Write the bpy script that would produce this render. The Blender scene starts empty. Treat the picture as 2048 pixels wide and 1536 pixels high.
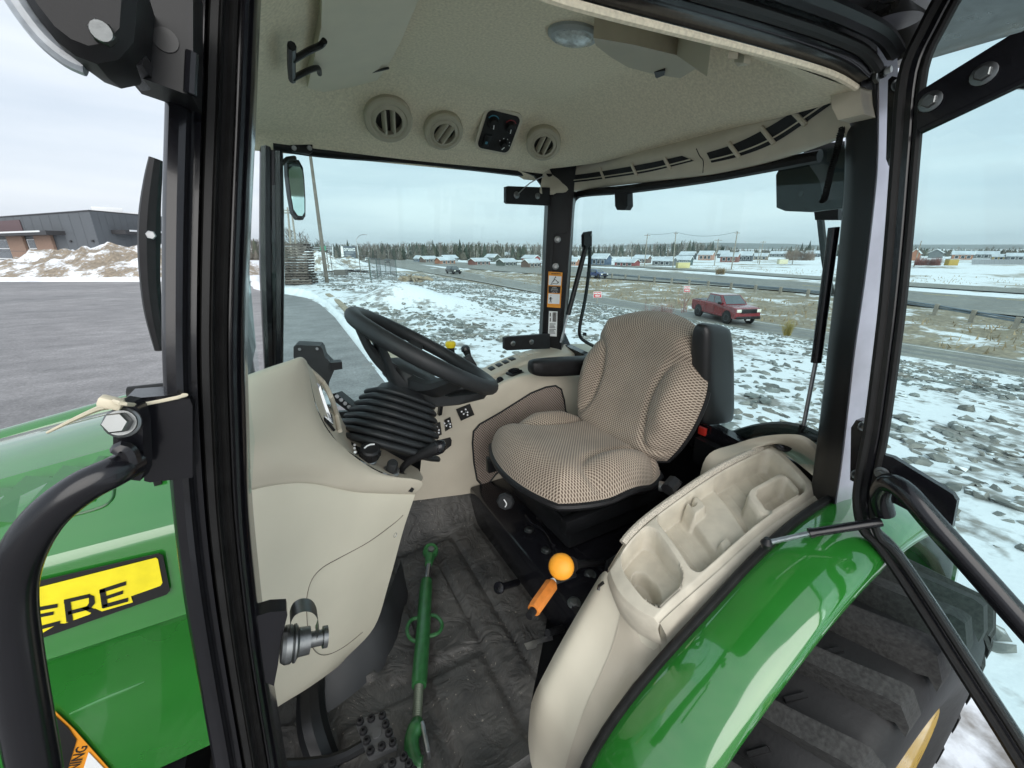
import bpy, bmesh, math, random
from mathutils import Vector, Matrix, noise
V = Vector
R = math.radians
random.seed(7)
S = bpy.context.scene
COL = S.collection

# ------------------------------------------------------------------ camera
CZ = 2.1                      # camera height above the asphalt
FPX, TILT, YAW = 820.0, R(18.3), R(29)
fwd = V((math.sin(YAW) * math.cos(TILT), math.cos(YAW) * math.cos(TILT), -math.sin(TILT)))
cd = bpy.data.cameras.new('camera'); cam = bpy.data.objects.new('camera', cd); COL.objects.link(cam)
cam.location = (0, 0, CZ); cam.rotation_euler = fwd.to_track_quat('-Z', 'Y').to_euler()
cd.sensor_fit = 'HORIZONTAL'; cd.sensor_width = 36; cd.lens = FPX / 2048 * 36
cd.clip_start = 0.02; cd.clip_end = 20000
S.camera = cam

# ------------------------------------------------------------------ world, sun, exposure
SUN_EL, SUN_AZ = R(30), R(200)          # azimuth measured from +Y towards +X
w = bpy.data.worlds.new('World'); S.world = w; w.use_nodes = True
nt = w.node_tree; nt.nodes.clear()
N = nt.nodes.new; L = nt.links.new
sky = N('ShaderNodeTexSky'); sky.sky_type = 'NISHITA'; sky.sun_disc = False
sky.sun_elevation = SUN_EL; sky.sun_rotation = SUN_AZ
sky.air_density = 1.2; sky.dust_density = 3.0; sky.ozone_density = 1.0
tc = N('ShaderNodeTexCoord'); mp = N('ShaderNodeMapping'); mp.inputs['Scale'].default_value = (1.1, 1.1, 7.0)
mp.inputs['Rotation'].default_value = (0.05, 0.03, 0.6)
L(tc.outputs['Generated'], mp.inputs['Vector'])
nz = N('ShaderNodeTexNoise'); nz.inputs['Scale'].default_value = 1.7; nz.inputs['Detail'].default_value = 5; nz.inputs['Roughness'].default_value = .5
L(mp.outputs['Vector'], nz.inputs['Vector'])
cr = N('ShaderNodeValToRGB')
cr.color_ramp.elements[0].position = .34; cr.color_ramp.elements[0].color = (6.2, 7.0, 8.0, 1)
cr.color_ramp.elements[1].position = .68; cr.color_ramp.elements[1].color = (8.3, 8.8, 9.4, 1)
L(nz.outputs['Fac'], cr.inputs['Fac'])
mx = N('ShaderNodeMix'); mx.data_type = 'RGBA'; mx.inputs[0].default_value = .92
L(sky.outputs['Color'], mx.inputs[6]); L(cr.outputs['Color'], mx.inputs[7])
bg = N('ShaderNodeBackground'); bg.inputs['Strength'].default_value = .062
L(mx.outputs[2], bg.inputs['Color'])
wo = N('ShaderNodeOutputWorld'); L(bg.outputs[0], wo.inputs[0])
sl = bpy.data.lights.new('sun', 'SUN'); so = bpy.data.objects.new('sun', sl); COL.objects.link(so)
sl.energy = 1.5; sl.angle = R(65); sl.color = (1, .97, .93)
sdir = V((math.sin(SUN_AZ) * math.cos(SUN_EL), math.cos(SUN_AZ) * math.cos(SUN_EL), math.sin(SUN_EL)))
so.rotation_euler = sdir.to_track_quat('Z', 'Y').to_euler()
so.location = (0, 0, 30)
vs = S.view_settings; vs.view_transform = 'Standard'; vs.look = 'None'; vs.gamma = 1; vs.use_curve_mapping = False
vs.exposure = 1.02
S.cycles.max_bounces = 8; S.cycles.diffuse_bounces = 4; S.cycles.glossy_bounces = 3; S.cycles.transparent_max_bounces = 12
S.cycles.sample_clamp_indirect = 6

# ------------------------------------------------------------------ geometry helpers
def ray(px, py):
    q = (768 - py) / FPX; a = (px - 1024) / FPX
    h = math.cos(TILT) + q * math.sin(TILT); v = -math.sin(TILT) + q * math.cos(TILT)
    return V((a * math.cos(YAW) + h * math.sin(YAW), -a * math.sin(YAW) + h * math.cos(YAW), v))
C0 = V((0, 0, CZ))
def PY(px, py, Y): r = ray(px, py); return C0 + r * (Y / r.y)
def PX(px, py, X): r = ray(px, py); return C0 + r * (X / r.x)
def PZ(px, py, Z): r = ray(px, py); return C0 + r * ((Z - CZ) / r.z)
def ZR(z): return CZ + z

def cr1(p, n, closed=False):
    """Catmull-Rom through points, n pieces between neighbours"""
    out = []; m = len(p)
    segs = m if closed else m - 1
    for i in range(segs):
        if closed: a, b, c, d = p[(i - 1) % m], p[i], p[(i + 1) % m], p[(i + 2) % m]
        else: a, b, c, d = p[max(i - 1, 0)], p[i], p[i + 1], p[min(i + 2, m - 1)]
        for k in range(n):
            t = k / n
            out.append(.5 * ((2 * b) + (c - a) * t + (2 * a - 5 * b + 4 * c - d) * t * t + (3 * b - a - 3 * c + d) * t ** 3))
    if not closed: out.append(p[-1].copy())
    return out

class MB:
    def __init__(s): s.v = []; s.f = []; s.uv = None
    def add(s, vs, fs):
        o = len(s.v); s.v += [V(x) for x in vs]; s.f += [tuple(i + o for i in f) for f in fs]; return s
    def box(s, c, sz, ax=None, bev=0.0, seg=2):
        bm = bmesh.new(); bmesh.ops.create_cube(bm, size=1)
        for v in bm.verts: v.co = V((v.co.x * sz[0], v.co.y * sz[1], v.co.z * sz[2]))
        if bev: bmesh.ops.bevel(bm, geom=list(bm.edges), offset=bev, segments=seg, affect='EDGES', profile=.5)
        bm.verts.index_update()
        M = Matrix.Identity(3) if ax is None else ax
        s.add([M @ v.co + V(c) for v in bm.verts], [tuple(v.index for v in f.verts) for f in bm.faces]); bm.free(); return s
    def tube(s, pts, r, n=12, closed=False, cap=True, sm=0):
        pts = [V(p) for p in pts]
        if sm:
            rr = [r] * len(pts) if not isinstance(r, (list, tuple)) else list(r)
            pr = cr1([V((x, 0, 0)) for x in rr], sm, closed); r = [max(x.x, 1e-4) for x in pr]
            pts = cr1(pts, sm, closed)
        m = len(pts); rr = r if isinstance(r, (list, tuple)) else [r] * m
        tg = []
        for i in range(m):
            a = pts[(i - 1) % m] if (closed or i) else pts[0]; b = pts[(i + 1) % m] if (closed or i < m - 1) else pts[-1]
            tg.append((b - a).normalized())
        up = V((0, 0, 1)) if abs(tg[0].z) < .9 else V((1, 0, 0))
        nrm = (up - tg[0] * up.dot(tg[0])).normalized(); vs = []
        for i in range(m):
            nrm = (nrm - tg[i] * nrm.dot(tg[i])).normalized(); bn = tg[i].cross(nrm)
            for k in range(n):
                a = 2 * math.pi * k / n; vs.append(pts[i] + (nrm * math.cos(a) + bn * math.sin(a)) * rr[i])
        fs = []
        for i in range(m if closed else m - 1):
            j = (i + 1) % m
            for k in range(n): fs.append((i * n + k, i * n + (k + 1) % n, j * n + (k + 1) % n, j * n + k))
        if cap and not closed: fs += [tuple(range(n - 1, -1, -1)), tuple((m - 1) * n + k for k in range(n))]
        return s.add(vs, fs)
    def prism(s, poly, off):
        n = len(poly); off = V(off); p = [V(x) for x in poly]
        fs = [tuple(range(n - 1, -1, -1)), tuple(range(n, 2 * n))] + [(i, (i + 1) % n, n + (i + 1) % n, n + i) for i in range(n)]
        return s.add(p + [x + off for x in p], fs)
    def lathe(s, c, axis, prof, n=20, ref=None):
        ax = V(axis).normalized(); u = ref or (V((0, 0, 1)) if abs(ax.z) < .9 else V((1, 0, 0)))
        u = (V(u) - ax * ax.dot(V(u))).normalized(); w_ = ax.cross(u); vs = []
        for (h, r) in prof:
            for k in range(n):
                a = 2 * math.pi * k / n; vs.append(V(c) + ax * h + (u * math.cos(a) + w_ * math.sin(a)) * max(r, 1e-5))
        m = len(prof)
        fs = [(i * n + k, i * n + (k + 1) % n, (i + 1) * n + (k + 1) % n, (i + 1) * n + k) for i in range(m - 1) for k in range(n)]
        fs += [tuple(range(n - 1, -1, -1)), tuple((m - 1) * n + k for k in range(n))]
        return s.add(vs, fs)
    def grid(s, rows, wrap=False, uv=True):
        m = len(rows); n = len(rows[0]); o = len(s.f)
        s.add([p for r in rows for p in r], [(i * n + k, i * n + (k + 1) % n, (i + 1) * n + (k + 1) % n, (i + 1) * n + k)
                                             for i in range(m - 1) for k in range(n if wrap else n - 1)])
        return s
    def patch(s, rows, a=6, b=6, wrap=False):
        rr = [cr1([V(p) for p in r], b, wrap) for r in rows]
        cols = [cr1([r[k] for r in rr], a) for k in range(len(rr[0]))]
        return s.grid([[c[i] for c in cols] for i in range(len(cols[0]))], wrap)
    def loft(s, secs, cap=True):
        """closed sections"""
        s.grid(secs, True); m = len(secs); n = len(secs[0]); o = len(s.v) - m * n
        if cap: s.f += [tuple(o + k for k in range(n - 1, -1, -1)), tuple(o + (m - 1) * n + k for k in range(n))]
        return s
    def bolt(s, c, nrm, r=.009, h=.008, washer=True, seed=0):
        nrm = V(nrm).normalized(); c = V(c)
        if washer: s.lathe(c, nrm, [(0, r * 1.55), (.002, r * 1.55), (.0025, r * 1.45)], 16)
        u = nrm.orthogonal().normalized(); u = Matrix.Rotation(seed, 3, nrm) @ u
        s.lathe(c + nrm * .002, nrm, [(0, r), (h * .85, r), (h, r * .86)], 6, u)
        return s
    def mesh(s, name, smooth=True, ang=35):
        me = bpy.data.meshes.new(name); me.from_pydata([tuple(x) for x in s.v], [], s.f); me.validate(); me.update()
        if smooth:
            for p in me.polygons: p.use_smooth = True
            me.set_sharp_from_angle(angle=R(ang))
        return me
    def build(s, name, m, parent=None, smooth=True, ang=35, label=None, flip=False):
        me = s.mesh(name, smooth, ang)
        if flip: me.flip_normals()
        return link(name, me, m, parent, label)

ORG = {}
def link(name, me, m, parent=None, label=None):
    o = bpy.data.objects.new(name, me); COL.objects.link(o)
    if m is not None:
        me.materials.clear()
        for x in (m if isinstance(m, (list, tuple)) else [m]): me.materials.append(x)
    if parent is not None:
        o.parent = parent; o.matrix_parent_inverse = Matrix.Translation(-ORG.get(parent.name, V((0, 0, 0))))
    if label: o['label'] = label
    return o
def tag(o, label, cat, group=None):
    o['label'] = label; o['category'] = cat
    if group: o['group'] = group
    return o
def thing(name, loc, label, cat, group=None):
    e = bpy.data.objects.new(name, None); COL.objects.link(e); e.location = loc; e.empty_display_size = .2
    ORG[e.name] = V(loc); return tag(e, label, cat, group)
def struct(o): o['kind'] = 'structure'; return o
def copy_tree(o, parent=None):
    c = o.copy(); COL.objects.link(c); c.parent = parent
    for ch in o.children: copy_tree(ch, c)
    return c
def hgrid(f, u0, u1, nu, v0, v1, nv):
    return [[f(u0 + (u1 - u0) * i / nu, v0 + (v1 - v0) * k / nv) for k in range(nv + 1)] for i in range(nu + 1)]
def sst(a, b, x): t = min(max((x - a) / (b - a), 0), 1); return t * t * (3 - 2 * t)
def uvgrid(me, n, su, sv):
    """uv for a single grid mesh with n columns"""
    ul = me.uv_layers.new(name='UVMap')
    for p in me.polygons:
        for li, vi in zip(p.loop_indices, p.vertices): ul.data[li].uv = ((vi // n) * su, (vi % n) * sv)
def rrect(cx, cy, wx, wy, r, n=5):
    out = []
    for (sx, sy, a0) in ((1, 1, 0), (-1, 1, 90), (-1, -1, 180), (1, -1, 270)):
        for k in range(n + 1):
            a = R(a0 + 90 * k / n); out.append((cx + sx * (wx / 2 - r) + r * math.cos(a), cy + sy * (wy / 2 - r) + r * math.sin(a)))
    return out
def frame(n, up=(0, 0, 1)):
    n = V(n).normalized(); x = V(up).cross(n)
    x = x.normalized() if x.length > 1e-4 else n.orthogonal().normalized(); return x, n.cross(x), n
def plate(mb, c, n, poly, th, up=(0, 0, 1), rot=0):
    """polygon in the plane with normal n through c, thickness th outwards"""
    x, y, n = frame(n, up)
    if rot: q = Matrix.Rotation(rot, 3, n); x, y = q @ x, q @ y
    return mb.prism([V(c) + x * a + y * b for a, b in poly], n * th)
def text(name, s, c, n, size, m, parent, up=(0, 0, 1), rot=0, sx=1.0, bold=0.0, align='CENTER', label=None):
    cu = bpy.data.curves.new(name, 'FONT'); cu.body = s; cu.size = size; cu.align_x = align; cu.align_y = 'CENTER'; cu.offset = bold; cu.resolution_u = 2
    t = bpy.data.objects.new(name, cu); COL.objects.link(t)
    me = bpy.data.meshes.new_from_object(t.evaluated_get(bpy.context.evaluated_depsgraph_get()))
    bpy.data.objects.remove(t)
    x, y, n = frame(n, up)
    if rot: q = Matrix.Rotation(rot, 3, n); x, y = q @ x, q @ y
    for v in me.vertices: v.co = V(c) + x * v.co.x * sx + y * v.co.y
    return link(name, me, m, parent, label)

# ------------------------------------------------------------------ materials
def nodes(name):
    m = bpy.data.materials.new(name); m.use_nodes = True
    n = m.node_tree; b = n.nodes['Principled BSDF']; return m, n, b
def mat(name, col, rough=.5, metal=0, var=.08, vs_=30, bump=0, bs=200, coat=0, spec=.5, rv=.1, dist=.001, cior=1.5):
    m, n, b = nodes(name); A = n.nodes.new; K = n.links.new
    b.inputs['Metallic'].default_value = metal; b.inputs['Coat Weight'].default_value = coat; b.inputs['Coat Roughness'].default_value = .04; b.inputs['Coat IOR'].default_value = cior
    b.inputs['Specular IOR Level'].default_value = spec
    t = A('ShaderNodeTexCoord'); z = A('ShaderNodeTexNoise'); z.inputs['Scale'].default_value = vs_; z.inputs['Detail'].default_value = 6
    K(t.outputs['Object'], z.inputs['Vector'])
    r = A('ShaderNodeValToRGB'); r.color_ramp.elements[0].position = .3; r.color_ramp.elements[1].position = .7
    r.color_ramp.elements[0].color = (*[c * (1 - var) for c in col], 1); r.color_ramp.elements[1].color = (*[min(c * (1 + var), 1) for c in col], 1)
    K(z.outputs['Fac'], r.inputs['Fac']); K(r.outputs['Color'], b.inputs['Base Color'])
    mr = A('ShaderNodeMapRange'); mr.inputs['To Min'].default_value = max(rough - rv, .02); mr.inputs['To Max'].default_value = min(rough + rv, 1)
    K(z.outputs['Fac'], mr.inputs['Value']); K(mr.outputs[0], b.inputs['Roughness'])
    if bump:
        z2 = A('ShaderNodeTexNoise'); z2.inputs['Scale'].default_value = bs; z2.inputs['Detail'].default_value = 3
        K(t.outputs['Object'], z2.inputs['Vector']); bp = A('ShaderNodeBump'); bp.inputs['Strength'].default_value = bump; bp.inputs['Distance'].default_value = dist
        K(z2.outputs['Fac'], bp.inputs['Height']); K(bp.outputs[0], b.inputs['Normal'])
    return m
def glass(name, tint, ior=1.45):
    m, n, b = nodes(name); n.nodes.remove(b); A = n.nodes.new; K = n.links.new
    t = A('ShaderNodeBsdfTransparent'); t.inputs['Color'].default_value = (*tint, 1)
    g = A('ShaderNodeBsdfGlossy'); g.inputs['Roughness'].default_value = .02; g.inputs['Color'].default_value = (.9, .95, .95, 1)
    f = A('ShaderNodeFresnel'); f.inputs['IOR'].default_value = ior
    x = A('ShaderNodeMixShader'); ge = A('ShaderNodeNewGeometry'); iv = A('ShaderNodeMath'); iv.operation = 'SUBTRACT'; iv.inputs[0].default_value = 1; K(ge.outputs['Backfacing'], iv.inputs[1])
    ml = A('ShaderNodeMath'); ml.operation = 'MULTIPLY'; K(f.outputs[0], ml.inputs[0]); K(iv.outputs[0], ml.inputs[1])
    K(ml.outputs[0], x.inputs[0]); K(t.outputs[0], x.inputs[1]); K(g.outputs[0], x.inputs[2])
    K(x.outputs[0], n.nodes['Material Output'].inputs['Surface']); return m

BLACK = mat('black_gloss_paint', (.007, .007, .009), .22, 0, .15, 14, coat=.15, rv=.04, spec=.4)
BLKPL = mat('black_plastic', (.010, .010, .011), .48, 0, .2, 60, .15, 900, rv=.06, dist=.0004, spec=.3)
BLKSAT = mat('black_satin_metal', (.008, .0085, .0095), .36, 0, .2, 12, rv=.06, spec=.3)
RUBBER = mat('black_rubber', (.011, .011, .011), .55, 0, .25, 40, .1, 400, rv=.1, spec=.3)
GREYPL = mat('charcoal_plastic', (.020, .0215, .023), .5, 0, .12, 60, .2, 1100, rv=.05, dist=.0004, spec=.35)
BELLOW = mat('charcoal_rubber', (.019, .021, .023), .5, 0, .15, 30, .06, 600, rv=.07, spec=.35)
BEIGE = mat('beige_plastic', (.50, .455, .37), .52, 0, .05, 9, .15, 1300, rv=.05, dist=.0003)
BEIGEL = mat('pale_beige_plastic', (.60, .565, .46), .5, 0, .04, 7, .12, 1300, rv=.05, dist=.0003)
BEIGED = mat('worn_beige_plastic', (.52, .48, .395), .55, 0, .12, 22, .2, 900, rv=.08, dist=.0004)
FELT = mat('headliner_felt', (.68, .615, .475), .95, 0, .14, 160, .5, 700, spec=.1, rv=.03, dist=.0008)
ROOFPL = mat('roof_trim_plastic', (.52, .475, .375), .55, 0, .06, 20, .1, 1000, rv=.05)
GREEN = mat('green_tractor_paint', (.020, .165, .022), .13, 0, .05, 12, .015, 60, coat=1.0, rv=.04, cior=1.75)
GREENR = mat('green_scuffed_paint', (.018, .09, .026), .38, 0, .25, 45, .12, 120, coat=.3, rv=.12)
YELLOW = mat('yellow_decal', (.80, .68, .02), .35, 0, .06, 60)
DECALB = mat('black_decal', (.012, .012, .012), .35)
ZINC = mat('zinc_plated_steel', (.20, .21, .21), .38, 1, .12, 80, .08, 300, rv=.1)
STEEL = mat('dull_steel', (.35, .36, .37), .4, 1, .2, 60, .1, 200, rv=.12)
ORANGE = mat('orange_plastic', (.85, .34, .02), .5, 0, .06, 40, .15, 700)
ORANGED = mat('orange_rubber', (.62, .20, .03), .6, 0, .12, 60, .2, 600)
DECO = mat('orange_decal', (.72, .28, .02), .45)
DECW = mat('white_decal', (.72, .74, .74), .45, 0, .03)
GLASS = glass('tinted_glass', (.865, .967, .957))
CLEAR = glass('clear_lens', (.86, .9, .92), 1.6)
MIRROR = mat('mirror_glass', (.75, .8, .8), .04, 1, .02, rv=.01)
# ================================================================== GROUND
LOW = -3.4
def lerp(a, b, t): return a + (b - a) * t
def bankz(X):
    pts = [(1.6, 0), (4, -.10), (12, -.85), (20.5, -1.85), (22, -2.2), (25.5, LOW - .1)]
    if X <= 1.6: return 0
    for (a, b), (c, d) in zip(pts, pts[1:]):
        if X <= c: return lerp(b, d, (X - a) / (c - a))
    return LOW - .1
def nz2(x, y, s, o=0): return noise.noise(V((x * s, y * s, o)))
def G(X, Y, rough=True):
    b = bankz(X); f = sst(58, 112, Y); z = lerp(b, LOW - .1, f)
    if X < 1.6 and Y < 40: z = min(z, -.03) if X < 1.2 else z
    if rough and 1.7 < X < 26 and -20 < Y < 90:
        z += .07 * nz2(X, Y, .9) + .05 * nz2(X, Y, 2.3, 3)
        z += .75 * math.exp(-(((X - 4.6) / 1.5) ** 2 + ((Y - 17.6) / 1.3) ** 2)) + .35 * math.exp(-(((X - 6.6) / 2.0) ** 2 + ((Y - 16.8) / 1.2) ** 2)) + .2 * math.exp(-(((X - 3) / 1.6) ** 2 + ((Y - 20) / 3) ** 2))
    if X >= 33.5 and X < 52 and rough: z += .25 * nz2(X, Y, .25, 5) + .12 * nz2(X, Y, .8, 6)
    return z
def ax_(lst):
    out = []
    for (a, b, n) in lst:
        for i in range(n): out.append(a + (b - a) * i / n)
    return out + [lst[-1][1]]
gx = ax_([(-9000, -600, 6), (-600, -60, 10), (-60, 0, 12), (0, 30, 66), (30, 60, 30), (60, 120, 20), (120, 400, 16), (400, 2000, 10), (2000, 9000, 5)])
gy = ax_([(-9000, -500, 5), (-500, -30, 8), (-30, 0, 12), (0, 40, 80), (40, 120, 50), (120, 400, 16), (400, 2000, 8), (2000, 9000, 5)])
def ground_mat(name, snow, dirt, cover, scale, fine=0, flat=False, rough=.75, far=None):
    m, n, b = nodes(name); A = n.nodes.new; K = n.links.new
    t = A('ShaderNodeTexCoord')
    z1 = A('ShaderNodeTexNoise'); z1.inputs['Scale'].default_value = scale; z1.inputs['Detail'].default_value = 9; z1.inputs['Roughness'].default_value = .62; K(t.outputs['Object'], z1.inputs['Vector'])
    z2 = A('ShaderNodeTexNoise'); z2.inputs['Scale'].default_value = scale * 9; z2.inputs['Detail'].default_value = 5; K(t.outputs['Object'], z2.inputs['Vector'])
    ad = A('ShaderNodeMath'); ad.operation = 'MULTIPLY_ADD'; ad.inputs[1].default_value = .35; K(z2.outputs['Fac'], ad.inputs[0]); K(z1.outputs['Fac'], ad.inputs[2])
    r = A('ShaderNodeMapRange'); r.inputs['From Min'].default_value = cover - .05; r.inputs['From Max'].default_value = cover + .05; K(ad.outputs[0], r.inputs['Value'])
    d = A('ShaderNodeValToRGB'); d.color_ramp.elements[0].position = .3; d.color_ramp.elements[1].position = .7
    d.color_ramp.elements[0].color = (*[c * .6 for c in dirt], 1); d.color_ramp.elements[1].color = (*[c * 1.35 for c in dirt], 1); K(z2.outputs['Fac'], d.inputs['Fac'])
    s = A('ShaderNodeValToRGB'); s.color_ramp.elements[0].color = (*[c * .9 for c in snow], 1); s.color_ramp.elements[1].color = (*snow, 1); K(z1.outputs['Fac'], s.inputs['Fac'])
    x = A('ShaderNodeMix'); x.data_type = 'RGBA'; K(r.outputs[0], x.inputs[0]); K(s.outputs['Color'], x.inputs[6]); K(d.outputs['Color'], x.inputs[7]); K(x.outputs[2], b.inputs['Base Color'])
    b.inputs['Roughness'].default_value = rough; b.inputs['Specular IOR Level'].default_value = .25
    bp = A('ShaderNodeBump'); bp.inputs['Strength'].default_value = .5; bp.inputs['Distance'].default_value = .03; K(z2.outputs['Fac'], bp.inputs['Height']); K(bp.outputs[0], b.inputs['Normal'])
    return m
SNOW = (.76, .79, .82)
M_BANK = ground_mat('snow_over_gravel', SNOW, (.22, .21, .195), .74, .7)
M_MED = ground_mat('snow_over_dry_grass', SNOW, (.24, .205, .15), .60, .28)
M_FIELD = ground_mat('snow_field', SNOW, (.26, .23, .18), .75, .06)
M_SNOW = ground_mat('bank_snow', (.77, .80, .83), (.45, .42, .38), .86, 1.6)
M_DIRT = ground_mat('snowy_earth', SNOW, (.25, .21, .16), .63, .6)
M_HEAP = ground_mat('snowy_rubble', SNOW, (.22, .19, .15), .70, .9)
gm = MB().grid([[V((x, y, G(x, y))) for y in gy] for x in gx])
ground = struct(gm.build('ground', [M_BANK, M_MED, M_FIELD], None, ang=180))
for p in ground.data.polygons:
    c = p.center; p.material_index = 0 if c.x < 27 and c.y < 100 else (1 if c.x < 66 and c.y < 110 else 2)

def asphalt(name, col, var, snow_amt):
    m, n, b = nodes(name); A = n.nodes.new; K = n.links.new; t = A('ShaderNodeTexCoord')
    z1 = A('ShaderNodeTexNoise'); z1.inputs['Scale'].default_value = .22; z1.inputs['Detail'].default_value = 6; 
    mp = A('ShaderNodeMapping'); mp.inputs['Scale'].default_value = (.75, 1.15, 1); mp.inputs['Rotation'].default_value = (0, 0, .35); K(t.outputs['Object'], mp.inputs['Vector']); K(mp.outputs[0], z1.inputs['Vector'])
    z2 = A('ShaderNodeTexNoise'); z2.inputs['Scale'].default_value = 26; z2.inputs['Detail'].default_value = 6; z2.inputs['Roughness'].default_value = .75; K(t.outputs['Object'], z2.inputs['Vector'])
    r = A('ShaderNodeValToRGB'); r.color_ramp.elements[0].position = .32; r.color_ramp.elements[1].position = .68
    r.color_ramp.elements[0].color = (*[c * (1 - var) for c in col], 1); r.color_ramp.elements[1].color = (*[c * (1 + var) for c in col], 1); K(z1.outputs['Fac'], r.inputs['Fac'])
    z3 = A('ShaderNodeTexNoise'); z3.inputs['Scale'].default_value = 1.6; z3.inputs['Detail'].default_value = 9; z3.inputs['Roughness'].default_value = .7; K(mp.outputs[0], z3.inputs['Vector'])
    r3 = A('ShaderNodeMapRange'); r3.inputs['From Min'].default_value = .35; r3.inputs['From Max'].default_value = .7; r3.inputs['To Min'].default_value = .78; r3.inputs['To Max'].default_value = 1.35; K(z3.outputs['Fac'], r3.inputs['Value'])
    r4 = A('ShaderNodeMapRange'); r4.inputs['From Min'].default_value = .3; r4.inputs['From Max'].default_value = .7; r4.inputs['To Min'].default_value = .62; r4.inputs['To Max'].default_value = 1.38; K(z2.outputs['Fac'], r4.inputs['Value'])
    mm4 = A('ShaderNodeMath'); mm4.operation = 'MULTIPLY'; K(r3.outputs[0], mm4.inputs[0]); K(r4.outputs[0], mm4.inputs[1])
    vm = A('ShaderNodeVectorMath'); vm.operation = 'SCALE'; K(r.outputs['Color'], vm.inputs[0]); K(mm4.outputs[0], vm.inputs['Scale'])
    g = A('ShaderNodeMapRange'); g.inputs['From Min'].default_value = .63; g.inputs['From Max'].default_value = .70; K(z2.outputs['Fac'], g.inputs['Value'])
    sm_ = A('ShaderNodeMath'); sm_.operation = 'MULTIPLY'; sm_.inputs[1].default_value = snow_amt; K(g.outputs[0], sm_.inputs[0])
    x = A('ShaderNodeMix'); x.data_type = 'RGBA'; K(sm_.outputs[0], x.inputs[0]); K(vm.outputs[0], x.inputs[6]); x.inputs[7].default_value = (.55, .57, .6, 1); K(x.outputs[2], b.inputs['Base Color'])
    mr = A('ShaderNodeMapRange'); mr.inputs['To Min'].default_value = .45; mr.inputs['To Max'].default_value = .85; K(z1.outputs['Fac'], mr.inputs['Value']); K(mr.outputs[0], b.inputs['Roughness'])
    bp = A('ShaderNodeBump'); bp.inputs['Strength'].default_value = .6; bp.inputs['Distance'].default_value = .006; K(z2.outputs['Fac'], bp.inputs['Height']); K(bp.outputs[0], b.inputs['Normal'])
    return m
M_LOT = asphalt('lot_asphalt', (.20, .195, .195), .25, .6)
M_ROAD = asphalt('road_asphalt', (.19, .185, .165), .15, .2)
def sheet(name, pts, m, z):
    me = MB(); me.add([V((x, y, z)) for x, y in pts], [tuple(range(len(pts)))]); return struct(me.build(name, m, None, False))
edge = [(1.22, -40), (1.25, 0), (1.28, 6.7), (1.33, 9.7), (1.4, 14.3), (1.3, 18), (1.0, 20.5), (.3, 22.6), (-.5, 24.2), (-1.0, 28), (-1.6, 35), (-7.4, 35.9), (-11.8, 38.3), (-16.1, 40.7), (-40, 52), (-90, 70), (-90, -40)]
sheet('parking_lot', edge, M_LOT, .012)
# the strip of roads, laid out along Y
def ribbon(name, L_, R_, m, z, n=10):
    a = cr1([V((x, y, z)) for x, y in L_], n); b = cr1([V((x, y, z)) for x, y in R_], n)
    return struct(MB().grid([a, b]).build(name, m, None, False))
rampN = [(28.1, -60), (28.1, -28), (28.1, 4), (28.2, 20), (28.7, 38), (30.2, 62), (31.5, 100), (33, 160), (34, 240)]
rampF = [(33.0, -60), (33.0, -28), (32.9, 4), (32.9, 20), (33.8, 38), (36.8, 60), (41, 100), (44, 120), (44, 160)]
ribbon('ramp_road', rampN, rampF[:7] + [(46, 160), (50, 240)], M_ROAD, LOW + .03)
hwN = [(52, -80), (53, -35), (54.5, 9), (58.8, 24), (59.5, 40), (56, 60), (50, 90), (47.5, 125), (44, 170), (38, 240)]
hwF = [(72, -80), (72.5, -33), (73.5, 13), (76, 28), (79.5, 45), (83, 68), (84, 99), (74, 140), (60, 195), (44, 300)]
ribbon('highway', hwN, hwF, M_ROAD, LOW + .06)
ribbon('highway', [(83, -80), (83, 16), (88, 42), (94, 70), (95, 105), (80, 170)], [(93, -80), (93, 18), (98, 46), (103, 74), (104, 110), (88, 180)], M_ROAD, LOW + .06)
WHITE = mat('road_paint_white', (.62, .63, .62), .7, 0, .25, 2)
YPAINT = mat('road_paint_yellow', (.66, .48, .10), .7, 0, .2, 2)
def line(name, path, w_, m, z, n=8):
    p = cr1([V((x, y, z)) for x, y in path], n); return struct(MB().grid([p, [q + V((w_, 0, 0)) for q in p]]).build(name, m, None, False))
line('road_edge_line', [(x - .55, y) for x, y in rampF[:7]], .14, WHITE, LOW + .036)
line('road_edge_line', [(x + .35, y) for x, y in rampN[:7]], .12, WHITE, LOW + .036)
TRK = mat('wet_wheel_track', (.13, .128, .12), .5, 0, .2, .4)
for f_ in (.14, .24, .42, .52, .70, .80):
    line('wheel_track', [(lerp(a[0], b[0], f_), lerp(a[1], b[1], f_)) for a, b in zip(hwN, hwF)], .55, TRK, LOW + .066)
for f_ in (.32, .58): line('wheel_track', [(lerp(a[0], b[0], f_), lerp(a[1], b[1], f_)) for a, b in zip(rampN[:7], rampF[:7])], .5, TRK, LOW + .033)
for (x, y) in ((1386, 556), (1628, 572), (1142, 546), (2035, 600), (1880, 590)):
    c = PZ(x, y, LOW + .07); struct(MB().prism([c + V((-.1, -1.6, 0)), c + V((.1, -1.6, 0)), c + V((.1, 1.6, 0)), c + V((-.1, 1.6, 0))], (0, 0, .004)).build('lane_dash', YPAINT, None, False))
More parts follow.
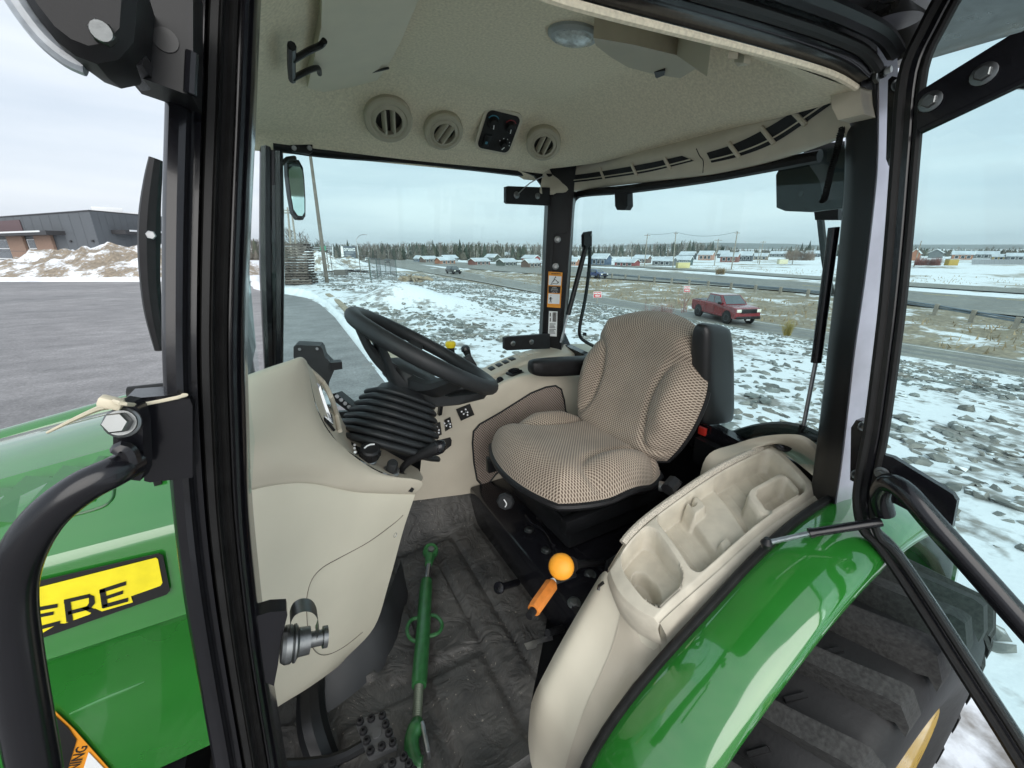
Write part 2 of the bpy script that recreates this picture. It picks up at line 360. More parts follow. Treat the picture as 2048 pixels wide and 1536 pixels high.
# kerb and ploughed snow ridge
KERB = mat('kerb_concrete', (.30, .255, .19), .85, 0, .2, 5, .3, 60)
kp_ = cr1([V((x, y, 0)) for x, y in ((1.62, -6), (1.64, 3), (1.68, 9), (1.78, 14), (1.86, 18), (1.80, 21))], 6)
struct(MB().loft([[p + V((0, 0, -.1)), p + V((0, 0, .11)), p + V((.03, 0, .13)), p + V((.19, 0, .13)), p + V((.21, 0, .11)), p + V((.21, 0, -.1))] for p in kp_]).build('kerb', KERB, None, ang=25))
rp_ = cr1([V((x, y, 0)) for x, y in ((1.45, -4), (1.46, 3), (1.47, 7), (1.5, 11), (1.55, 15), (1.5, 18.5), (1.15, 21.4), (.4, 23.4), (-.5, 25), (-1.1, 29), (-1.9, 35.4), (-7.4, 36.6), (-11.8, 39), (-16.1, 41.6), (-30, 48))], 22)
rows = []
for i, p in enumerate(rp_):
    r_ = []; far_ = sst(19, 23, p.y)
    for k in range(13):
        u = k / 12; w_ = (.30 + .10 * nz2(i * .13, 0, 1)) * (1 + far_ * 1.6); h = (.15 + .06 * nz2(i * .3, 7, 1)) * (1 + far_ * .9)
        t = rp_[min(i + 1, len(rp_) - 1)] - rp_[max(i - 1, 0)]; nn = V((t.y, -t.x, 0)).normalized()
        q = p + nn * (u - .5) * w_ + V((0, 0, max(0, math.sin(math.pi * u)) ** .8 * h - .02))
        q += V((nz2(q.x, q.y, 9, 1), nz2(q.x, q.y, 9, 2), nz2(q.x, q.y, 11, 3) * .9)) * .055 * math.sin(math.pi * u)
        r_.append(q)
    rows.append(r_)
rg = MB().grid(rows).build('snow_ridge', M_SNOW, None, ang=80); rg['kind'] = 'structure'
# earth mound by the building and small heaps
def mound(name, pts, m, seed):
    """pts: list of (X,Y,h,halfwidth) spine"""
    rows = []
    sp_ = cr1([V((a, b, c)) for a, b, c, d in pts], 14); ws_ = cr1([V((d, 0, 0)) for a, b, c, d in pts], 14)
    for i, p in enumerate(sp_):
        t = sp_[min(i + 1, len(sp_) - 1)] - sp_[max(i - 1, 0)]; nn = V((t.y, -t.x, 0)).normalized(); r_ = []
        for k in range(29):
            u = k / 28 * 2 - 1; q = V((p.x, p.y, 0)) + nn * u * ws_[i].x; e = sst(0, 3, i) * sst(0, 3, len(sp_) - 1 - i)
            h = p.z * (1 - abs(u)) ** .85 * e
            h += (.42 * nz2(q.x, q.y, .55, seed) + .26 * nz2(q.x, q.y, 1.7, seed + 1) + .12 * abs(nz2(q.x, q.y, 4.5, seed + 2))) * (1 - u * u) * min(p.z, 1.5) * e
            r_.append(V((q.x, q.y, h - .06)))
        rows.append(r_)
    return struct(MB().grid(rows).build(name, m, None, ang=50))
mound('earth_mound', [(-34, 58, 1.6, 5), (-27, 53, 1.2, 5), (-21, 52, 1.15, 5), (-16, 48.5, 1.75, 5.5), (-12.5, 46.5, 2.2, 6), (-9, 45.5, 2.5, 6), (-5.5, 45.5, 2.2, 6), (-3.5, 46.5, 1.4, 5), (-2, 48, .7, 4)], M_DIRT, 1)
for (x, y, D_, h, w_) in ((632, 535, 44, 1.9, 4.2), (692, 542, 48, 1.15, 4.6)):
    c = C0 + ray(x, y) * D_; mound('earth_mound', [(c.x - 2.6, c.y + 1.2, .1, 2), (c.x - 1.4, c.y + .6, h * .7, w_ * .7), (c.x, c.y, h, w_ * .8), (c.x + 1.8, c.y - .8, h * .6, w_ * .7), (c.x + 3, c.y - 1.4, .1, 2)], M_HEAP, int(x))
# ================================================================== TRACTOR
T = thing('tractor', (1.15, 1.07, 0), 'green compact tractor with black cab frame and its left door open', 'tractor')
YL, YR, YC = .44, 1.70, 1.07

def edge_post(name, rows, prof, m, parent=T):
    """rows: (y, xl, xr, Y); prof: (u 0..1, outward m)"""
    out = []
    for (y, xl, xr, Y) in rows:
        a, b = PY(xl, y, Y), PY(xr, y, Y)
        out.append([a.lerp(b, u) + V((0, -o, 0)) for u, o in prof])
    cols = [cr1([r[k] for r in out], 5) for k in range(len(prof))]
    return MB().grid([[c[i] for c in cols] for i in range(len(cols[0]))]).build(name, m, parent, ang=28)

# --- left front post with door seal channel
apr = [(-140, 342, 522, .51), (0, 332, 515, .495), (200, 326, 507, .48), (400, 321, 498, .46), (600, 320, 490, .445), (740, 322, 488, .44),
       (900, 331, 492, .44), (1050, 345, 498, .44), (1200, 365, 512, .44), (1350, 392, 530, .44), (1536, 425, 560, .44), (1720, 455, 592, .44)]
edge_post('front_post', apr, [(.03, -.07), (.0, -.03), (.0, -.012), (.01, -.002), (.04, .006), (.09, .010), (.2, .011), (.27, .009), (.31, .003), (.325, -.004),
                              (.33, -.006), (.40, -.006), (.402, -.014), (.42, -.02), (.8, -.02), (.83, -.012), (.835, -.004), (.86, -.001), (.90, -.003), (.93, -.01), (.955, -.008), (.985, -.011), (1.0, -.02), (1.0, -.07), (.5, -.075), (.03, -.07)], BLACK)
edge_post('door_seal', apr, [(.43, -.022), (.43, -.010), (.46, -.006), (.55, -.006), (.575, -.008), (.58, -.003), (.60, -.001), (.615, -.004), (.62, -.012), (.66, -.015), (.72, -.012), (.76, -.014), (.785, -.022)], RUBBER)

# --- right front post and front glass
edge_post('front_post', [(150, 515, 566, 1.66), (260, 519, 566, 1.67), (400, 518, 568, 1.69), (525, 518, 570, 1.70), (600, 521, 569, 1.70), (760, 529, 567, 1.70)],
          [(0, -.09), (0, -.01), (.06, .0), (.25, .004), (.45, .0), (.5, -.008), (.62, -.008), (.66, 0), (.85, .002), (.97, -.004), (1, -.015), (1, -.09)], BLACK)
a0 = PY(470, -60, .50); a1 = PY(430, 1150, .44); b0 = PY(521, 205, 1.66); b1 = PY(528, 760, 1.70)
a0 = V((.02, .54, ZR(.40))); a1 = V((-.06, .47, ZR(-.25))); b0 = V((-.05, 1.66, ZR(.40))); b1 = V((-.11, 1.72, ZR(-.42)))
MB().prism([a0, b0, b1, a1], (-.005, 0, 0)).build('windscreen', GLASS, T, False)
# front header bar over the windscreen
MB().tube([V((-.05, .50, ZR(.38))), V((-.05, .9, ZR(.41))), V((-.05, 1.4, ZR(.40))), V((-.03, 1.67, ZR(.345)))], .03, 10, sm=4).build('header_bar', BLACK, T)

# --- right side: window glass, upper and lower bars, rear right post
rt = [PY(545, 284, 1.67), PY(640, 299, 1.675), PY(800, 312, 1.68), PY(950, 329, 1.68), PY(1100, 348, 1.675)]
MB().tube([p + V((0, .01, -.006)) for p in rt], .017, 10, sm=4).build('window_bar', BLKSAT, T)
MB().prism([PY(545, 285, 1.69), PY(1100, 348, 1.69), PY(1100, 760, 1.72), PY(540, 830, 1.72)], (0, .005, 0)).build('side_window', GLASS, T, False)

def postplate(rows, d0, d1, bev=0):
    secs = []
    for (y, xl, xr, Ya, Yb) in rows:
        a, b = PY(xl, y, Ya), PY(xr, y, Yb); secs.append([a, b, b + V(d1), a + V(d0)])
    return MB().loft(secs)
postplate([(330, 1099, 1152, 1.67, 1.60), (390, 1097, 1147, 1.67, 1.60), (500, 1092, 1139, 1.68, 1.61), (600, 1088, 1131, 1.69, 1.62), (695, 1083, 1123, 1.70, 1.63), (800, 1080, 1118, 1.70, 1.63)],
          (.02, .06, 0), (.05, .05, 0)).build('rear_post', BLKSAT, T, ang=20)
# stepped cover plate on that post
def onpost(px, py, off=0):
    t = (px - 1090) / 45; return PY(px, py, 1.675 - .07 * min(max(t, 0), 1) - off)
pp = [(1108, 386), (1140, 386), (1137, 458), (1131, 465), (1112, 466), (1107, 472), (1103, 560), (1121, 560), (1126, 566), (1118, 690), (1090, 690), (1096, 600), (1101, 470)]
MB().prism([onpost(x, y, .004) for x, y in pp], (.003, .004, 0)).build('post_cover', BLKSAT, T, ang=20)
pn = V((-.45, -.9, 0)).normalized()
for (x, y) in ((1115, 479), (1111, 533)):
    MB().bolt(onpost(x, y, .006), pn, .010, .008).build('bolt', ZINC, T)
# warning decal, white label
dn = (onpost(1124, 540) - onpost(1096, 540)).normalized(); dn = V((-dn.y, dn.x, 0)); dn = dn if dn.y < 0 else -dn
def decal(name, quad, m, off, lab=None):
    return MB().prism([onpost(x, y, off) for x, y in quad], dn * .0008).build(name, m, T, False, label=lab)
d = decal('warning_decal', [(1097, 543), (1125, 545), (1121, 616), (1094, 614)], DECO, .008, 'orange warning decal with two white pictures')
for q in ([(1098, 551), (1123, 553), (1121.5, 571), (1097, 570)], [(1097, 587), (1119.8, 588.5), (1118.8, 608), (1095.5, 607)]):
    MB().prism([onpost(x, y, .0095) for x, y in q], dn * .0006).build('decal_panel', DECW, d, False)
MB().prism([onpost(x, y, .0095) for x, y in [(1097, 572), (1121.2, 573), (1120, 586.5), (1096.8, 585.5)]], dn * .0006).build('decal_panel', DECALB, d, False)
def ptext(s, px, py, size, m, par, off=.011, bold=0, sx=1):
    return text('lettering', s, onpost(px, py, off), dn, size, m, par, bold=bold, sx=sx)
ptext('WARNING', 1112, 547.6, .0085, DECALB, d, bold=.0002, sx=1.1)
ptext('AVOID', 1109, 575, .0065, DECW, d); ptext('CRUSHING', 1109, 578.4, .0065, DECW, d); ptext('Do not jump if', 1109, 581.7, .0055, DECW, d); ptext('machine tips', 1109, 584.6, .0055, DECW, d)
# pictograms: a seated figure tipping, and a standing figure
def stroke(par, pts, r, off=.0112):
    MB().tube([onpost(x, y, off) for x, y in pts], r, 6).build('pictogram', DECALB, par)
stroke(d, [(1103, 567), (1106, 562), (1110, 559), (1113, 561), (1117, 566)], .0013); stroke(d, [(1107, 563), (1109, 556), (1112, 555)], .0016)
stroke(d, [(1101, 569), (1108, 567), (1114, 568), (1118, 563)], .0012); stroke(d, [(1111, 554), (1111.6, 553.4)], .003)
stroke(d, [(1101.5, 591), (1101.7, 591.5)], .0028); stroke(d, [(1101.3, 594), (1101, 599)], .0028); stroke(d, [(1100.8, 599), (1099.6, 605)], .0014); stroke(d, [(1101.2, 599), (1102.6, 605)], .0014)
stroke(d, [(1101.3, 594.5), (1098.7, 597.5), (1100, 599)], .0011); stroke(d, [(1101.3, 594.5), (1104.3, 597.5), (1103, 599)], .0011)
d = decal('white_label', [(1098, 622), (1115, 623), (1113.5, 673), (1096, 672)], DECW, .008, 'white label with bars and small print')
for k in range(9):
    x0 = 1100 + (k % 3) * 5.2 + (k // 3) * .3; 
    MB().prism([onpost(a, b, .0095) for a, b in [(1105.5 + k * .85, 624.6), (1105.5 + k * .85 + .5, 624.6), (1105 + k * .85 + .5, 643.5), (1105 + k * .85, 643.5)]], dn * .0005).build('print_bar', DECALB, d, False)
for y in (626, 636):
    MB().prism([onpost(a, b, .0095) for a, b in [(1099.7, y), (1101.6, y), (1101.3, y + 7), (1099.4, y + 7)]], dn * .0005).build('print_bar', DECALB, d, False)
for k, y in enumerate((647, 649.5, 652, 654.5, 658, 660.5, 663, 665.5)):
    MB().prism([onpost(a, b, .0095) for a, b in [(1099.5 - k * .15, y), (1111.5 - (k * 7 % 4), y + .4), (1111.3 - (k * 7 % 4), y + 1.5), (1099.3 - k * .15, y + 1.1)]], dn * .0005).build('print_bar', DECALB, d, False)

# side window latch brackets (upper and lower) with bolts
def bracket(poly, Y, th, bolts, name='window_hinge'):
    b = MB().prism([PY(x, y, Y) for x, y in poly], (0, th, 0)).build(name, BLKPL, T, ang=20)
    for (x, y, r) in bolts: MB().bolt(PY(x, y, Y - .001), (0, -1, 0), r, .006).build('bolt', ZINC, b)
bracket([(1012, 373), (1016, 372), (1100, 375), (1100, 411), (1016, 407), (1012, 404)], 1.64, .02, [(1033, 390, .009), (1075, 392, .008)])
bracket([(1009, 676), (1014, 674), (1100, 668), (1100, 697), (1014, 701), (1009, 698)], 1.64, .02, [(1026, 687, .008), (1063, 684, .008)])
MB().tube([PY(1036, 388, 1.635), PY(1060, 366, 1.63), PY(1088, 352, 1.61)], .0022, 6, sm=3).build('cable', STEEL, T)
bk = MB().prism([PY(1045, 343, 1.66), PY(1105, 348, 1.66), PY(1100, 385, 1.66), PY(1085, 372, 1.66), PY(1070, 352, 1.66)], (0, .012, 0)).build('corner_gusset', BLKSAT, T, ang=20)

# --- rear window: frame, glass, mirror, wiper stay
XR = 1.27
MB().prism([PX(1135, 385, XR), PX(1712, 286, XR), PX(1700, 935, XR), PX(1500, 920, XR), PX(1130, 720, XR)], (.005, 0, 0)).build('rear_window', GLASS, T, False)
fr = [PX(x, y, XR - .01) for x, y in ((1640, 312), (1520, 336), (1400, 358), (1260, 378), (1172, 386), (1152, 393), (1143, 412), (1139, 480), (1131, 600), (1122, 672), (1128, 690), (1150, 704), (1240, 752), (1360, 820), (1500, 900))]
MB().tube(fr, .016, 8, sm=4).build('window_seal', RUBBER, T)
from mathutils.bvhtree import BVHTree
def bvh(mb): return BVHTree.FromPolygons([tuple(v) for v in mb.v], mb.f)
def hit(tree, px, py, off=0.0):
    r = ray(px, py).normalized(); loc, n, i, d = tree.ray_cast(C0, r)
    if loc is None: return None, None
    if n.dot(r) > 0: n = -n
    return loc + n * off, n

# ================================================================== ROOF
def xr(Y):
    pts = [(.50, 1.08), (.60, 1.14), (.77, 1.19), (1.0, 1.21), (1.44, 1.19), (1.60, 1.12), (1.70, 1.04)]
    for (a, b), (c, d) in zip(pts, pts[1:]):
        if Y <= c: return b + (d - b) * (Y - a) / (c - a)
    return pts[-1][1]
def HZ(X, Y):
    k = sst(0, .16, Y - .52) * sst(0, .34, 1.70 - Y) * sst(0, .28, X + .04) * sst(0, .30, xr(Y) - X)
    z = .325 + .15 * k - .02 * sst(.4, 0, Y - .52)
    z += .014 * sst(.02, -.02, X - (.98 - .28 * (1.7 - Y))) * sst(.5, .15, 1.70 - Y)       # padded swelling on the vent side
    z -= .045 * sst(.07, 0, 1.70 - Y)
    return CZ + z
hl = MB()
rows = []
for i in range(61):
    r_ = []
    for k in range(61):
        Y = .515 + (1.69 - .515) * k / 60; X = -.04 + (xr(Y) + .04) * i / 60; r_.append(V((X, Y, HZ(X, Y))))
    rows.append(r_)
hl.grid(rows); hl.build('headliner', FELT, T, ang=80); HB = bvh(hl)
# outer roof shell (top and overhang underside)
rf = MB()
rf.loft([[V((x, y, ZR(z))) for x, y in rrect(.68, 1.07, wx, wy, .16, 6)] for (wx, wy, z) in ((1.30, 1.16, .53), (1.36, 1.24, .42), (1.46, 1.70, .42), (1.54, 1.80, .44), (1.54, 1.80, .50), (1.4, 1.6, .58), (1.0, 1.0, .61))])
rf.build('roof_shell', mat('roof_black_plastic', (.02, .02, .023), .3, 0, .1, 20, coat=.2), T)
MB().lathe(PZ(1785, 45, ZR(.4185)), (0, 0, -1), [(0, .045), (.001, .045), (.0012, .038)], 24).build('drain_hole', DECALB, T)
# hole in the overhang panel is a moulded recess ring
# left roof rail: face, seal
l1 = [(1060, -22), (1123, 0), (1250, 34), (1400, 72), (1530, 106), (1649, 142), (1700, 170)]
l2 = [(1300, -30), (1383, 0), (1480, 28), (1560, 52), (1640, 78), (1715, 110), (1745, 145)]
a = [PY(x, y, .515) for x, y in l1]; b = [PY(x, y, .475) for x, y in l2]
ra = MB().patch([[p + V((0, .03, .02)) for p in a], a, [p.lerp(q, .5) + V((0, -.004, -.004)) for p, q in zip(a, b)], b, [q + V((0, .005, .06)) for q in b]], 4, 4)
ra.build('roof_rail', BLACK, T, ang=50)
MB().tube([p + V((0, -.008, .004)) for p in b], .009, 8, sm=4).build('door_seal', RUBBER, T)
MB().tube([p + V((0, -.03, .022)) for p in b], .014, 8, sm=4).build('door_seal', BLKSAT, T)
MB().tube([p + V((0, -.012, -.008)) for p in a], .006, 8, sm=4).build('headliner_edging', FELT, T)

# round vents in the headliner
VENTP = mat('vent_plastic', (.40, .365, .28), .5, 0, .05, 30)
def vent(px, py, r, tilt):
    c, n = hit(HB, px, py); n = (n + V((-.25, -.6, 0)) * .3).normalized(); c = c + n * .024
    ring = MB().lathe(c, n, [(-.05, r * 1.0), (.004, r * 1.02), (.009, r * .96), (.011, r * .80), (.007, r * .74), (.008, r * .70), (.012, r * .62), (.012, r * .56), (.004, r * .60), (-.012, r * .57)], 36)
    o = ring.build('air_vent', VENTP, T, ang=25)
    MB().lathe(c - n * .010, n, [(0, r * .60), (.001, r * .60)], 24).build('vent_opening', DECALB, o)
    x, y, n2 = frame(n); q = Matrix.Rotation(tilt, 3, n2); x, y = q @ x, q @ y
    for s in (-.2, .17):
        ax = Matrix((x, y, n2)).transposed() @ Matrix.Rotation(.5, 3, 'Y')
        MB().box(c + x * s * r + n * .004, (r * .10, r * 1.05, .022), ax, .002).build('vane', VENTP, o)
vent(775, 230, .074, .1); vent(885, 254, .066, -.45); vent(1087, 280, .064, -.4)
# climate control panel
c, n = hit(HB, 994, 257); n = (n + V((-.2, -.6, 0)) * .5).normalized(); c += n * .012
cp = plate(MB(), c, n, rrect(0, 0, .150, .158, .03), .010, rot=-.10).build('climate_panel', ROOFPL, T, ang=25)
plate(MB(), c + n * .0105, n, rrect(0, 0, .128, .138, .02), .002, rot=-.10).build('panel_face', BLKPL, cp, ang=25)
x, y, n_ = frame(n); q = Matrix.Rotation(-.10, 3, n_); x, y = q @ x, q @ y
RING = mat('blue_print', (.05, .22, .32), .5); RINGR = mat('red_print', (.2, .02, .03), .5)
for (u, v, r, ring, t) in ((-.034, .032, .019, RING, .2), (.034, .030, .019, RINGR, .15), (.034, -.038, .017, None, -.6)):
    k = MB().lathe(c + n * .0125 + x * u + y * v, n, [(0, r), (.012, r * .9), (.016, r * .8), (.016, 0)], 20).build('knob', BLKPL, cp, ang=30)
    d_ = (Matrix.Rotation(t, 3, n) @ -y)
    MB().box(c + n * .029 + x * u + y * v + d_ * r * .45, (.003, r * .75, .0012), Matrix((n.cross(d_), d_, n)).transposed()).build('pointer', DECW, k)
    if ring:
        pts = [c + n * .0135 + x * (u + r * 1.2 * math.cos(a_)) + y * (v + r * 1.2 * math.sin(a_)) for a_ in [R(40 + 10 * i) for i in range(12)]]
        MB().tube(pts, .0018, 6).build('scale_mark', ring, cp)
    else:
        for a_ in (150, 110, 70, 30, 0):
            MB().box(c + n * .0135 + x * (u + r * 1.35 * math.cos(R(a_))) + y * (v + r * 1.35 * math.sin(R(a_))), (.003, .003, .001), Matrix((x, y, n_)).transposed()).build('scale_mark', DECW, cp)
MB().box(c + n * .014 - x * .036 - y * .034, (.026, .04, .008), Matrix((x, y, n_)).transposed(), .002).build('rocker_switch', BLKPL, cp)
MB().box(c + n * .0186 - x * .036 - y * .042, (.009, .009, .0006), Matrix((x, y, n_)).transposed()).build('pictogram', RING, cp)
# storage flap (smooth panel) and its black hinge bracket
def onhl(px, py, off): return hit(HB, px, py, off)[0]
fl = [(622, -60), (625, 30), (603, 160), (640, 170), (700, 160), (752, 145), (775, 110), (800, 60), (828, -10), (845, -60)]
flap = MB().prism([onhl(x, y, .022) for x, y in fl], V((0, 0, .03)))
flap.build('storage_flap', mat('flap_plastic', (.60, .55, .43), .6, 0, .04, 15), T, ang=30)
MB().tube([onhl(x, y, .028) for x, y in ((622, 138), (660, 134), (700, 128), (740, 119), (775, 110))], .003, 6).build('flap_gap', DECALB, T)
hk = MB().tube([onhl(x, y, o) for x, y, o in ((556, 55, .03), (558, 95, .03), (562, 130, .03))], .008, 8, sm=3).build('flap_hinge', BLKPL, T)
for pts in ([(556, 80), (590, 62), (614, 52), (622, 42)], [(560, 122), (590, 108), (612, 103), (618, 115)]):
    MB().tube([onhl(x, y, .035) for x, y in pts], .006, 8, sm=3).build('hinge_arm', BLKPL, hk)
# interior lamp
c, n = hit(HB, 1148, 65)
lm = MB().lathe(c, n, [(-.004, .066), (.006, .066), (.012, .058), (.012, .05)], 28)
for v in lm.v: v.y = c.y + (v.y - c.y) * .72
lamp = lm.build('dome_lamp', mat('lamp_rim', (.30, .33, .33), .3), T, ang=30)
lm = MB().lathe(c, n, [(.010, .052), (.017, .045), (.021, .028), (.022, 0)], 28)
for v in lm.v: v.y = c.y + (v.y - c.y) * .72
lm.build('lens', mat('lamp_lens', (.45, .50, .50), .12, 0, .25, 120, .4, 160, coat=.6, dist=.003), lamp)
# overhead console pocket near the left rail
pk = [(1190, 27), (1195, 45), (1225, 72), (1260, 95), (1300, 107), (1335, 118), (1378, 125), (1410, 105), (1430, 88), (1360, 66), (1270, 42)]
po = MB().prism([onhl(x, y, .042) for x, y in pk], V((0, 0, .05))).build('overhead_pocket', VENTP, T, ang=25)
MB().prism([onhl(x, y, .050) for x, y in ((1319, 99), (1333, 96), (1346, 98), (1344, 108), (1331, 118), (1325, 113))], V((0, 0, .012))).build('pocket_hole', DECALB, po)
for q in ([(1460, 98), (1480, 100), (1478, 108), (1462, 106)], [(1476, 115), (1492, 108), (1505, 112), (1482, 124)]):
    MB().prism([onhl(x, y, .012) for x, y in q], V((0, 0, .02))).build('clip', ROOFPL, T, ang=25)
# rear air duct band
def RB(px, py, top):
    t = min(max((px - 1092) / 110, 0), 1); t2 = sst(1520, 1690, px)
    a_ = PY(px, py, 1.655 - .02 * (not top)); b_ = PX(px, py, (1.19 if top else 1.235) - .06 * t2)
    return a_.lerp(b_, sst(0, 1, t)) if t < 1 else b_
tp = [(1086, 346), (1110, 343), (1164, 338), (1270, 318), (1393, 294), (1470, 267), (1530, 239), (1600, 187), (1652, 142)]
bt = [(1080, 386), (1106, 388), (1180, 376), (1285, 363), (1410, 349), (1500, 331), (1585, 306), (1652, 282), (1705, 262)]
A_ = [RB(x, y, 1) for x, y in tp]; B_ = [RB(x, y, 0) for x, y in bt]
db = MB().patch([[p + V((0.01, .01, .03)) for p in A_], A_, [p.lerp(q, .5) + V((-.004, -.003, 0)) for p, q in zip(A_, B_)], B_, [q + V((.05, .02, .004)) for q in B_]], 4, 6)
duct = db.build('rear_air_duct', ROOFPL, T, ang=40); DB = bvh(db)
def ondb(px, py, off): 
    p = hit(DB, px, py, off)[0]; return p if p is not None else RB(px, py, 1)
for sl_ in ([(1143, 351), (1210, 341), (1300, 325), (1365, 311), (1389, 321), (1300, 343), (1210, 357), (1150, 365)],
            [(1414, 305), (1470, 287), (1530, 258), (1590, 222), (1628, 199), (1664, 208), (1612, 245), (1548, 286), (1480, 312), (1424, 325)]):
    n2 = len(sl_) // 2; up_ = cr1([V((x, y, 0)) for x, y in sl_[:n2]], 6); lo_ = cr1([V((x, y, 0)) for x, y in reversed(sl_[n2:])], 6)
    MB().grid([[ondb(p.x, p.y, .0022) for p in up_], [ondb(p.x, p.y, .0022) for p in lo_]]).build('duct_slot', BLKPL, duct)
    MB().tube([ondb(p.x * .3 + q.x * .7, p.y * .3 + q.y * .7, .003) for p, q in zip(up_, lo_)], .0022, 6).build('slot_bar', ROOFPL, duct)
for (x0, y0, x1, y1) in ((1201, 335, 1210, 358), (1264, 326, 1275, 350), (1330, 314, 1342, 338), (1458, 284, 1480, 313), (1524, 254, 1550, 286), (1586, 220, 1614, 248)):
    MB().tube([ondb(x0, y0, .004), ondb(x1, y1, .004)], .006, 8).build('duct_rib', ROOFPL, duct)
MB().tube([ondb(x, y, .001) for x, y in ((1393, 297), (1400, 312), (1407, 322), (1406, 345))], .0013, 6, sm=3).build('duct_seam', DECALB, duct)
bx_ = [(1656, 150), (1720, 168), (1722, 200), (1728, 228), (1676, 240), (1664, 215)]
MB().prism([PX(x, y, 1.08) for x, y in bx_], (.05, 0, 0)).build('corner_trim', ROOFPL, T, ang=25)
MB().prism([PX(x, y, 1.07) for x, y in [(1660, 125), (1700, 115), (1722, 150), (1722, 172), (1664, 158)]], (.05, 0, 0)).build('corner_trim', BLKPL, T, ang=25)

# ================================================================== LEFT REAR POST AND DOOR
rowsL = [(60, 1690, 1745, 1790), (150, 1696, 1752, 1796), (300, 1690, 1752, 1793), (400, 1686, 1745, 1789), (560, 1671, 1726, 1768), (700, 1655, 1706, 1748), (800, 1644, 1695, 1734), (930, 1628, 1680, 1714), (1010, 1618, 1668, 1700)]
g1, g2 = [], []
for (y, x0, x1, x2) in rowsL:
    a, b, c = PX(x0, y, 1.19), PX(x1, y, 1.13), PX(x2, y, 1.19)
    g1.append([a + V((.07, .02, 0)), a, a.lerp(b, .12) + V((-.008, 0, 0)), a.lerp(b, .55) + V((-.006, 0, 0)), a.lerp(b, .88), b, b + V((.01, 0, 0))])
    g2.append([b + V((.004, .003, 0)), b.lerp(c, .06) + V((-.004, -.004, 0)), b.lerp(c, .12), b.lerp(c, .2) , b.lerp(c, .95), c, c + V((.03, .01, 0))])
for g, nm, m_ in ((g1, 'rear_post', BLKSAT), (g2, 'post_edge_strip', mat('painted_sky_sheen', (.46, .45, .51), .2, .45, .2, 7, rv=.08))):  # strip's pale lavender colour stands in for sky reflected in glossy black metal
    cols = [cr1([r_[k] for r_ in g], 5) for k in range(7)]
    MB().grid([[cc[i] for cc in cols] for i in range(len(cols[0]))]).build(nm, m_, T, ang=28)
dpath = [(1990, -110), (1925, -40), (1868, 60), (1830, 150), (1816, 300), (1804, 450), (1790, 600), (1778, 700), (1758, 850), (1743, 930), (1733, 1000), (1744, 1060), (1780, 1098), (1850, 1200), (1940, 1340), (2030, 1480), (2120, 1625)]
door_pts = [PX(x, y, 1.06) for x, y in dpath]
D = MB().tube(door_pts, .0165, 10, sm=4).build('cab_door', BLACK, T, label='open cab door with tinted glass and black frame')
MB().tube([p + V((-.014, .012, 0)) for p in door_pts], .009, 8, sm=4).build('frame_seal', RUBBER, D)
MB().tube([p + V((-.012, -.016, 0)) for p in door_pts], .007, 8, sm=4).build('frame_seal', RUBBER, D)
dp = cr1(door_pts, 3)
far_t, far_b = V((1.06, -.62, ZR(.62))), V((1.06, -.62, ZR(-1.5)))
MB().prism([p + V((.004, 0, 0)) for p in dp] + [far_b, far_t], (.005, 0, 0)).build('door_glass', GLASS, D, False)
MB().tube([dp[-1], far_b, far_t, dp[0]], .019, 10).build('door_frame', BLACK, D)
def dplate(poly, X, th, name, par): return MB().prism([PX(x, y, X) for x, y in poly], (th, 0, 0)).build(name, BLACK, par, ang=25)
br = dplate([(1834, 188), (1846, 178), (2020, 70), (2042, 64), (2120, 22), (2120, 135), (2046, 178), (2026, 176), (1842, 264), (1834, 258)], 1.04, .012, 'door_bracket', D)
MB().tube([PX(x, y, 1.035) for x, y in ((1842, 262), (2026, 174), (2120, 128))], .006, 6).build('bracket_lip', BLACK, br)
for x, y in ((1861, 203), (1968, 148)): MB().bolt(PX(x, y, 1.038), (-1, 0, 0), .0105, .010, seed=.3).build('bolt', ZINC, br)
br = dplate([(1752, 905), (1786, 915), (1905, 988), (1914, 1002), (1904, 1056), (1884, 1056), (1775, 1000)], 1.045, .014, 'door_bracket', D)
for x, y in ((1764, 946), (1836, 996)): MB().bolt(PX(x, y, 1.043), (-1, 0, 0), .0085, .012, seed=.5).build('bolt', ZINC, br)
gp = [PX(x, y, X) for x, y, X in ((1768, 1025, 1.05), (1762, 990, 1.03), (1778, 966, 1.01), (1812, 984, 0.995), (1870, 1050, 0.985), (1960, 1150, 0.985), (2060, 1262, 0.985), (2180, 1390, 0.985))]
MB().tube(gp, .0195, 14, sm=5).build('grab_bar', BLACK, D)
for q, bl in (([(1776, 160), (1784, 152), (1799, 156), (1801, 175), (1800, 322), (1790, 336), (1777, 331), (1772, 318)], ((1795, 170), (1789, 322))), ([(1702, 855), (1712, 840), (1730, 842), (1733, 860), (1722, 955), (1712, 966), (1700, 960)], ((1726, 852), (1712, 948)))):
    h = MB().prism([PX(x, y, 1.09) for x, y in q], (.03, 0, 0)).build('hinge', BLACK, T, ang=25)
    for x, y in bl: MB().bolt(PX(x, y, 1.087), (-.6, -.8, .1), .0072, .012).build('bolt', ZINC, h)
s1 = MB().tube([PX(1731, 157, 1.10), PX(1752, 150, 1.10), PX(1771, 143, 1.10)], [.010, .011, .010], 10).build('stop_bolt', BLKSAT, T)
MB().tube([PX(1771, 143, 1.10), PX(1783, 138, 1.10)], .006, 10).build('stop_tip', DECW, s1); MB().bolt(PX(1748, 152, 1.095), PX(1771, 143, 1.1) - PX(1731, 157, 1.1), .014, .008, False).build('nut', ZINC, s1)
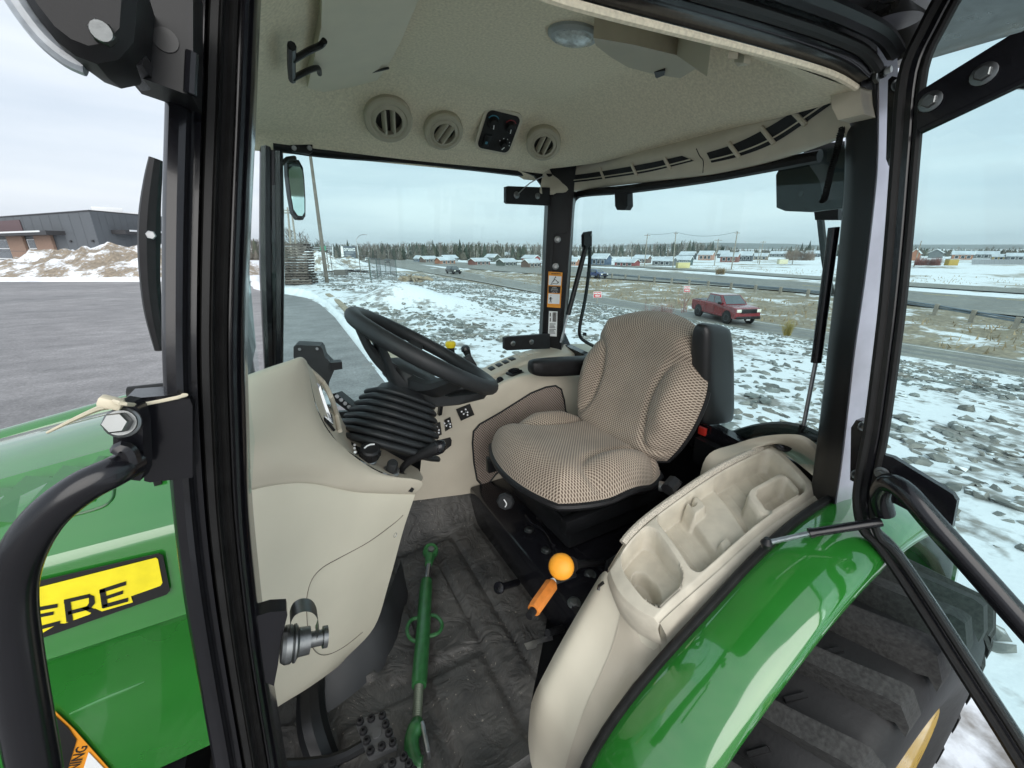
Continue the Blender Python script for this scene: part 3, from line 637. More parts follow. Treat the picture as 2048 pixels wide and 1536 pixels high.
# gas strut of the door
g0, g1_, g2_ = PY(1533, 1086, .37), PY(1622, 1066, .34), PX(1762, 1044, 1.03)
st = MB().tube([g1_, g2_], .0095, 12).build('door_gas_strut', BLACK, T); MB().tube([g0, g1_], .0055, 10).build('piston_rod', STEEL, st)
MB().tube([g1_ + (g2_ - g1_) * -.03, g1_ + (g2_ - g1_) * .03], .0112, 12).build('strut_collar', BLACK, st); MB().lathe(g0 - V((0, 0, .012)), (0, 0, 1), [(0, .008), (.012, .012), (.024, .006)], 12).build('ball_stud', BLKSAT, st)

# ================================================================== LEFT FENDER, WHEEL
AX = V((1.15, 0, .70))
def FP(th, r, Y): return V((AX.x + r * math.cos(th), Y, AX.z + r * math.sin(th)))
def sy(t): return .388 + .040 * sst(118, 158, t)
prof = [(.012, .780), (.0, .790), (-.015, .796), (-.055, .799), (-.09, .795), (-.125, .786), (-.143, .777), (-.151, .765), (-.151, .745), (-.143, .742)]
fe = MB().grid([[FP(R(t), r, sy(t) + y * (1 + (sy(t) - .388) * 5)) for y, r in prof] for t in range(20, 206, 3)]); fe.build('fender', GREEN, T, ang=60, label='glossy green left rear fender')
MB().grid([[FP(R(t), .770, sy(t) + .022), FP(R(t), .797, sy(t) + .018), FP(R(t), .803, sy(t) + .010), FP(R(t), .800, sy(t) + .001), FP(R(t), .785, sy(t) - .002)] for t in range(20, 206, 3)]).build('fender_trim', RUBBER, T, ang=60)
WZ = V((1.15, .33, .67))
TYRE = mat('tyre_rubber', (.009, .0092, .010), .65, 0, .3, 14, .3, 90, rv=.1, dist=.002)
TYREW = mat('scuffed_tyre_lug', (.032, .032, .031), .8, 0, .5, 120, .5, 200, rv=.08, dist=.0015)
W = MB()
tp_ = [(-.205, .34), (-.225, .40), (-.23, .48), (-.225, .55), (-.205, .585), (-.18, .598), (-.1, .602), (0, .604), (.1, .602), (.18, .598), (.205, .585), (.225, .55), (.23, .48), (.225, .40), (.205, .34)]
W.lathe(WZ, (0, 1, 0), tp_, 72); wh = W.build('rear_wheel', TYRE, T, ang=50)
lug = MB()
def lugsec(u):   # u 0 centre .. 1 shoulder ; local angle + lateral
    lat = -.005 - .205 * u; ang = -R(6) * (u ** 1.15); return lat, ang
secs = []
for u in (0, .15, .4, .7, .92, 1.0, 1.06):
    lat, ang = lugsec(min(u, 1)); hw = .019 + .004 * u; top = .662 if u < 1 else .640
    base = .594 if u <= 1 else .575
    if u > 1: lat -= .018; top = .60; base = .575
    if u == 1.0: top = .655; base = .60
    def q(a_, r_): return V((r_ * math.cos(a_), lat, r_ * math.sin(a_)))
    secs.append([q(ang - (hw + .01) / .64, base), q(ang - hw / .64, top), q(ang + hw / .64, top), q(ang + (hw + .01) / .64, base)])
lug.loft(secs)
lme = lug.mesh('tread_lug', True, 25); lme.materials.append(TYREW)
mir = lme.copy()
for v in mir.vertices: v.co.y = -v.co.y
mir.flip_normals()
NL = 28
for k in range(NL):
    for side, me in ((0, lme), (1, mir)):
        o = bpy.data.objects.new('tread_lug', me); COL.objects.link(o); o.parent = wh
        a_ = 2 * math.pi * (k + .5 * side) / NL
        o.matrix_parent_inverse = Matrix.Identity(4); o.matrix_basis = Matrix.Translation(WZ) @ Matrix.Rotation(-a_, 4, 'Y')
for k in range(NL):
    a_ = 2 * math.pi * (k + .45) / NL
    for (lat, da, ro) in ((-.08, 0, .5), (-.135, .05, -.7)):
        n_ = V((math.cos(a_ + da), 0, math.sin(a_ + da))); t_ = V((-n_.z, 0, n_.x)); x_ = (t_ * math.cos(ro) + V((0, 1, 0)) * math.sin(ro))
        MB().box(WZ + n_ * .606 + V((0, lat, 0)), (.045, .009, .012), Matrix((x_, n_.cross(x_), n_)).transposed()).build('mud_bar', TYRE, wh, False)
MB().lathe(WZ, (0, 1, 0), [(-.21, .345), (-.20, .33), (-.15, .31), (-.09, .29), (-.07, .12), (-.07, 0)], 40).build('rim', mat('yellow_rim_paint', (.75, .45, .02), .3, coat=.5), wh, ang=30)
# right fender and wheel, mostly hidden by the cab
fe2 = MB().grid([[V((FP(R(t), r, 0).x, 2.14 - (.40 + y), FP(R(t), r, 0).z)) for y, r in prof] for t in range(20, 206, 5)]); fe2.build('fender', GREEN, T, ang=60)
W2 = MB().lathe(V((1.15, 1.81, .67)), (0, 1, 0), tp_, 40).build('rear_wheel', TYRE, T, ang=50)
for k in range(NL):
    for side, me in ((0, lme), (1, mir)):
        o = bpy.data.objects.new('tread_lug', me); COL.objects.link(o); o.parent = W2
        o.matrix_parent_inverse = Matrix.Identity(4); o.matrix_basis = Matrix.Translation(V((1.15, 1.81, .67))) @ Matrix.Rotation(-2 * math.pi * (k + .5 * side) / NL, 4, 'Y')
# ================================================================== LEFT CONSOLE TRAY
Oe = cr1([PY(x, y, Y) for x, y, Y in ((1320, 1240, .437), (1345, 1216, .437), (1432, 1140, .437), (1530, 1054, .437), (1642, 978, .437))], 64)
Ie = cr1([PY(x, y, Y) for x, y, Y in ((1218, 1134, .605), (1262, 1068, .625), (1330, 1010, .635), (1440, 936, .635), (1545, 885, .615))], 64)
LEN, WID = .70, .20
def sd(a, b, ca, cb, wa, wb, r):
    dx, dy = abs(a - ca) - wa / 2 + r, abs(b - cb) - wb / 2 + r
    return math.hypot(max(dx, 0), max(dy, 0)) + min(max(dx, dy), 0) - r
def tray(s, t):
    a, b = s * LEN, t * WID; h = 0
    d1 = sd(a, b, .172, .103, .20, .168, .045); h -= .066 * sst(.002, -.006, d1)
    dc = math.hypot(a - .150, (b - .095) * .95) - .052; h -= .035 * sst(.003, -.007, dc) * (d1 < 0)
    if d1 < 0: h += .022 * sst(.09, .0, b - .03) * sst(.0, .01, dc)
    d2 = sd(a, b, .480, .104, .372, .172, .028); h -= .074 * sst(.002, -.006, d2)
    if d2 < 0:
        h += .022 * sst(.005, -.005, sd(a, b, .46, .105, .10, .17, .012))                 # raised middle step
        h += .030 * sst(.004, -.004, sd(a, b, .425, .160, .045, .045, .008)) - .03 * sst(.002, -.002, sd(a, b, .425, .176, .012, .03, .004))
        h += .022 * sst(.004, -.004, sd(a, b, .435, .04, .03, .025, .006))
        h += .062 * sst(.004, -.004, sd(a, b, .595, .062, .115, .085, .025)) - .060 * sst(.003, -.006, sd(a, b, .603, .058, .085, .062, .018))
        h += .0018 * (math.sin(a * 200) > .8) * (h < -.070)
    e = min(s * LEN, (1 - s) * LEN, b, WID - b); h -= .012 * (1 - sst(0, .014, e))
    return h
NS = len(Oe)
rows = []
for i in range(NS):
    s = i / (NS - 1); r_ = []
    for k in range(121):
        t = k / 120; p = Oe[i].lerp(Ie[i], t); bulge = math.sin(math.pi * (1 - t)) * .012
        fr_ = -.055 * (1 - sst(0, .16, s)) * 1.0
        fb = sst(.18, 0, s) * math.sin(math.pi * min(max(t, 0), 1)) ** .8
        r_.append(p + V((-.030 * fb, 0, tray(s, t) + bulge * .6 - .012 * fb)))
    rows.append(r_)
MB().grid([rows[0], [p + V((-.003, 0, -.012)) for p in rows[0]], [p + V((.02, 0, -.07)) for p in rows[0]]]).build('console_front', BEIGED, T, ang=60)
tr = MB().grid(rows); tr.build('side_console', BEIGED, T, ang=180, label='beige left side console with storage bins')
# speckled fabric-like edge strip along the inner side
MB().tube([p + V((0, .004, -.004)) for p in Ie[48:240]], .010, 8).build('console_edging', mat('perforated_edge', (.47, .43, .36), .7, 0, .55, 420), T)
MB().grid([[p + V((0, .002, -.006)) for p in Ie], [p + V((0, .015, -.2)) for p in Ie]]).build('console_side', BEIGE, T)
wl_ = cr1([PY(x, y, Y) for x, y, Y in ((1345, 1312, .432), (1366, 1274, .424), (1434, 1200, .410), (1525, 1116, .405), (1665, 1008, .405))], 64)
MB().grid([[p + V((0, -.001, -.008)) for p in Oe], [p.lerp(q, .35) + V((0, -.004, 0)) for p, q in zip(Oe, wl_)], [p.lerp(q, .8) + V((0, .006, 0)) for p, q in zip(Oe, wl_)], wl_]).build('console_side', BEIGED, T, ang=60)
MB().prism([p.lerp(q, .55) + V((0, -.0055, 0)) for p, q in list(zip(Oe, wl_))[188:252:4]] + [p.lerp(q, .97) + V((0, -.0055, 0)) for p, q in list(zip(Oe, wl_))[251:187:-4]], (0, .003, 0)).build('console_opening', DECALB, T, False)
# rear end of the console with the covered socket
rb = [[PY(x, y, Y) for x, y, Y in r_] for r_ in (
    [(1392, 1000, .74), (1412, 915, .72), (1470, 888, .69), (1530, 872, .61), (1600, 870, .52), (1640, 895, .475)],
    [(1400, 978, .71), (1430, 922, .69), (1490, 893, .655), (1545, 880, .59), (1610, 885, .505), (1650, 925, .465)],
    [(1425, 948, .66), (1470, 915, .65), (1525, 892, .612), (1580, 888, .55), (1630, 915, .49), (1668, 945, .45)],
    [(1440, 940, .636), (1490, 908, .634), (1543, 887, .618), (1600, 915, .545), (1640, 945, .485), (1674, 965, .445)],
    [(1543, 887, .616), (1570, 905, .578), (1600, 930, .53), (1630, 955, .485), (1650, 975, .455), (1672, 996, .432)])]
MB().patch(rb, 6, 6).build('console_rear', BEIGE, T, ang=70)
c = PY(1565, 889, .580)
n = V((-.25, -.45, .85)).normalized()
so_ = MB().lathe(c, n, [(0, .026), (.003, .026), (.006, .022), (.007, .019)], 24).build('socket_cover', BLKPL, T, ang=30)
MB().lathe(c, n, [(.007, .0185), (.010, .016), (.0105, 0)], 24).build('cap', BLACK, so_); MB().box(c + V((.02, -.010, .010)), (.013, .016, .009), None, .003).build('tab', BLKPL, so_)
MB().tube([PX(x, y, 1.30) for x, y in ((1395, 905), (1440, 885), (1510, 862), (1580, 858), (1640, 880))], .022, 10, sm=4).build('rear_seal', RUBBER, T)
# thigh panel sweeping down from the tray to the floor
th = [[PY(x, y, Y) for x, y, Y in r_] for r_ in (
    [(1200, 1150, .66), (1216, 1146, .603), (1244, 1214, .545), (1288, 1242, .485), (1338, 1226, .438)],
    [(1150, 1235, .66), (1168, 1238, .62), (1204, 1288, .56), (1254, 1322, .495), (1342, 1316, .430)],
    [(1100, 1325, .66), (1118, 1330, .62), (1158, 1368, .56), (1206, 1398, .495), (1282, 1372, .430)],
    [(1063, 1405, .66), (1082, 1418, .62), (1122, 1452, .56), (1165, 1474, .495), (1236, 1438, .430)],
    [(1050, 1500, .66), (1066, 1518, .62), (1105, 1540, .56), (1145, 1556, .50), (1204, 1520, .430)],
    [(1052, 1640, .66), (1060, 1650, .62), (1095, 1660, .565), (1135, 1670, .505), (1180, 1610, .430)])]
tm = MB().patch(th, 6, 6); tm.build('thigh_panel', BEIGEL, T, ang=70); TB = bvh(tm)
def onB(tree, px, py, off, fb=.5):
    p = hit(tree, px, py, off)[0]; return p if p is not None else PY(px, py, fb)
s0 = [(1243, 1214), (1238, 1248), (1222, 1302), (1200, 1352), (1170, 1420), (1145, 1490), (1125, 1560)]
s1_ = [(1322, 1250), (1318, 1318), (1268, 1372), (1228, 1436), (1204, 1496), (1190, 1550), (1180, 1600)]
MB().patch([[onB(TB, x + (X2 - x) * t, y + (Y2 - y) * t, .003) for (x, y), (X2, Y2) in zip(s0, s1_)] for t in (0, .33, .66, .97)], 3, 4).build('panel_band', BEIGE, T)
MB().tube([onB(TB, x, y, .002) for x, y in ((1208, 1165), (1200, 1172), (1198, 1180))], .004, 8).build('screw_recess', DECALB, T)

# ================================================================== DASH
Yc5 = (.665, .70, .74, .785, .83)
up = [[PY(x, y, Y) for (x, y), Y in zip(r_, ys)] for r_, ys in (
    ([(430, 775), (520, 742), (575, 724), (600, 716), (612, 722)], (.74, .77, .79, .81, .84)),
    ([(430, 782), (520, 748), (578, 729), (604, 722), (616, 732)], (.69, .72, .75, .775, .80)),
    ([(430, 845), (520, 818), (580, 805), (614, 802), (634, 818)], (.665, .70, .735, .77, .80)),
    ([(430, 912), (520, 890), (590, 880), (645, 880), (675, 884)], (.655, .695, .735, .775, .81)),
    ([(430, 962), (530, 936), (612, 928), (695, 932), (760, 945)], (.65, .69, .735, .785, .825)),
    ([(430, 990), (530, 962), (618, 955), (715, 962), (842, 962)], (.65, .69, .74, .79, .86)),
    ([(430, 1004), (530, 974), (620, 967), (720, 984), (832, 986)], (.655, .695, .745, .80, .87)),
    ([(430, 1008), (530, 977), (620, 970), (720, 988), (826, 992)], (.69, .72, .77, .83, .91)))]
um = MB().patch(up, 6, 7); um.build('dash_cowl', BEIGE, T, ang=70, label='beige dash cowl around the steering column'); UB = bvh(um)
lo = [[PY(x, y, Y) for (x, y), Y in zip(r_, ys)] for r_, ys in (
    ([(430, 1000), (530, 972), (620, 966), (720, 984), (830, 988)], (.67, .71, .76, .815, .885)),
    ([(435, 1008), (530, 978), (620, 972), (720, 991), (828, 996)], (.655, .693, .743, .80, .87)),
    ([(450, 1100), (540, 1080), (630, 1072), (720, 1076), (806, 1062)], (.645, .685, .735, .79, .87)),
    ([(465, 1220), (560, 1200), (640, 1184), (712, 1172), (778, 1165)], (.645, .685, .735, .79, .87)),
    ([(490, 1330), (570, 1304), (640, 1275), (695, 1262), (748, 1255)], (.66, .70, .75, .80, .88)),
    ([(525, 1425), (565, 1400), (612, 1372), (660, 1340), (690, 1318)], (.70, .74, .78, .83, .90)),
    ([(528, 1428), (568, 1403), (615, 1375), (663, 1343), (694, 1320)], (.80, .84, .88, .93, 1.0)))]
lm_ = MB().patch(lo, 6, 7); lm_.build('dash_lower_panel', BEIGEL, T, ang=70); LB_ = bvh(lm_)
MB().tube([onB(LB_, x, y, .0005, .8) for x, y in ((806, 1030), (790, 1045), (740, 1082), (680, 1115), (645, 1135), (624, 1158), (614, 1190), (613, 1225), (618, 1275), (632, 1304), (655, 1309), (690, 1292), (725, 1264))], .0009, 6, sm=4).build('panel_seam', mat('seam_shadow', (.16, .14, .115), .8), T)
for x, y in ((790, 1070), (533, 1405)):
    p, n = hit(LB_, x, y)
    if p is not None: MB().lathe(p - n * .002, n, [(0, .006), (.003, .006), (.001, .004), (.001, 0)], 12).build('screw', STEEL, T)
# right-hand end of the cowl: instrument face and knob shelf
kf = [[PY(x, y, Y) for x, y, Y in r_] for r_ in (
    [(612, 723, .84), (640, 760, .90), (672, 812, .96), (700, 862, .98), (770, 900, .98), (836, 938, .98)],
    [(614, 728, .81), (636, 775, .85), (668, 840, .88), (698, 890, .90), (768, 925, .92), (846, 955, .92)],
    [(616, 733, .802), (636, 820, .802), (676, 885, .812), (712, 912, .82), (766, 945, .83), (842, 962, .862)])]
km = MB().patch(kf, 5, 6); km.build('dash_shelf', BEIGE, T, ang=70); KB = bvh(km)
sp = [(614, 748), (636, 772), (656, 796), (663, 850), (648, 838), (628, 802)]
ic = MB().prism([onB(KB, x, y, .004, .85) for x, y in sp], (-.004, 0, -.002)).build('instrument_display', mat('display_glass', (.30, .32, .33), .06, .8, .1), T, False)
MB().tube([onB(KB, x, y, .005, .85) for x, y in ((612, 734), (640, 765), (662, 794), (668, 830), (675, 864))], .005, 8, sm=3).build('display_bezel', BEIGE, ic)
MB().tube([onB(KB, x, y, .004, .85) for x, y in ((634, 822), (648, 842), (664, 862))], .003, 6).build('display_slot', BLKPL, ic)
MB().prism([onB(UB, x, y, .001, .8) for x, y in ((816, 982), (823, 974), (828, 977), (824, 984))], (0, -.0008, 0)).build('screw_recess', GREYPL, T)
# rotary switch with its black scale and the plunger
pl = MB().prism([onB(KB, x, y, .002, .88) for x, y in ((701, 884), (712, 893), (724, 898), (716, 904), (708, 908), (710, 914), (719, 921), (704, 915))], (0, -.0012, .0004)).build('scale_decal', DECALB, T, False)
MB().prism([onB(KB, x, y, .002, .88) for x, y in ((742, 905), (752, 912), (756, 922), (746, 916))], (0, -.0012, .0004)).build('scale_decal', DECALB, T, False)
for x, y in ((706, 893), (705.5, 900), (707, 908)): 
    q = onB(KB, x, y, .0045, .88); MB().lathe(q, (.3, -.6, .7), [(0, .003), (.0008, .003)], 10).build('scale_mark', DECW, pl)
c, n = hit(KB, 737, 922); 
if c is None: c, n = PY(737, 922, .87), V((.3, -.5, .8))
n = V((.12, -.38, .9)).normalized()
k = MB().lathe(c, n, [(0, .018), (.008, .018), (.010, .015), (.016, .015)], 20).build('rotary_switch', STEEL, T)
kn = [(.016, .021), (.020, .0225), (.038, .021), (.042, .017), (.043, 0)]
kk = MB().lathe(c, n, kn, 24).build('knob', BLKPL, k, ang=30)
x, y, n_ = frame(n)
MB().tube([c + n * .0435 + x * (-.012 + .008 * i) + y * (.004 + .004 * math.sin(i)) for i in range(4)], .0018, 6).build('pointer', DECW, kk)
for i in range(10):
    a_ = 2 * math.pi * i / 10; MB().box(c + n * .029 + (x * math.cos(a_) + y * math.sin(a_)) * .0225, (.003, .003, .016), Matrix((x, y, n_)).transposed(), .0008).build('grip_rib', BLKPL, kk)
c = onB(KB, 782, 944, 0, .88)
k = MB().lathe(c, n, [(0, .019), (.004, .0195), (.008, .016)], 20).build('plunger', STEEL, T); MB().lathe(c, n, [(.008, .013), (.030, .012), (.033, .010), (.033, 0)], 20).build('cap', GREYPL, k)
# lever with black ball grip
lv = MB().tube([PY(x, y, Y) for x, y, Y in ((800, 952, .90), (806, 935, .89), (822, 920, .88), (845, 908, .865), (870, 897, .85), (880, 893, .845))], [.006, .008, .010, .013, .016, .0165], 12, sm=3).build('control_lever', BLKPL, T)
MB().lathe(PY(880, 893, .845), PY(884, 890, .84) - PY(870, 897, .85), [(-.014, .0165), (0, .017), (.010, .013), (.015, .006), (.016, 0)], 16).build('lever_end', BLACK, lv)
MB().prism([onB(KB, x, y, .002, .9) for x, y in ((784, 938), (797, 945), (813, 950), (800, 948))], (0, 0, .001)).build('lever_slot', DECALB, T, False)

# ================================================================== STEERING
wn = V((.52, -.055, .85)).normalized(); WC = PY(851, 702, YC); wx = V((0, 1, 0)).cross(wn).normalized(); wy = wn.cross(wx)
rim = MB().tube([WC + wx * .205 * math.cos(2 * math.pi * i / 64) + wy * .205 * math.sin(2 * math.pi * i / 64) for i in range(64)], .0200, 14, closed=True)
sw = rim.build('steering_wheel', GREYPL, T)
hub = WC - wn * .085
for a_ in (R(180), R(0), R(80), R(-80)):
    d_ = wx * math.cos(a_) + wy * math.sin(a_); t_ = wn.cross(d_)
    secs = []
    for u, hw, dz, th_ in ((.03, .055, -.080, .02), (.08, .045, -.078, .018), (.13, .032, -.060, .014), (.17, .026, -.030, .012), (.198, .024, -.004, .012)):
        c = WC + d_ * u + wn * dz
        secs.append([c + t_ * hw + wn * th_ * .2, c + t_ * hw * .8 + wn * th_, c - t_ * hw * .8 + wn * th_, c - t_ * hw + wn * th_ * .2, c - t_ * hw * .8 - wn * th_, c + t_ * hw * .8 - wn * th_])
    cols = [cr1([s_[j] for s_ in secs], 4) for j in range(6)]
    MB().loft([[cc[i] for cc in cols] for i in range(len(cols[0]))]).build('spoke', GREYPL, sw, ang=40)
MB().lathe(hub, wn, [(-.03, .05), (-.02, .075), (0, .082), (.02, .078), (.032, .06), (.035, 0)], 32).build('hub', GREYPL, sw, ang=40)
# shroud under the wheel (front-to-back fairing)
sh = [(744, 668), (756, 690), (764, 716), (790, 748), (838, 772), (888, 782), (945, 776), (968, 768), (955, 786), (905, 798), (850, 803), (812, 798), (790, 782), (770, 748), (755, 705)]
sm_ = MB(); ctr = V((0, 0, 0))
for x, y in sh: ctr += PY(x, y, YC)
ctr /= len(sh)
for (dy, sc) in ((-.075, .90), (-.068, .97), (-.045, 1.0), (.045, 1.0), (.068, .97), (.075, .90)):
    pass
secs = [[ctr + (PY(x, y, YC) - ctr) * sc + V((0, dy, 0)) for x, y in sh] for dy, sc in ((-.07, .88), (-.062, .96), (-.045, 1.0), (.045, 1.0), (.062, .96), (.07, .88))]
MB().loft(secs).build('column_shroud', GREYPL, sw, ang=50)
# bellows
b0, b1 = PY(768, 900, 1.0), PY(806, 778, 1.06)
axv = (b1 - b0); axn = axv.normalized(); ux = V((0, 1, 0)); ux = (ux - axn * axn.dot(ux)).normalized(); uz = axn.cross(ux)
secs = []; NR = 9
for i in range(NR * 6 + 1):
    t = i / (NR * 6); base = .138 - .062 * t ** 1.15; ph = (t * NR) % 1.0
    r_ = base + .0085 * math.sin(math.pi * ph) ** .7 - (.012 if ph < .08 or ph > .93 else 0)
    if t > .86: r_ = .072 - .012 * (t - .86) / .14
    c = b0 + axv * t
    secs.append([c + ux * x_ + uz * y_ for x_, y_ in rrect(0, 0, 2 * r_, 1.75 * r_, r_ * .62, 6)])
MB().loft(secs).build('column_bellows', BELLOW, T, ang=60)
# armoured phone-style monitor bracket and key pad behind the cowl
mo = [(587, 694), (592, 690), (640, 692), (645, 698), (650, 715), (665, 730), (668, 742), (660, 760), (655, 775), (652, 800), (630, 780), (600, 735), (587, 715)]
mb_ = MB().prism([PY(x, y, 1.15) for x, y in mo], (.01, .05, 0)).build('monitor_bracket', GREYPL, T, ang=25)
MB().prism([PY(x, y, 1.14) for x, y in ((660, 726), (684, 724), (685, 738), (660, 742))], (0, .03, 0)).build('bracket_arm', BLKPL, mb_)
for x, y in ((599, 698), (634, 697)): MB().bolt(PY(x, y, 1.148), (0, -1, 0), .004, .003, False).build('screw', STEEL, mb_)
kp = MB().prism([PY(x, y, 1.12) for x, y in ((664, 788), (671, 786), (704, 812), (706, 824), (700, 826), (668, 802))], (.02, .04, -.01)).build('key_pad', BLKPL, T, ang=25)
for i in range(4): MB().lathe(PY(674 + i * 8, 793 + i * 7, 1.118), (.2, -.9, .4), [(0, .006), (.002, .005)], 10).build('key', STEEL, kp)
# ================================================================== SEAT
def fabric(name, base, dot, pitch):
    m, n, b = nodes(name); A = n.nodes.new; K = n.links.new
    b.inputs['Roughness'].default_value = .9; b.inputs['Specular IOR Level'].default_value = .15; b.inputs['Sheen Weight'].default_value = .15
    u = A('ShaderNodeUVMap'); u.uv_map = 'UVMap'
    outs = []
    for off in (0.0, .5):
        sc = A('ShaderNodeVectorMath'); sc.operation = 'MULTIPLY_ADD'; sc.inputs[1].default_value = (1 / pitch, 1 / (pitch * 1.15), 0); sc.inputs[2].default_value = (off, off, 0)
        K(u.outputs[0], sc.inputs[0])
        fr_ = A('ShaderNodeVectorMath'); fr_.operation = 'FRACTION'; K(sc.outputs[0], fr_.inputs[0])
        sb = A('ShaderNodeVectorMath'); sb.operation = 'SUBTRACT'; sb.inputs[1].default_value = (.5, .5, 0); K(fr_.outputs[0], sb.inputs[0])
        ln = A('ShaderNodeVectorMath'); ln.operation = 'LENGTH'; K(sb.outputs[0], ln.inputs[0]); outs.append(ln.outputs['Value'])
    mn = A('ShaderNodeMath'); mn.operation = 'MINIMUM'; K(outs[0], mn.inputs[0]); K(outs[1], mn.inputs[1])
    mr = A('ShaderNodeMapRange'); mr.inputs['From Min'].default_value = .20; mr.inputs['From Max'].default_value = .32; K(mn.outputs[0], mr.inputs['Value'])
    nz_ = A('ShaderNodeTexNoise'); nz_.inputs['Scale'].default_value = 9; nz_.inputs['Detail'].default_value = 8
    t = A('ShaderNodeTexCoord'); K(t.outputs['Object'], nz_.inputs['Vector'])
    rp = A('ShaderNodeValToRGB'); rp.color_ramp.elements[0].position = .3; rp.color_ramp.elements[1].position = .7
    rp.color_ramp.elements[0].color = (*[c * .88 for c in base], 1); rp.color_ramp.elements[1].color = (*[c * 1.1 for c in base], 1); K(nz_.outputs['Fac'], rp.inputs['Fac'])
    mx_ = A('ShaderNodeMix'); mx_.data_type = 'RGBA'; mx_.inputs[6].default_value = (*dot, 1); K(mr.outputs[0], mx_.inputs[0]); K(rp.outputs['Color'], mx_.inputs[7])
    K(mx_.outputs[2], b.inputs['Base Color'])
    bp = A('ShaderNodeBump'); bp.inputs['Strength'].default_value = .6; bp.inputs['Distance'].default_value = .002; K(mr.outputs[0], bp.inputs['Height']); K(bp.outputs[0], b.inputs['Normal'])
    return m
FAB = fabric('seat_fabric', (.43, .36, .29), (.11, .083, .062), .0102)
FABI = fabric('console_fabric', (.36, .30, .26), (.085, .063, .05), .0108)
SY = 1.035
se = MB().box(V((.86, SY, ZR(-.78))), (.34, .34, .16), None, .02)
seat = se.build('seat', BLKSAT, T, label='beige dotted fabric seat with black armrests')
def sq(s, t, k=.36): return s * math.sqrt(1 - k * t * t), t * math.sqrt(1 - k * s * s)
NG = 70
def cush(s, t):
    a, b = sq(s, t); X = .815 + .262 * a; Y = SY + .272 * b
    e = max(abs(s), abs(t)); h = .085 * (1 - e ** 7)
    # kidney shaped side bolsters
    kd = math.hypot((s - .16) / .62, (abs(t) - .80) / .33)
    h += .028 * sst(1.0, .3, kd) - .012 * math.exp(-((kd - 1.0) / .11) ** 2) * (abs(t) < .95)
    h += .018 * sst(-.2, -.75, s) * (1 - e ** 8) * (1 - .4 * abs(t)) - .022 * sst(-.35, .9, s)
    h -= .010 * math.exp(-(t / .5) ** 2) * sst(-.6, .2, s)
    return V((X, Y, ZR(-.70) + h))
rows = hgrid(cush, -1, 1, NG, -1, 1, NG)
cm = MB().grid(rows); me = cm.mesh('seat_cushion', True, 180); uvgrid(me, NG + 1, .52 / NG, .54 / NG); link('seat_cushion', me, FAB, seat)
ring = [cush(math.cos(a_) if False else s, t) for s, t in [(-1, -1 + i * .1) for i in range(20)] + [(-1 + i * .1, 1) for i in range(20)] + [(1, 1 - i * .1) for i in range(20)] + [(1 - i * .1, -1) for i in range(20)]]
MB().tube([p + V((0, 0, -.006)) for p in ring], .011, 8, closed=True).build('cushion_trim', BLKPL, seat)
MB().loft([[p + (V((.815, SY, 0)) - V((p.x, p.y, 0))) * k + V((0, 0, z)) for p in ring] for k, z in ((.0, -.012), (.06, -.035), (.2, -.055), (.5, -.06))]).build('seat_pan', BLKPL, seat, ang=60)
# backrest
B0, B1 = V((1.000, SY, ZR(-.715))), V((1.165, SY, ZR(-.205))); bu = (B1 - B0); bl = bu.length; bu = bu.normalized(); bnv = V((-bu.z, 0, bu.x))
def back(s, t, thick=1.0):
    a, b = sq(s, t, .36); hgt = (a + 1) / 2 * bl
    wid = .278 - .025 * sst(.1, 1.0, s) + .0 * s
    e = max(abs(s), abs(t)); h = .075 * (1 - e ** 6) * thick
    kd = math.hypot((s + .18 - .1 * (1 - abs(t))) / .66, (abs(t) - .86) / .40)
    h += .030 * sst(1.0, .3, kd) * (1 - abs(t) ** 12) - .013 * math.exp(-((kd - 1.0) / .08) ** 2) * (abs(t) < .97)
    h += .02 * sst(.3, .8, s) * (1 - e ** 6) + .045 * sst(-.45, -1.0, s) * (1 - abs(t) ** 4)
    c = B0 + bu * hgt + V((0, wid * b, 0)) + bnv * (h - .02) + bnv * (-.02 * (1 - abs(b)) ** 1)
    return c
rows = hgrid(back, -1, 1, NG, -1, 1, NG)
cm = MB().grid(rows); me = cm.mesh('seat_backrest', True, 180); uvgrid(me, NG + 1, .50 / NG, .52 / NG); link('seat_backrest', me, FAB, seat)
ring = [back(s, t) for s, t in [(-1, -1 + i * .1) for i in range(20)] + [(-1 + i * .1, 1) for i in range(20)] + [(1, 1 - i * .1) for i in range(20)] + [(1 - i * .1, -1) for i in range(20)]]
MB().tube([p - bnv * .010 for p in ring[68:80] + ring[:32]], .007, 8).build('backrest_trim', BLKPL, seat)
bc = sum(ring, V((0, 0, 0))) / len(ring)
MB().loft([[p + (bc - p) * k - bnv * z for p in ring] for k, z in ((.035, .012), (.05, .03), (.12, .05), (.4, .065))]).build('backrest_shell', BLKPL, seat, ang=60)
# armrests
def pad(secs, name, m=BLKPL):
    cols = [cr1([V(s_[j]) for s_ in secs], 5) for j in range(len(secs[0]))]
    return MB().loft([[cc[i] for cc in cols] for i in range(len(cols[0]))]).build(name, m, seat, ang=45)
secs = []
for (y, x0, x1, hw) in ((646, 1404, 1440, .012), (651, 1396, 1450, .024), (670, 1391, 1455, .033), (720, 1388, 1459, .038), (780, 1387, 1461, .038), (825, 1387, 1462, .036), (843, 1391, 1460, .028), (849, 1402, 1450, .012)):
    a, b = PY(x0, y, .80), PY(x1, y + (4 if y < 660 else -6), .80)
    c = (a + b) / 2; hx = (b - a) / 2
    secs.append([c + hx * math.copysign(abs(math.cos(q_)) ** .55, math.cos(q_)) * .86 + V((0, -hw * math.copysign(abs(math.sin(q_)) ** .55, math.sin(q_)), 0)) for q_ in [2 * math.pi * i / 24 for i in range(24)]])
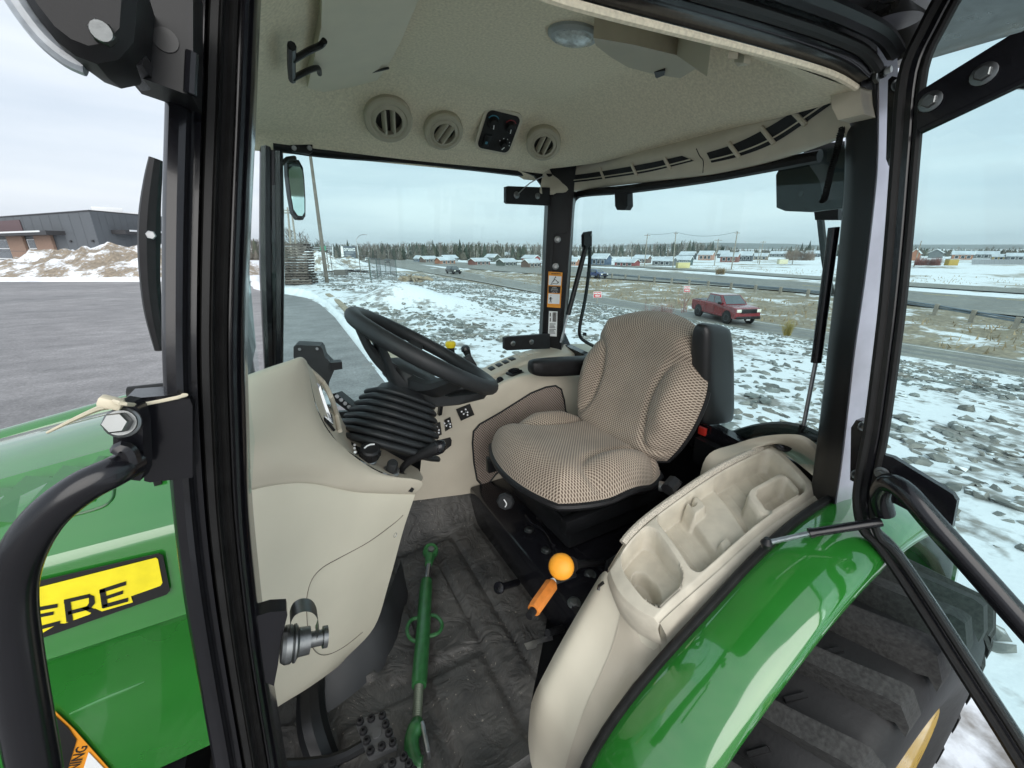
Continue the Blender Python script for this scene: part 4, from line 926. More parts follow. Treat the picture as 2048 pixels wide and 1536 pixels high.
pad(secs, 'armrest', mat('armrest_foam', (.012, .013, .014), .42, 0, .15, 40, .12, 700, rv=.05, dist=.0004))
secs = []
for (x, y0, y1, hw) in ((1059, 728, 742, .012), (1063, 720, 749, .025), (1080, 716, 753, .034), (1120, 713, 753, .038), (1165, 711, 750, .038), (1200, 709, 748, .036)):
    a, b = PY(x, y0, 1.345), PY(x, y1, 1.345); c = (a + b) / 2; hz = (a - b) / 2
    secs.append([c + hz * math.copysign(abs(math.cos(q_)) ** .6, math.cos(q_)) * .9 + V((0, hw * math.copysign(abs(math.sin(q_)) ** .6, math.sin(q_)), 0)) for q_ in [2 * math.pi * i / 20 for i in range(20)]])
pad(secs, 'armrest', BLKPL)
MB().tube([V((1.15, .80, ZR(-.53))), V((1.15, .86, ZR(-.60))), V((1.08, .92, ZR(-.72)))], .016, 8).build('armrest_bracket', BLKSAT, seat)
MB().box(PY(1405, 862, .83), (.012, .03, .03), None, .004).build('belt_buckle', mat('red_plastic', (.5, .03, .02), .4), seat)
MB().box(V((.62, 1.22, ZR(-.76))), (.10, .03, .06), None, .006).build('seat_slide', BLKSAT, seat)
kn = MB().lathe(PY(1012, 1000, 1.03), (-.6, -.8, .1), [(0, .028), (.012, .030), (.02, .024), (.021, 0)], 8).build('weight_knob', GREYPL, seat, ang=30)
MB().tube([PY(1012, 1000, 1.03) + V((-.0126, -.017, .002)) + V((0, 0, (i - 2) * .007)) + V((.004, -.003, 0)) * math.sin(i) for i in range(5)], .002, 6).build('arrow_mark', DECW, kn)
# seat platform: black pressed steel
pf = MB().box(V((.90, 1.0, ZR(-1.025))), (.66, .80, .15), None, .012).build('seat_platform', BLACK, T)
MB().box(V((.80, .92, ZR(-.945))), (.16, .34, .012), Matrix.Rotation(.12, 3, 'Z'), .003).build('mount_plate', BLACK, pf)
for x, y in ((1058, 1060), (1092, 1101)): MB().bolt(PZ(x, y, ZR(-.936)), (0, 0, 1), .011, .006).build('bolt', ZINC, pf)
for x, y in ((1148, 1206), (1180, 1150)): MB().bolt(PZ(x, y, ZR(-.95)), (-.2, -.2, 1), .012, .008).build('bolt', ZINC, pf)
MB().tube([PZ(x, y, ZR(-.93)) for x, y in ((1052, 1030), (1064, 1045), (1090, 1062), (1108, 1092))], .006, 8, sm=3).build('hose', BLACK, pf)
MB().box(V((.86, SY, ZR(-.87))), (.36, .36, .10), None, .015).build('suspension_box', BLKSAT, pf)
for k in range(2): MB().box(V((.84, SY - .2 + .4 * k, ZR(-.80))), (.40, .03, .05), None, .004).build('slide_rail', BLKSAT, pf)
MB().tube([PY(1335, 980, .66), PY(1350, 962, .67), PY(1352, 958, .67)], .02, 8).build('belt_retractor', BLKPL, pf)
MB().box(PY(1335, 975, .70), (.03, .05, .02), Matrix.Rotation(.7, 3, 'Z'), .003).build('belt_tongue', STEEL, pf)
# knob and handle
kb = PY(1122, 1133, .66)
d_ = (PY(1200, 1128, .70) - kb).normalized(); vw = (C0 - kb).normalized()
lv = MB().tube([PY(1205, 1126, .72), PY(1160, 1128, .69), PY(1140, 1130, .67)], [.009, .010, .022], 12, sm=3).build('range_lever', BLKPL, T)
MB().lathe(kb, (vw * .8 - d_ * .6).normalized(), [(-.026, .012), (-.020, .026), (-.008, .0315), (.004, .031), (.013, .025), (.018, .013), (.019, 0)], 24).build('knob', ORANGE, lv)
h0, h1 = PY(1101, 1172, .68), PY(1063, 1226, .63); hv = (h1 - h0).normalized()
hp = MB().tube([PY(1150, 1150, .74), PY(1106, 1166, .685), h0], .006, 8).build('pto_lever', STEEL, T)
MB().lathe(h0, hv, [(-.012, .012), (0, .0185), (.085, .0175), (.092, .015)], 8, V((0, 0, 1))).build('grip', ORANGED, hp, ang=30); MB().lathe(h1, hv, [(-.012, .010), (.012, .0095), (.013, 0)], 12).build('button', BLKPL, hp)
MB().lathe(PY(1105, 1163, .69), (-.3, -.6, .5), [(0, .009), (.004, .009), (.004, .006)], 14).build('ring', ZINC, hp)
# linkage lever with the bright tab
lt = MB().prism([PY(x, y, .70) for x, y in ((1048, 1287), (1095, 1272), (1104, 1268), (1106, 1280), (1075, 1288), (1073, 1296), (1054, 1300))], (.002, .004, -.003)).build('bright_lever', STEEL, T, False)
MB().tube([PY(1095, 1266, .70), PY(1150, 1248, .74)], .010, 10).build('lever_shaft', BLKSAT, lt)
MB().tube([PY(1002, 1174, .92), PY(1035, 1165, .96)], .011, 10).build('park_latch', BLACK, T)
MB().lathe(PY(1000, 1175, .915), PY(1000, 1175, .915) - PY(1035, 1165, .96), [(0, .018), (.01, .018), (.012, .012), (.012, 0)], 16).build('latch_end', BLACK, T)

# ================================================================== RIGHT CONSOLE
def YP(rows): return [[PY(x, y, Y) for x, y, Y in r_] for r_ in rows]
rs = MB().patch(YP((
    [(850, 812, 1.46), (890, 798, 1.44), (958, 787, 1.44), (1015, 758, 1.44), (1080, 744, 1.44), (1150, 748, 1.44), (1260, 760, 1.44)],
    [(846, 822, 1.435), (890, 808, 1.42), (960, 796, 1.42), (1018, 767, 1.42), (1082, 752, 1.42), (1150, 756, 1.42), (1260, 768, 1.42)],
    [(845, 870, 1.43), (895, 850, 1.415), (960, 832, 1.41), (1020, 812, 1.41), (1090, 797, 1.41), (1160, 797, 1.41), (1260, 802, 1.41)],
    [(838, 955, 1.42), (890, 945, 1.41), (950, 930, 1.40), (1010, 910, 1.40), (1080, 890, 1.40), (1160, 880, 1.40), (1260, 880, 1.40)],
    [(815, 1012, 1.43), (860, 1040, 1.42), (905, 1050, 1.41), (955, 1046, 1.40), (1030, 1020, 1.40), (1120, 1010, 1.40), (1260, 1000, 1.40)],
    [(812, 1030, 1.43), (858, 1060, 1.43), (905, 1070, 1.42), (955, 1064, 1.41), (1030, 1040, 1.40), (1120, 1030, 1.40), (1260, 1020, 1.40)])), 6, 6)
rs.build('right_console', BEIGE, T, ang=70, label='beige right side console with switches'); RSB = bvh(rs)
rt_ = MB().patch(YP((
    [(855, 800, 1.69), (905, 775, 1.69), (960, 740, 1.69), (1010, 716, 1.69), (1060, 700, 1.69), (1130, 688, 1.69), (1260, 690, 1.69)],
    [(858, 806, 1.60), (910, 785, 1.60), (970, 758, 1.60), (1020, 732, 1.60), (1070, 716, 1.60), (1135, 706, 1.60), (1260, 708, 1.60)],
    [(858, 810, 1.58), (912, 790, 1.58), (975, 768, 1.58), (1025, 741, 1.58), (1075, 724, 1.58), (1140, 716, 1.58), (1260, 716, 1.58)],
    [(852, 813, 1.50), (900, 797, 1.49), (972, 779, 1.48), (1025, 752, 1.48), (1085, 738, 1.48), (1150, 735, 1.48), (1260, 740, 1.48)],
    [(850, 815, 1.46), (890, 800, 1.44), (960, 789, 1.44), (1017, 760, 1.44), (1082, 746, 1.44), (1150, 750, 1.44), (1260, 762, 1.44)])), 4, 6)
rt_.build('console_top', BEIGE, T, ang=50); RTB = bvh(rt_)
fi = [(946, 862), (958, 848), (1000, 824), (1060, 786), (1090, 774), (1110, 771), (1121, 778), (1127, 800), (1130, 822), (1150, 840), (1120, 880), (1060, 905), (1010, 930), (990, 948), (975, 966), (962, 968), (953, 958), (947, 925), (944, 885)]
pts = [onB(RSB, x, y, .006, 1.4) for x, y in fi]
fm = MB().prism(pts, (0, .004, 0)); me = fm.mesh('fabric_insert', True, 30)
ul = me.uv_layers.new(name='UVMap')
for p in me.polygons:
    for li, vi in zip(p.loop_indices, p.vertices): ul.data[li].uv = (me.vertices[vi].co.x, me.vertices[vi].co.z)
ins = link('fabric_insert', me, FABI, T); MB().tube(pts, .004, 6, closed=True).build('insert_piping', GREYPL, ins)
# switches
for i, (x, y) in enumerate(((983, 737), (998, 730), (1011, 724), (1024, 718), (1041, 711), (1056, 707), (1071, 703))):
    c, n = hit(RTB, x, y)
    if c is None: continue
    x_, y_, n_ = frame(n, (0, 1, 0))
    MB().box(c + n_ * .001, (.026, .036, .006), Matrix((x_, y_, n_)).transposed(), .002).build('rocker_switch' if i < 4 else 'blank_cover', BLKSAT if i < 4 else BEIGED, T)
c, n = hit(RTB, 1030, 748)
if c is not None:
    o = MB().box(c + V((0, 0, .004)), (.07, .05, .012), Matrix.Rotation(.2, 3, 'Z'), .004).build('armrest_control', BLKPL, T)
    for k in (-.5, .5): MB().tube([c + V((-.025, k * .026, .012)), c + V((0, k * .026, .018)), c + V((.025, k * .026, .012))], .007, 8, sm=3).build('thumb_lever', BLACK, o)
c, n = hit(RTB, 1000, 763)
if c is not None: MB().lathe(c, (-.2, -.4, .9), [(0, .017), (.012, .016), (.018, .012), (.019, 0)], 18).build('throttle_knob', BLACK, T)
# decals on the console front
DP = [('loader_decal', [(911, 818), (939, 807), (948, 829), (921, 841)]), ('gear_decal', [(862, 848), (880, 843), (883, 868), (867, 877)]), ('speed_decal', [(888, 839), (900, 833), (904, 854), (890, 862)])]
for nm, q in DP:
    b = MB().prism([onB(RSB, x, y, .004, 1.4) for x, y in q], (0, -.0012, 0)).build(nm, DECALB, T, False)
    cx, cy = sum(p[0] for p in q) / 4, sum(p[1] for p in q) / 4
    for i in range(5):
        a_ = i * 2.4; rr = 4 + i * .9; MB().lathe(onB(RSB, cx + rr * math.cos(a_), cy + rr * math.sin(a_), .0062, 1.4), (-.2, -.95, .2), [(0, .0035), (.0004, .0035), (.0004, .0022)], 10).build('pictogram', STEEL, b)
    MB().tube([onB(RSB, cx - 4, cy + 5, .0062, 1.4), onB(RSB, cx + 3, cy - 4, .0062, 1.4)], .0008, 5).build('pictogram', STEEL, b)
MB().prism([onB(RSB, x, y, .003, 1.4) for x, y in ((866, 882), (900, 874), (903, 880), (902, 890), (893, 898), (884, 890))], (0, -.001, 0)).build('lever_slot', DECALB, T, False)
# joystick with gaiter, loader levers
jb, jt = PY(868, 838, 1.5), PY(852, 760, 1.52)
secs = []
for i in range(31):
    t = i / 30; r_ = .062 - .038 * t + .006 * math.sin(t * 3.99 * 2 * math.pi)
    c = jb + V((0, 0, .115 * t)); secs.append([c + V((r_ * math.cos(a_), r_ * math.sin(a_), 0)) for a_ in [2 * math.pi * k / 20 for k in range(20)]])
js = MB().loft(secs).build('joystick_gaiter', BELLOW, T, ang=60)
MB().prism([PY(x, y, 1.40) for x, y in ((882, 800), (888, 800), (884, 830), (878, 832))], (0, .02, 0)).build('gaiter_bracket', BLKSAT, js)
l1_ = MB().tube([PY(x, y, 1.56) for x, y in ((930, 780), (915, 735), (904, 708), (901, 692))], [.008, .009, .013, .017], 12, sm=4).build('hydraulic_lever', BLKPL, T)
MB().lathe(PY(901, 687, 1.56), (0, 0, 1), [(-.016, .018), (-.006, .022), (.004, .021), (.009, .015), (.010, 0)], 18).build('yellow_cap', mat('yellow_plastic', (.80, .60, .02), .4), l1_)
MB().tube([PY(x, y, 1.60) for x, y in ((945, 770), (940, 725), (934, 705), (931, 698))], [.008, .010, .016, .019], 12, sm=4).build('hydraulic_lever', BLKPL, T)
MB().lathe(PY(931, 698, 1.60), (-.2, -.2, 1), [(-.008, .019), (.004, .020), (.014, .013), (.017, 0)], 18).build('lever_cap', BLACK, T)
MB().box(PY(925, 735, 1.2), (.09, .02, .05), Matrix.Rotation(-.5, 3, 'Y'), .006).build('wheel_pad', GREYPL, sw)

# ================================================================== FLOOR
MATM, mn_, mb0 = nodes('rubber_floor_mat')
A_, K_ = mn_.nodes.new, mn_.links.new
t_ = A_('ShaderNodeTexCoord'); z_a = A_('ShaderNodeTexNoise'); z_a.inputs['Scale'].default_value = 13; z_a.inputs['Detail'].default_value = 4; z_a.inputs['Distortion'].default_value = 2.2; K_(t_.outputs['Object'], z_a.inputs['Vector'])
z_b = A_('ShaderNodeTexNoise'); z_b.inputs['Scale'].default_value = 4; z_b.inputs['Detail'].default_value = 10; z_b.inputs['Roughness'].default_value = .7; K_(t_.outputs['Object'], z_b.inputs['Vector'])
z_c = A_('ShaderNodeTexNoise'); z_c.inputs['Scale'].default_value = 130; z_c.inputs['Detail'].default_value = 2; K_(t_.outputs['Object'], z_c.inputs['Vector'])
r_a = A_('ShaderNodeValToRGB'); r_a.color_ramp.elements[0].position = .36; r_a.color_ramp.elements[0].color = (.022, .022, .022, 1); r_a.color_ramp.elements[1].position = .68; r_a.color_ramp.elements[1].color = (.085, .081, .075, 1); K_(z_b.outputs['Fac'], r_a.inputs['Fac'])
r_c = A_('ShaderNodeMapRange'); r_c.inputs['From Min'].default_value = .70; r_c.inputs['From Max'].default_value = .74; K_(z_c.outputs['Fac'], r_c.inputs['Value'])
x_a = A_('ShaderNodeMix'); x_a.data_type = 'RGBA'; K_(r_c.outputs[0], x_a.inputs[0]); K_(r_a.outputs['Color'], x_a.inputs[6]); x_a.inputs[7].default_value = (.22, .20, .17, 1); K_(x_a.outputs[2], mb0.inputs['Base Color'])
mb0.inputs['Roughness'].default_value = .55; mb0.inputs['Specular IOR Level'].default_value = .4
b_a = A_('ShaderNodeBump'); b_a.inputs['Strength'].default_value = .8; b_a.inputs['Distance'].default_value = .012; K_(z_a.outputs['Fac'], b_a.inputs['Height']); K_(b_a.outputs[0], mb0.inputs['Normal'])
fz = ZR(-1.1)
def mathgt(x, y):
    h = 0
    for (x0, x1, y0, y1) in ((-.28, -.06, .50, .86), (-.03, .16, .48, .78), (.19, .34, .50, .80), (.37, .44, .55, 1.3), (.10, .20, .84, 1.28), (.22, .35, .84, 1.30), (-.10, .07, .88, 1.25), (.46, .56, .66, 1.34)):
        d = max(abs(x - (x0 + x1) / 2) - (x1 - x0) / 2, abs(y - (y0 + y1) / 2) - (y1 - y0) / 2); h = max(h, sst(.006, -.003, d))
    g = .011 * h + .003 * noise.noise(V((x * 22, y * 22, 0))) * h + .006 * noise.noise(V((x * 3, y * 3, 1)))
    return g
def xm(x, y):
    m_ = lerp(.31, .64, sst(.44, .96, y))
    return -.4 + (x + .4) / 1.04 * (m_ + .4)
fl_ = MB().grid(hgrid(lambda x, y: V((xm(x, y), y, fz + mathgt(xm(x, y), y) + .16 * sst(1.30, 1.46, y) + .05 * sst(.60, .45, y))), -.4, .64, 110, .44, 1.46, 110))
fl_.build('floor_mat', MATM, T, ang=50, label='dirty black rubber floor mat')
MB().box(V((.40, 1.11, fz - .08)), (1.9, .86, .10), None, .01).build('cab_floor', BLKSAT, T)
MB().box(V((-.12, .56, fz - .085)), (.82, .24, .10), None, .01).build('cab_floor', BLKSAT, T)
MB().prism([V((-.22, .80, ZR(-.35))), V((-.22, 1.40, ZR(-.35))), V((-.22, 1.40, fz)), V((-.22, .80, fz))], (-.01, 0, 0)).build('firewall', BLKPL, T)
MB().prism([V((1.30, .46, ZR(-.62))), V((1.30, 1.70, ZR(-.62))), V((1.30, 1.70, fz)), V((1.30, .46, fz))], (.02, 0, 0)).build('rear_bulkhead', BLKSAT, T)
MB().prism([V((.66, .665, ZR(-.80))), V((1.28, .665, ZR(-.68))), V((1.28, .665, fz)), V((.62, .665, fz))], (0, -.01, 0)).build('wheel_house', BLKSAT, T)
MB().prism([PY(x, y, 1.62) for x, y in ((430, 840), (900, 810), (900, 1100), (430, 1100))], (0, .02, 0)).build('right_lower_panel', BLKSAT, T)
tn = YP(([(802, 1120, 1.20), (770, 1200, 1.02), (715, 1270, .95), (640, 1330, .92)], [(818, 1200, 1.10), (785, 1290, .94), (725, 1360, .88), (650, 1420, .85)],
         [(826, 1290, 1.0), (806, 1370, .885), (750, 1425, .83), (670, 1480, .80)], [(824, 1345, .955), (812, 1412, .86), (762, 1462, .80), (680, 1530, .765)]))
MB().patch(tn, 5, 5).build('tunnel_cover', mat('black_tunnel_plastic', (.02, .021, .023), .5, 0, .2, 12, .1, 100), T, ang=60)
MB().tube([PY(x, y, Y) for x, y, Y in ((630, 1330, .95), (622, 1400, .85), (630, 1470, .78), (660, 1545, .72))], [.028, .032, .034, .03], 10, sm=4).build('pedal_arm', BLKSAT, T)
ST = mat('stud_rubber', (.055, .056, .058), .5)
for q in ([(710, 1440), (770, 1424), (796, 1490), (736, 1514)], [(748, 1540), (812, 1505), (850, 1560), (790, 1610)]):
    c4 = [PZ(x, y, ZR(-1.0)) for x, y in q]
    def bl(u, v): return c4[0].lerp(c4[1], u).lerp(c4[3].lerp(c4[2], u), v)
    rim_ = [bl(u, v) for u, v in ((.06, 0), (.94, 0), (1, .06), (1, .94), (.94, 1), (.06, 1), (0, .94), (0, .06))]
    o = MB().prism(rim_, (0, 0, -.016)).build('pedal', ST, T, ang=25)
    for u in (.13, .5, .87):
        for v in (.10, .37, .63, .90):
            if u == .5 and v in (.37, .63): continue
            MB().lathe(bl(u, v) + V((0, 0, -.001)), (0, 0, 1), [(0, .0085), (.008, .0078), (.009, .006), (.009, .0036), (.004, .003)], 12).build('stud', BLKPL, o, ang=30)
    MB().lathe(bl(.5, .5), (0, 0, 1), [(0, .012), (.002, .011), (.002, 0)], 16).build('boss', ST, o, ang=30)
    MB().tube([bl(.5, .5) + V((0, 0, -.016)), bl(.5, .5) + V((-.10, .02, -.04)), V((-.2, bl(.5, .5).y + .03, ZR(-.95)))], .012, 8, sm=3).build('pedal_stem', BLKSAT, o)
# latch striker on the door sill side of the front post
lb = MB().prism([PY(x, y, .45) for x, y in ((505, 1235), (540, 1224), (573, 1222), (575, 1230), (562, 1285), (556, 1330), (548, 1372), (530, 1365), (520, 1300))], (0, .02, 0)).build('latch_bracket', BLACK, T, ang=25)
c = PY(578, 1288, .45); ax_ = (PY(632, 1277, .45) - c).normalized()
MB().lathe(c, ax_, [(-.008, .018), (-.004, .021), (.002, .021), (.004, .019), (.005, .021), (.007, .021), (.010, .016), (.022, .0155), (.023, .009), (.036, .009), (.037, .0125), (.042, .0125), (.0425, .006), (.0425, 0)], 22).build('striker_bolt', ZINC, lb, ang=30)
lp = [PY(x, y, .45) for x, y in ((583, 1262), (580, 1240), (588, 1220), (606, 1211), (624, 1214), (634, 1228), (637, 1250), (632, 1268))]
lpc = cr1(lp, 5); MB().grid([[p + V((0, -.010, 0)) for p in lpc], [p + V((0, .012, 0)) for p in lpc]]).build('striker_loop', ZINC, lb)
# ================================================================== LEFT OUTSIDE: BRACKETS, WORK LIGHT, HANDLE, HOOD
ub = MB().prism([PY(x, y, .425) for x, y in ((282, -60), (386, -60), (386, 100), (384, 192), (245, 143), (238, 128), (285, 110))], (0, .05, 0)).build('light_bracket', BLKSAT, T, ang=25)
MB().lathe(PY(331, 80, .4245), (0, -1, 0), [(0, .0075), (.0006, .0075)], 20).build('bracket_hole', DECALB, ub)
MB().tube([PY(x, y, .42) for x, y in ((384, 105), (382, 140), (380, 188))], .004, 8).build('weld_bead', BLACK, ub)
MB().prism([PY(x, y, .40) for x, y in ((205, 85), (232, 60), (288, 105), (285, 130), (240, 132))], (0, .05, 0)).build('bracket_foot', BLACK, ub, ang=25)
wl = [(18, -40), (62, 30), (108, 88), (150, 120), (195, 137), (242, 128), (275, 90), (285, -40)]
cen = PY(170, 10, .40)
k0 = [PY(x, y, .38) for x, y in wl]
wk = MB().loft([[cen + (p - cen) * s_ + V((0, d_, 0)) for p in k0] for s_, d_ in ((.75, -.01), (.93, 0), (.97, .02), (.9, .05))]).build('work_light', BLKPL, T, ang=30)
MB().tube([PY(x, y, .40) for x, y in ((5, -45), (48, 24), (92, 80), (138, 118), (172, 134))], .0055, 10, sm=4).build('lens_rim', mat('frosted_lens', (.30, .33, .36), .3, 0, .3, 90, coat=.5), wk)
MB().bolt(PY(214, 76, .385), PY(196, 55, .36) - PY(214, 76, .385), .0062, .016, True).build('bolt', ZINC, wk)
MB().lathe(PY(203, 63, .366), PY(196, 55, .36) - PY(214, 76, .385), [(0, .0055), (.002, .005), (.002, 0)], 16).build('bolt_head', ZINC, wk)
# grab handle with its lug
hb = MB().prism([PY(x, y, .425) for x, y in ((288, 803), (379, 797), (385, 812), (385, 955), (300, 965), (288, 962))], (0, .03, 0)).build('handle_bracket', BLACK, T, ang=25)
MB().prism([PY(x, y, .40) for x, y in ((226, 812), (240, 802), (264, 806), (276, 818), (285, 850), (288, 945), (280, 962), (262, 960), (226, 930))], (.003, .012, 0)).build('handle_lug', BLACK, hb, ang=25)
MB().prism([PY(x, y, .43) for x, y in ((250, 798), (370, 788), (382, 800), (290, 806))], (0, .03, 0)).build('bracket_top', BLACK, hb, ang=25)
bd = PY(220, 848, .375) - PY(246, 845, .398)
MB().lathe(PY(246, 845, .398), bd, [(0, .0115), (.002, .0115), (.003, .0098), (.005, .0095)], 20).build('washer', ZINC, hb)
MB().bolt(PY(240, 845, .394), bd, .0082, .009, False, seed=.2).build('bolt', ZINC, hb)
hn = [PY(x, y, Y) for x, y, Y in ((262, 925, .40), (225, 945, .385), (165, 975, .38), (100, 1025, .38), (55, 1085, .38), (28, 1150, .38), (22, 1220, .38), (35, 1330, .38), (55, 1450, .38), (75, 1560, .38), (95, 1700, .38))]
MB().tube(hn, [.0115, .0115, .012, .0125, .013, .0135, .014, .0145, .015, .015, .015], 16, sm=5).build('grab_handle', BLACK, T)
MB().tube([PY(x, y, .39) for x, y in ((238, 905), (246, 896), (258, 905), (264, 925))], .006, 8, sm=3).build('weld_bead', BLACK, hb)
# wiper arm on the outside of the windscreen
wa = MB().tube([PY(x, y, .80) for x, y in ((312, 318), (306, 360), (300, 420), (298, 480), (300, 560), (308, 630), (322, 700))], [.008, .010, .012, .013, .012, .011, .008], 8, sm=4).build('wiper_arm', BLKPL, T)
MB().bolt(PY(303, 470, .785), (0, -1, 0), .006, .004, False).build('screw', STEEL, wa)
# mirror on the far front post, seen through the side glass
mp_ = [(574, 322), (582, 318), (598, 320), (606, 335), (609, 360), (611, 400), (611, 432), (606, 440), (596, 439), (586, 425), (580, 390), (575, 350)]
mr_ = MB().prism([PY(x, y, 1.80) for x, y in mp_], (-.01, .03, 0)).build('side_mirror', BLKPL, T, ang=25)
cm_ = PY(595, 380, 1.797)
MB().prism([cm_ + (PY(x, y, 1.797) - cm_) * .86 for x, y in mp_], (0, .0012, 0)).build('mirror_glass', MIRROR, mr_, False)
MB().tube([PY(560, 330, 1.76), PY(575, 318, 1.78), PY(590, 316, 1.80)], .008, 8).build('mirror_arm', BLKPL, mr_)
bo = MB().prism([PY(x, y, 1.66) for x, y in ((580, 290), (625, 289), (625, 304), (618, 308), (584, 303))], (0, .02, 0)).build('corner_block', BLKSAT, T, ang=25)
for x in (588, 619): MB().lathe(PY(x, 296, 1.658), (0, -1, 0), [(0, .008), (.003, .007), (.003, 0)], 12).build('screw', STEEL, bo)
# far mirror behind the rear glass, coiled cord, rear strut, rear handle lever
fm_ = [(1552, 350), (1560, 335), (1580, 325), (1620, 318), (1700, 300), (1700, 415), (1620, 424), (1570, 422), (1553, 415)]
rm_ = MB().prism([PX(x, y, 1.42) for x, y in fm_], (.03, 0, 0)).build('side_mirror', BLKPL, T, ang=25)
c = PX(1602, 388, 1.418); MB().lathe(c, (-1, 0, 0), [(0, .008), (.001, .008)], 12).build('screw_hole', DECALB, rm_)
MB().patch([[PX(x, y, X) for x, y, X in r_] for r_ in ([(1606, 295, 1.40), (1640, 288, 1.38), (1690, 282, 1.36)], [(1612, 320, 1.38), (1645, 310, 1.35), (1690, 300, 1.33)], [(1638, 360, 1.37), (1655, 350, 1.34), (1690, 340, 1.32)], [(1646, 395, 1.38), (1660, 400, 1.36), (1690, 400, 1.34)])], 5, 5).build('mirror_mount', BLKPL, rm_)
co = []
cp0 = [PX(x, y, 1.17) for x, y in ((1688, 235), (1676, 290), (1662, 340), (1650, 392), (1645, 402))]
cps = cr1(cp0, 60)
for i, p in enumerate(cps): co.append(p + V((0, math.cos(i * 1.1) * .006, math.sin(i * 1.1) * .004)))
MB().tube(co, .0028, 5).build('coiled_cord', RUBBER, T)
st = MB().tube([PX(x, y, 1.24) for x, y in ((1668, 455), (1632, 725))], .0125, 12).build('window_gas_strut', BLACK, T)
MB().tube([PX(x, y, 1.24) for x, y in ((1632, 722), (1607, 852))], .0055, 10).build('piston_rod', STEEL, st); MB().tube([PX(x, y, 1.24) for x, y in ((1607, 850), (1600, 868), (1640, 880))], .010, 8).build('rod_end', BLKSAT, st)
MB().prism([PX(x, y, 1.25) for x, y in ((1628, 424), (1676, 418), (1676, 440), (1630, 440))], (.02, 0, 0)).build('strut_bracket', BLKPL, st)
MB().tube([PX(x, y, 1.30) for x, y in ((1640, 430), (1650, 520), (1662, 590))], .009, 8).build('wiper_blade', RUBBER, T)
# right rear corner: strut and handle seen against the rear window
st = MB().tube([PY(x, y, 1.60) for x, y in ((1172, 492), (1136, 630))], .012, 12).build('window_gas_strut', BLKSAT, T)
MB().tube([PY(x, y, 1.60) for x, y in ((1136, 628), (1121, 685))], .005, 8).build('piston_rod', STEEL, st)
hd = MB().prism([PY(x, y, 1.60) for x, y in ((1168, 470), (1172, 464), (1184, 462), (1184, 494), (1178, 500), (1168, 494))], (0, .02, 0)).build('window_handle', BLKPL, T, ang=25)
MB().tube([PY(x, y, 1.60) for x, y in ((1180, 495), (1178, 540), (1170, 600), (1160, 650), (1160, 672), (1172, 684), (1195, 696))], .0085, 10, sm=4).build('handle_rod', BLKPL, hd)
for y in (470, 494): MB().bolt(PY(1182, y, 1.598), (-.3, -.9, 0), .005, .004, False).build('bolt', ZINC, hd)
MB().lathe(PY(1168, 668, 1.6), (0, -1, 0), [(0, .009), (.01, .009), (.01, .005)], 10).build('knob', BLKPL, hd)
MB().prism([PX(x, y, 1.25) for x, y in ((1229, 380), (1254, 378), (1255, 412), (1250, 420), (1234, 420), (1230, 412))], (.03, 0, 0)).build('rear_latch', BLKPL, T, ang=25)
MB().prism([PX(x, y, 1.24) for x, y in ((1118, 668), (1128, 690), (1160, 705), (1360, 818), (1510, 900), (1500, 960), (1360, 880), (1118, 745))], (.04, 0, 0)).build('rear_sill', BLACK, T, ang=25)
MB().prism([PX(x, y, 1.20) for x, y in ((1390, 875), (1490, 925), (1440, 960), (1385, 920))], (.03, 0, 0)).build('rear_shelf', BLKSAT, T, ang=25)

# --- hood
def HS(X):       # section of the hood (Y, z) at X, sloping to the nose
    t = (-.20 - X); dz = -.13 * t - .05 * t * t
    return [(.765, ZR(-.93)), (.752, ZR(-.75)), (.738, ZR(-.60)), (.730, ZR(-.582)), (.732, ZR(-.57)), (.736, ZR(-.44)), (.744, ZR(-.418) + dz * .1), (.79, ZR(-.375) + dz * .45), (.85, ZR(-.345) + dz * .7),
            (.91, ZR(-.340) + dz), (.925, ZR(-.325) + dz), (.94, ZR(-.340) + dz), (1.0, ZR(-.325) + dz), (1.07, ZR(-.31) + dz), (1.20, ZR(-.325) + dz), (1.28, ZR(-.345) + dz), (1.36, ZR(-.38) + dz), (1.41, ZR(-.42) + dz), (1.42, ZR(-.5)), (1.42, ZR(-.93))]
xs = [-.203 - .05 * i for i in range(33)]
ho = MB().grid([[V((X, y, z)) for y, z in HS(X)] for X in xs]); ho.f += [tuple(32 * 20 + k for k in range(20))]
hood = ho.build('hood', GREEN, T, ang=26, label='glossy green engine hood with louvres'); HBV = bvh(ho)
def onh(px, py, off): return onB(HBV, px, py, off, .74)
MB().grid([[V((-.20, y, z)) for y, z in HS(-.203)], [V((-.20, 1.07, ZR(-.6)))] * 20]).build('hood_bulkhead', BLKSAT, T)
# louvre blades along the shoulder
def hz_(X, Y):
    sec = HS(X)[4:16]
    for (a, b), (c, d_) in zip(sec, sec[1:]):
        if a <= Y <= c: return b + (d_ - b) * (Y - a) / max(c - a, 1e-6)
    return sec[-1][1]
for i in range(9):
    X0 = -.285 - i * .046
    qs = [(X0, .895, .0008), (X0 - .030, .895, .018), (X0 - .048, .800, .018), (X0 - .018, .800, .0008)]
    pts = [V((x, y, hz_(x, y) + o)) for x, y, o in qs]
    MB().add(pts + [V((x, y, hz_(x, y) - .004)) for x, y, o in qs], [(0, 1, 2, 3), (1, 5, 6, 2), (0, 4, 5, 1), (3, 2, 6, 7)]).build('louvre', GREEN, hood, False)
    MB().tube([pts[1] + V((-.004, 0, -.012)), pts[2] + V((-.004, 0, -.012))], .005, 6).build('louvre_slot', BLKSAT, hood)
MB().tube([onh(x, y, .0005) for x, y in ((228, 975), (226, 995), (212, 1010), (180, 1022), (140, 1032))], .002, 6, sm=3).build('louvre_edge', GREENR, hood)
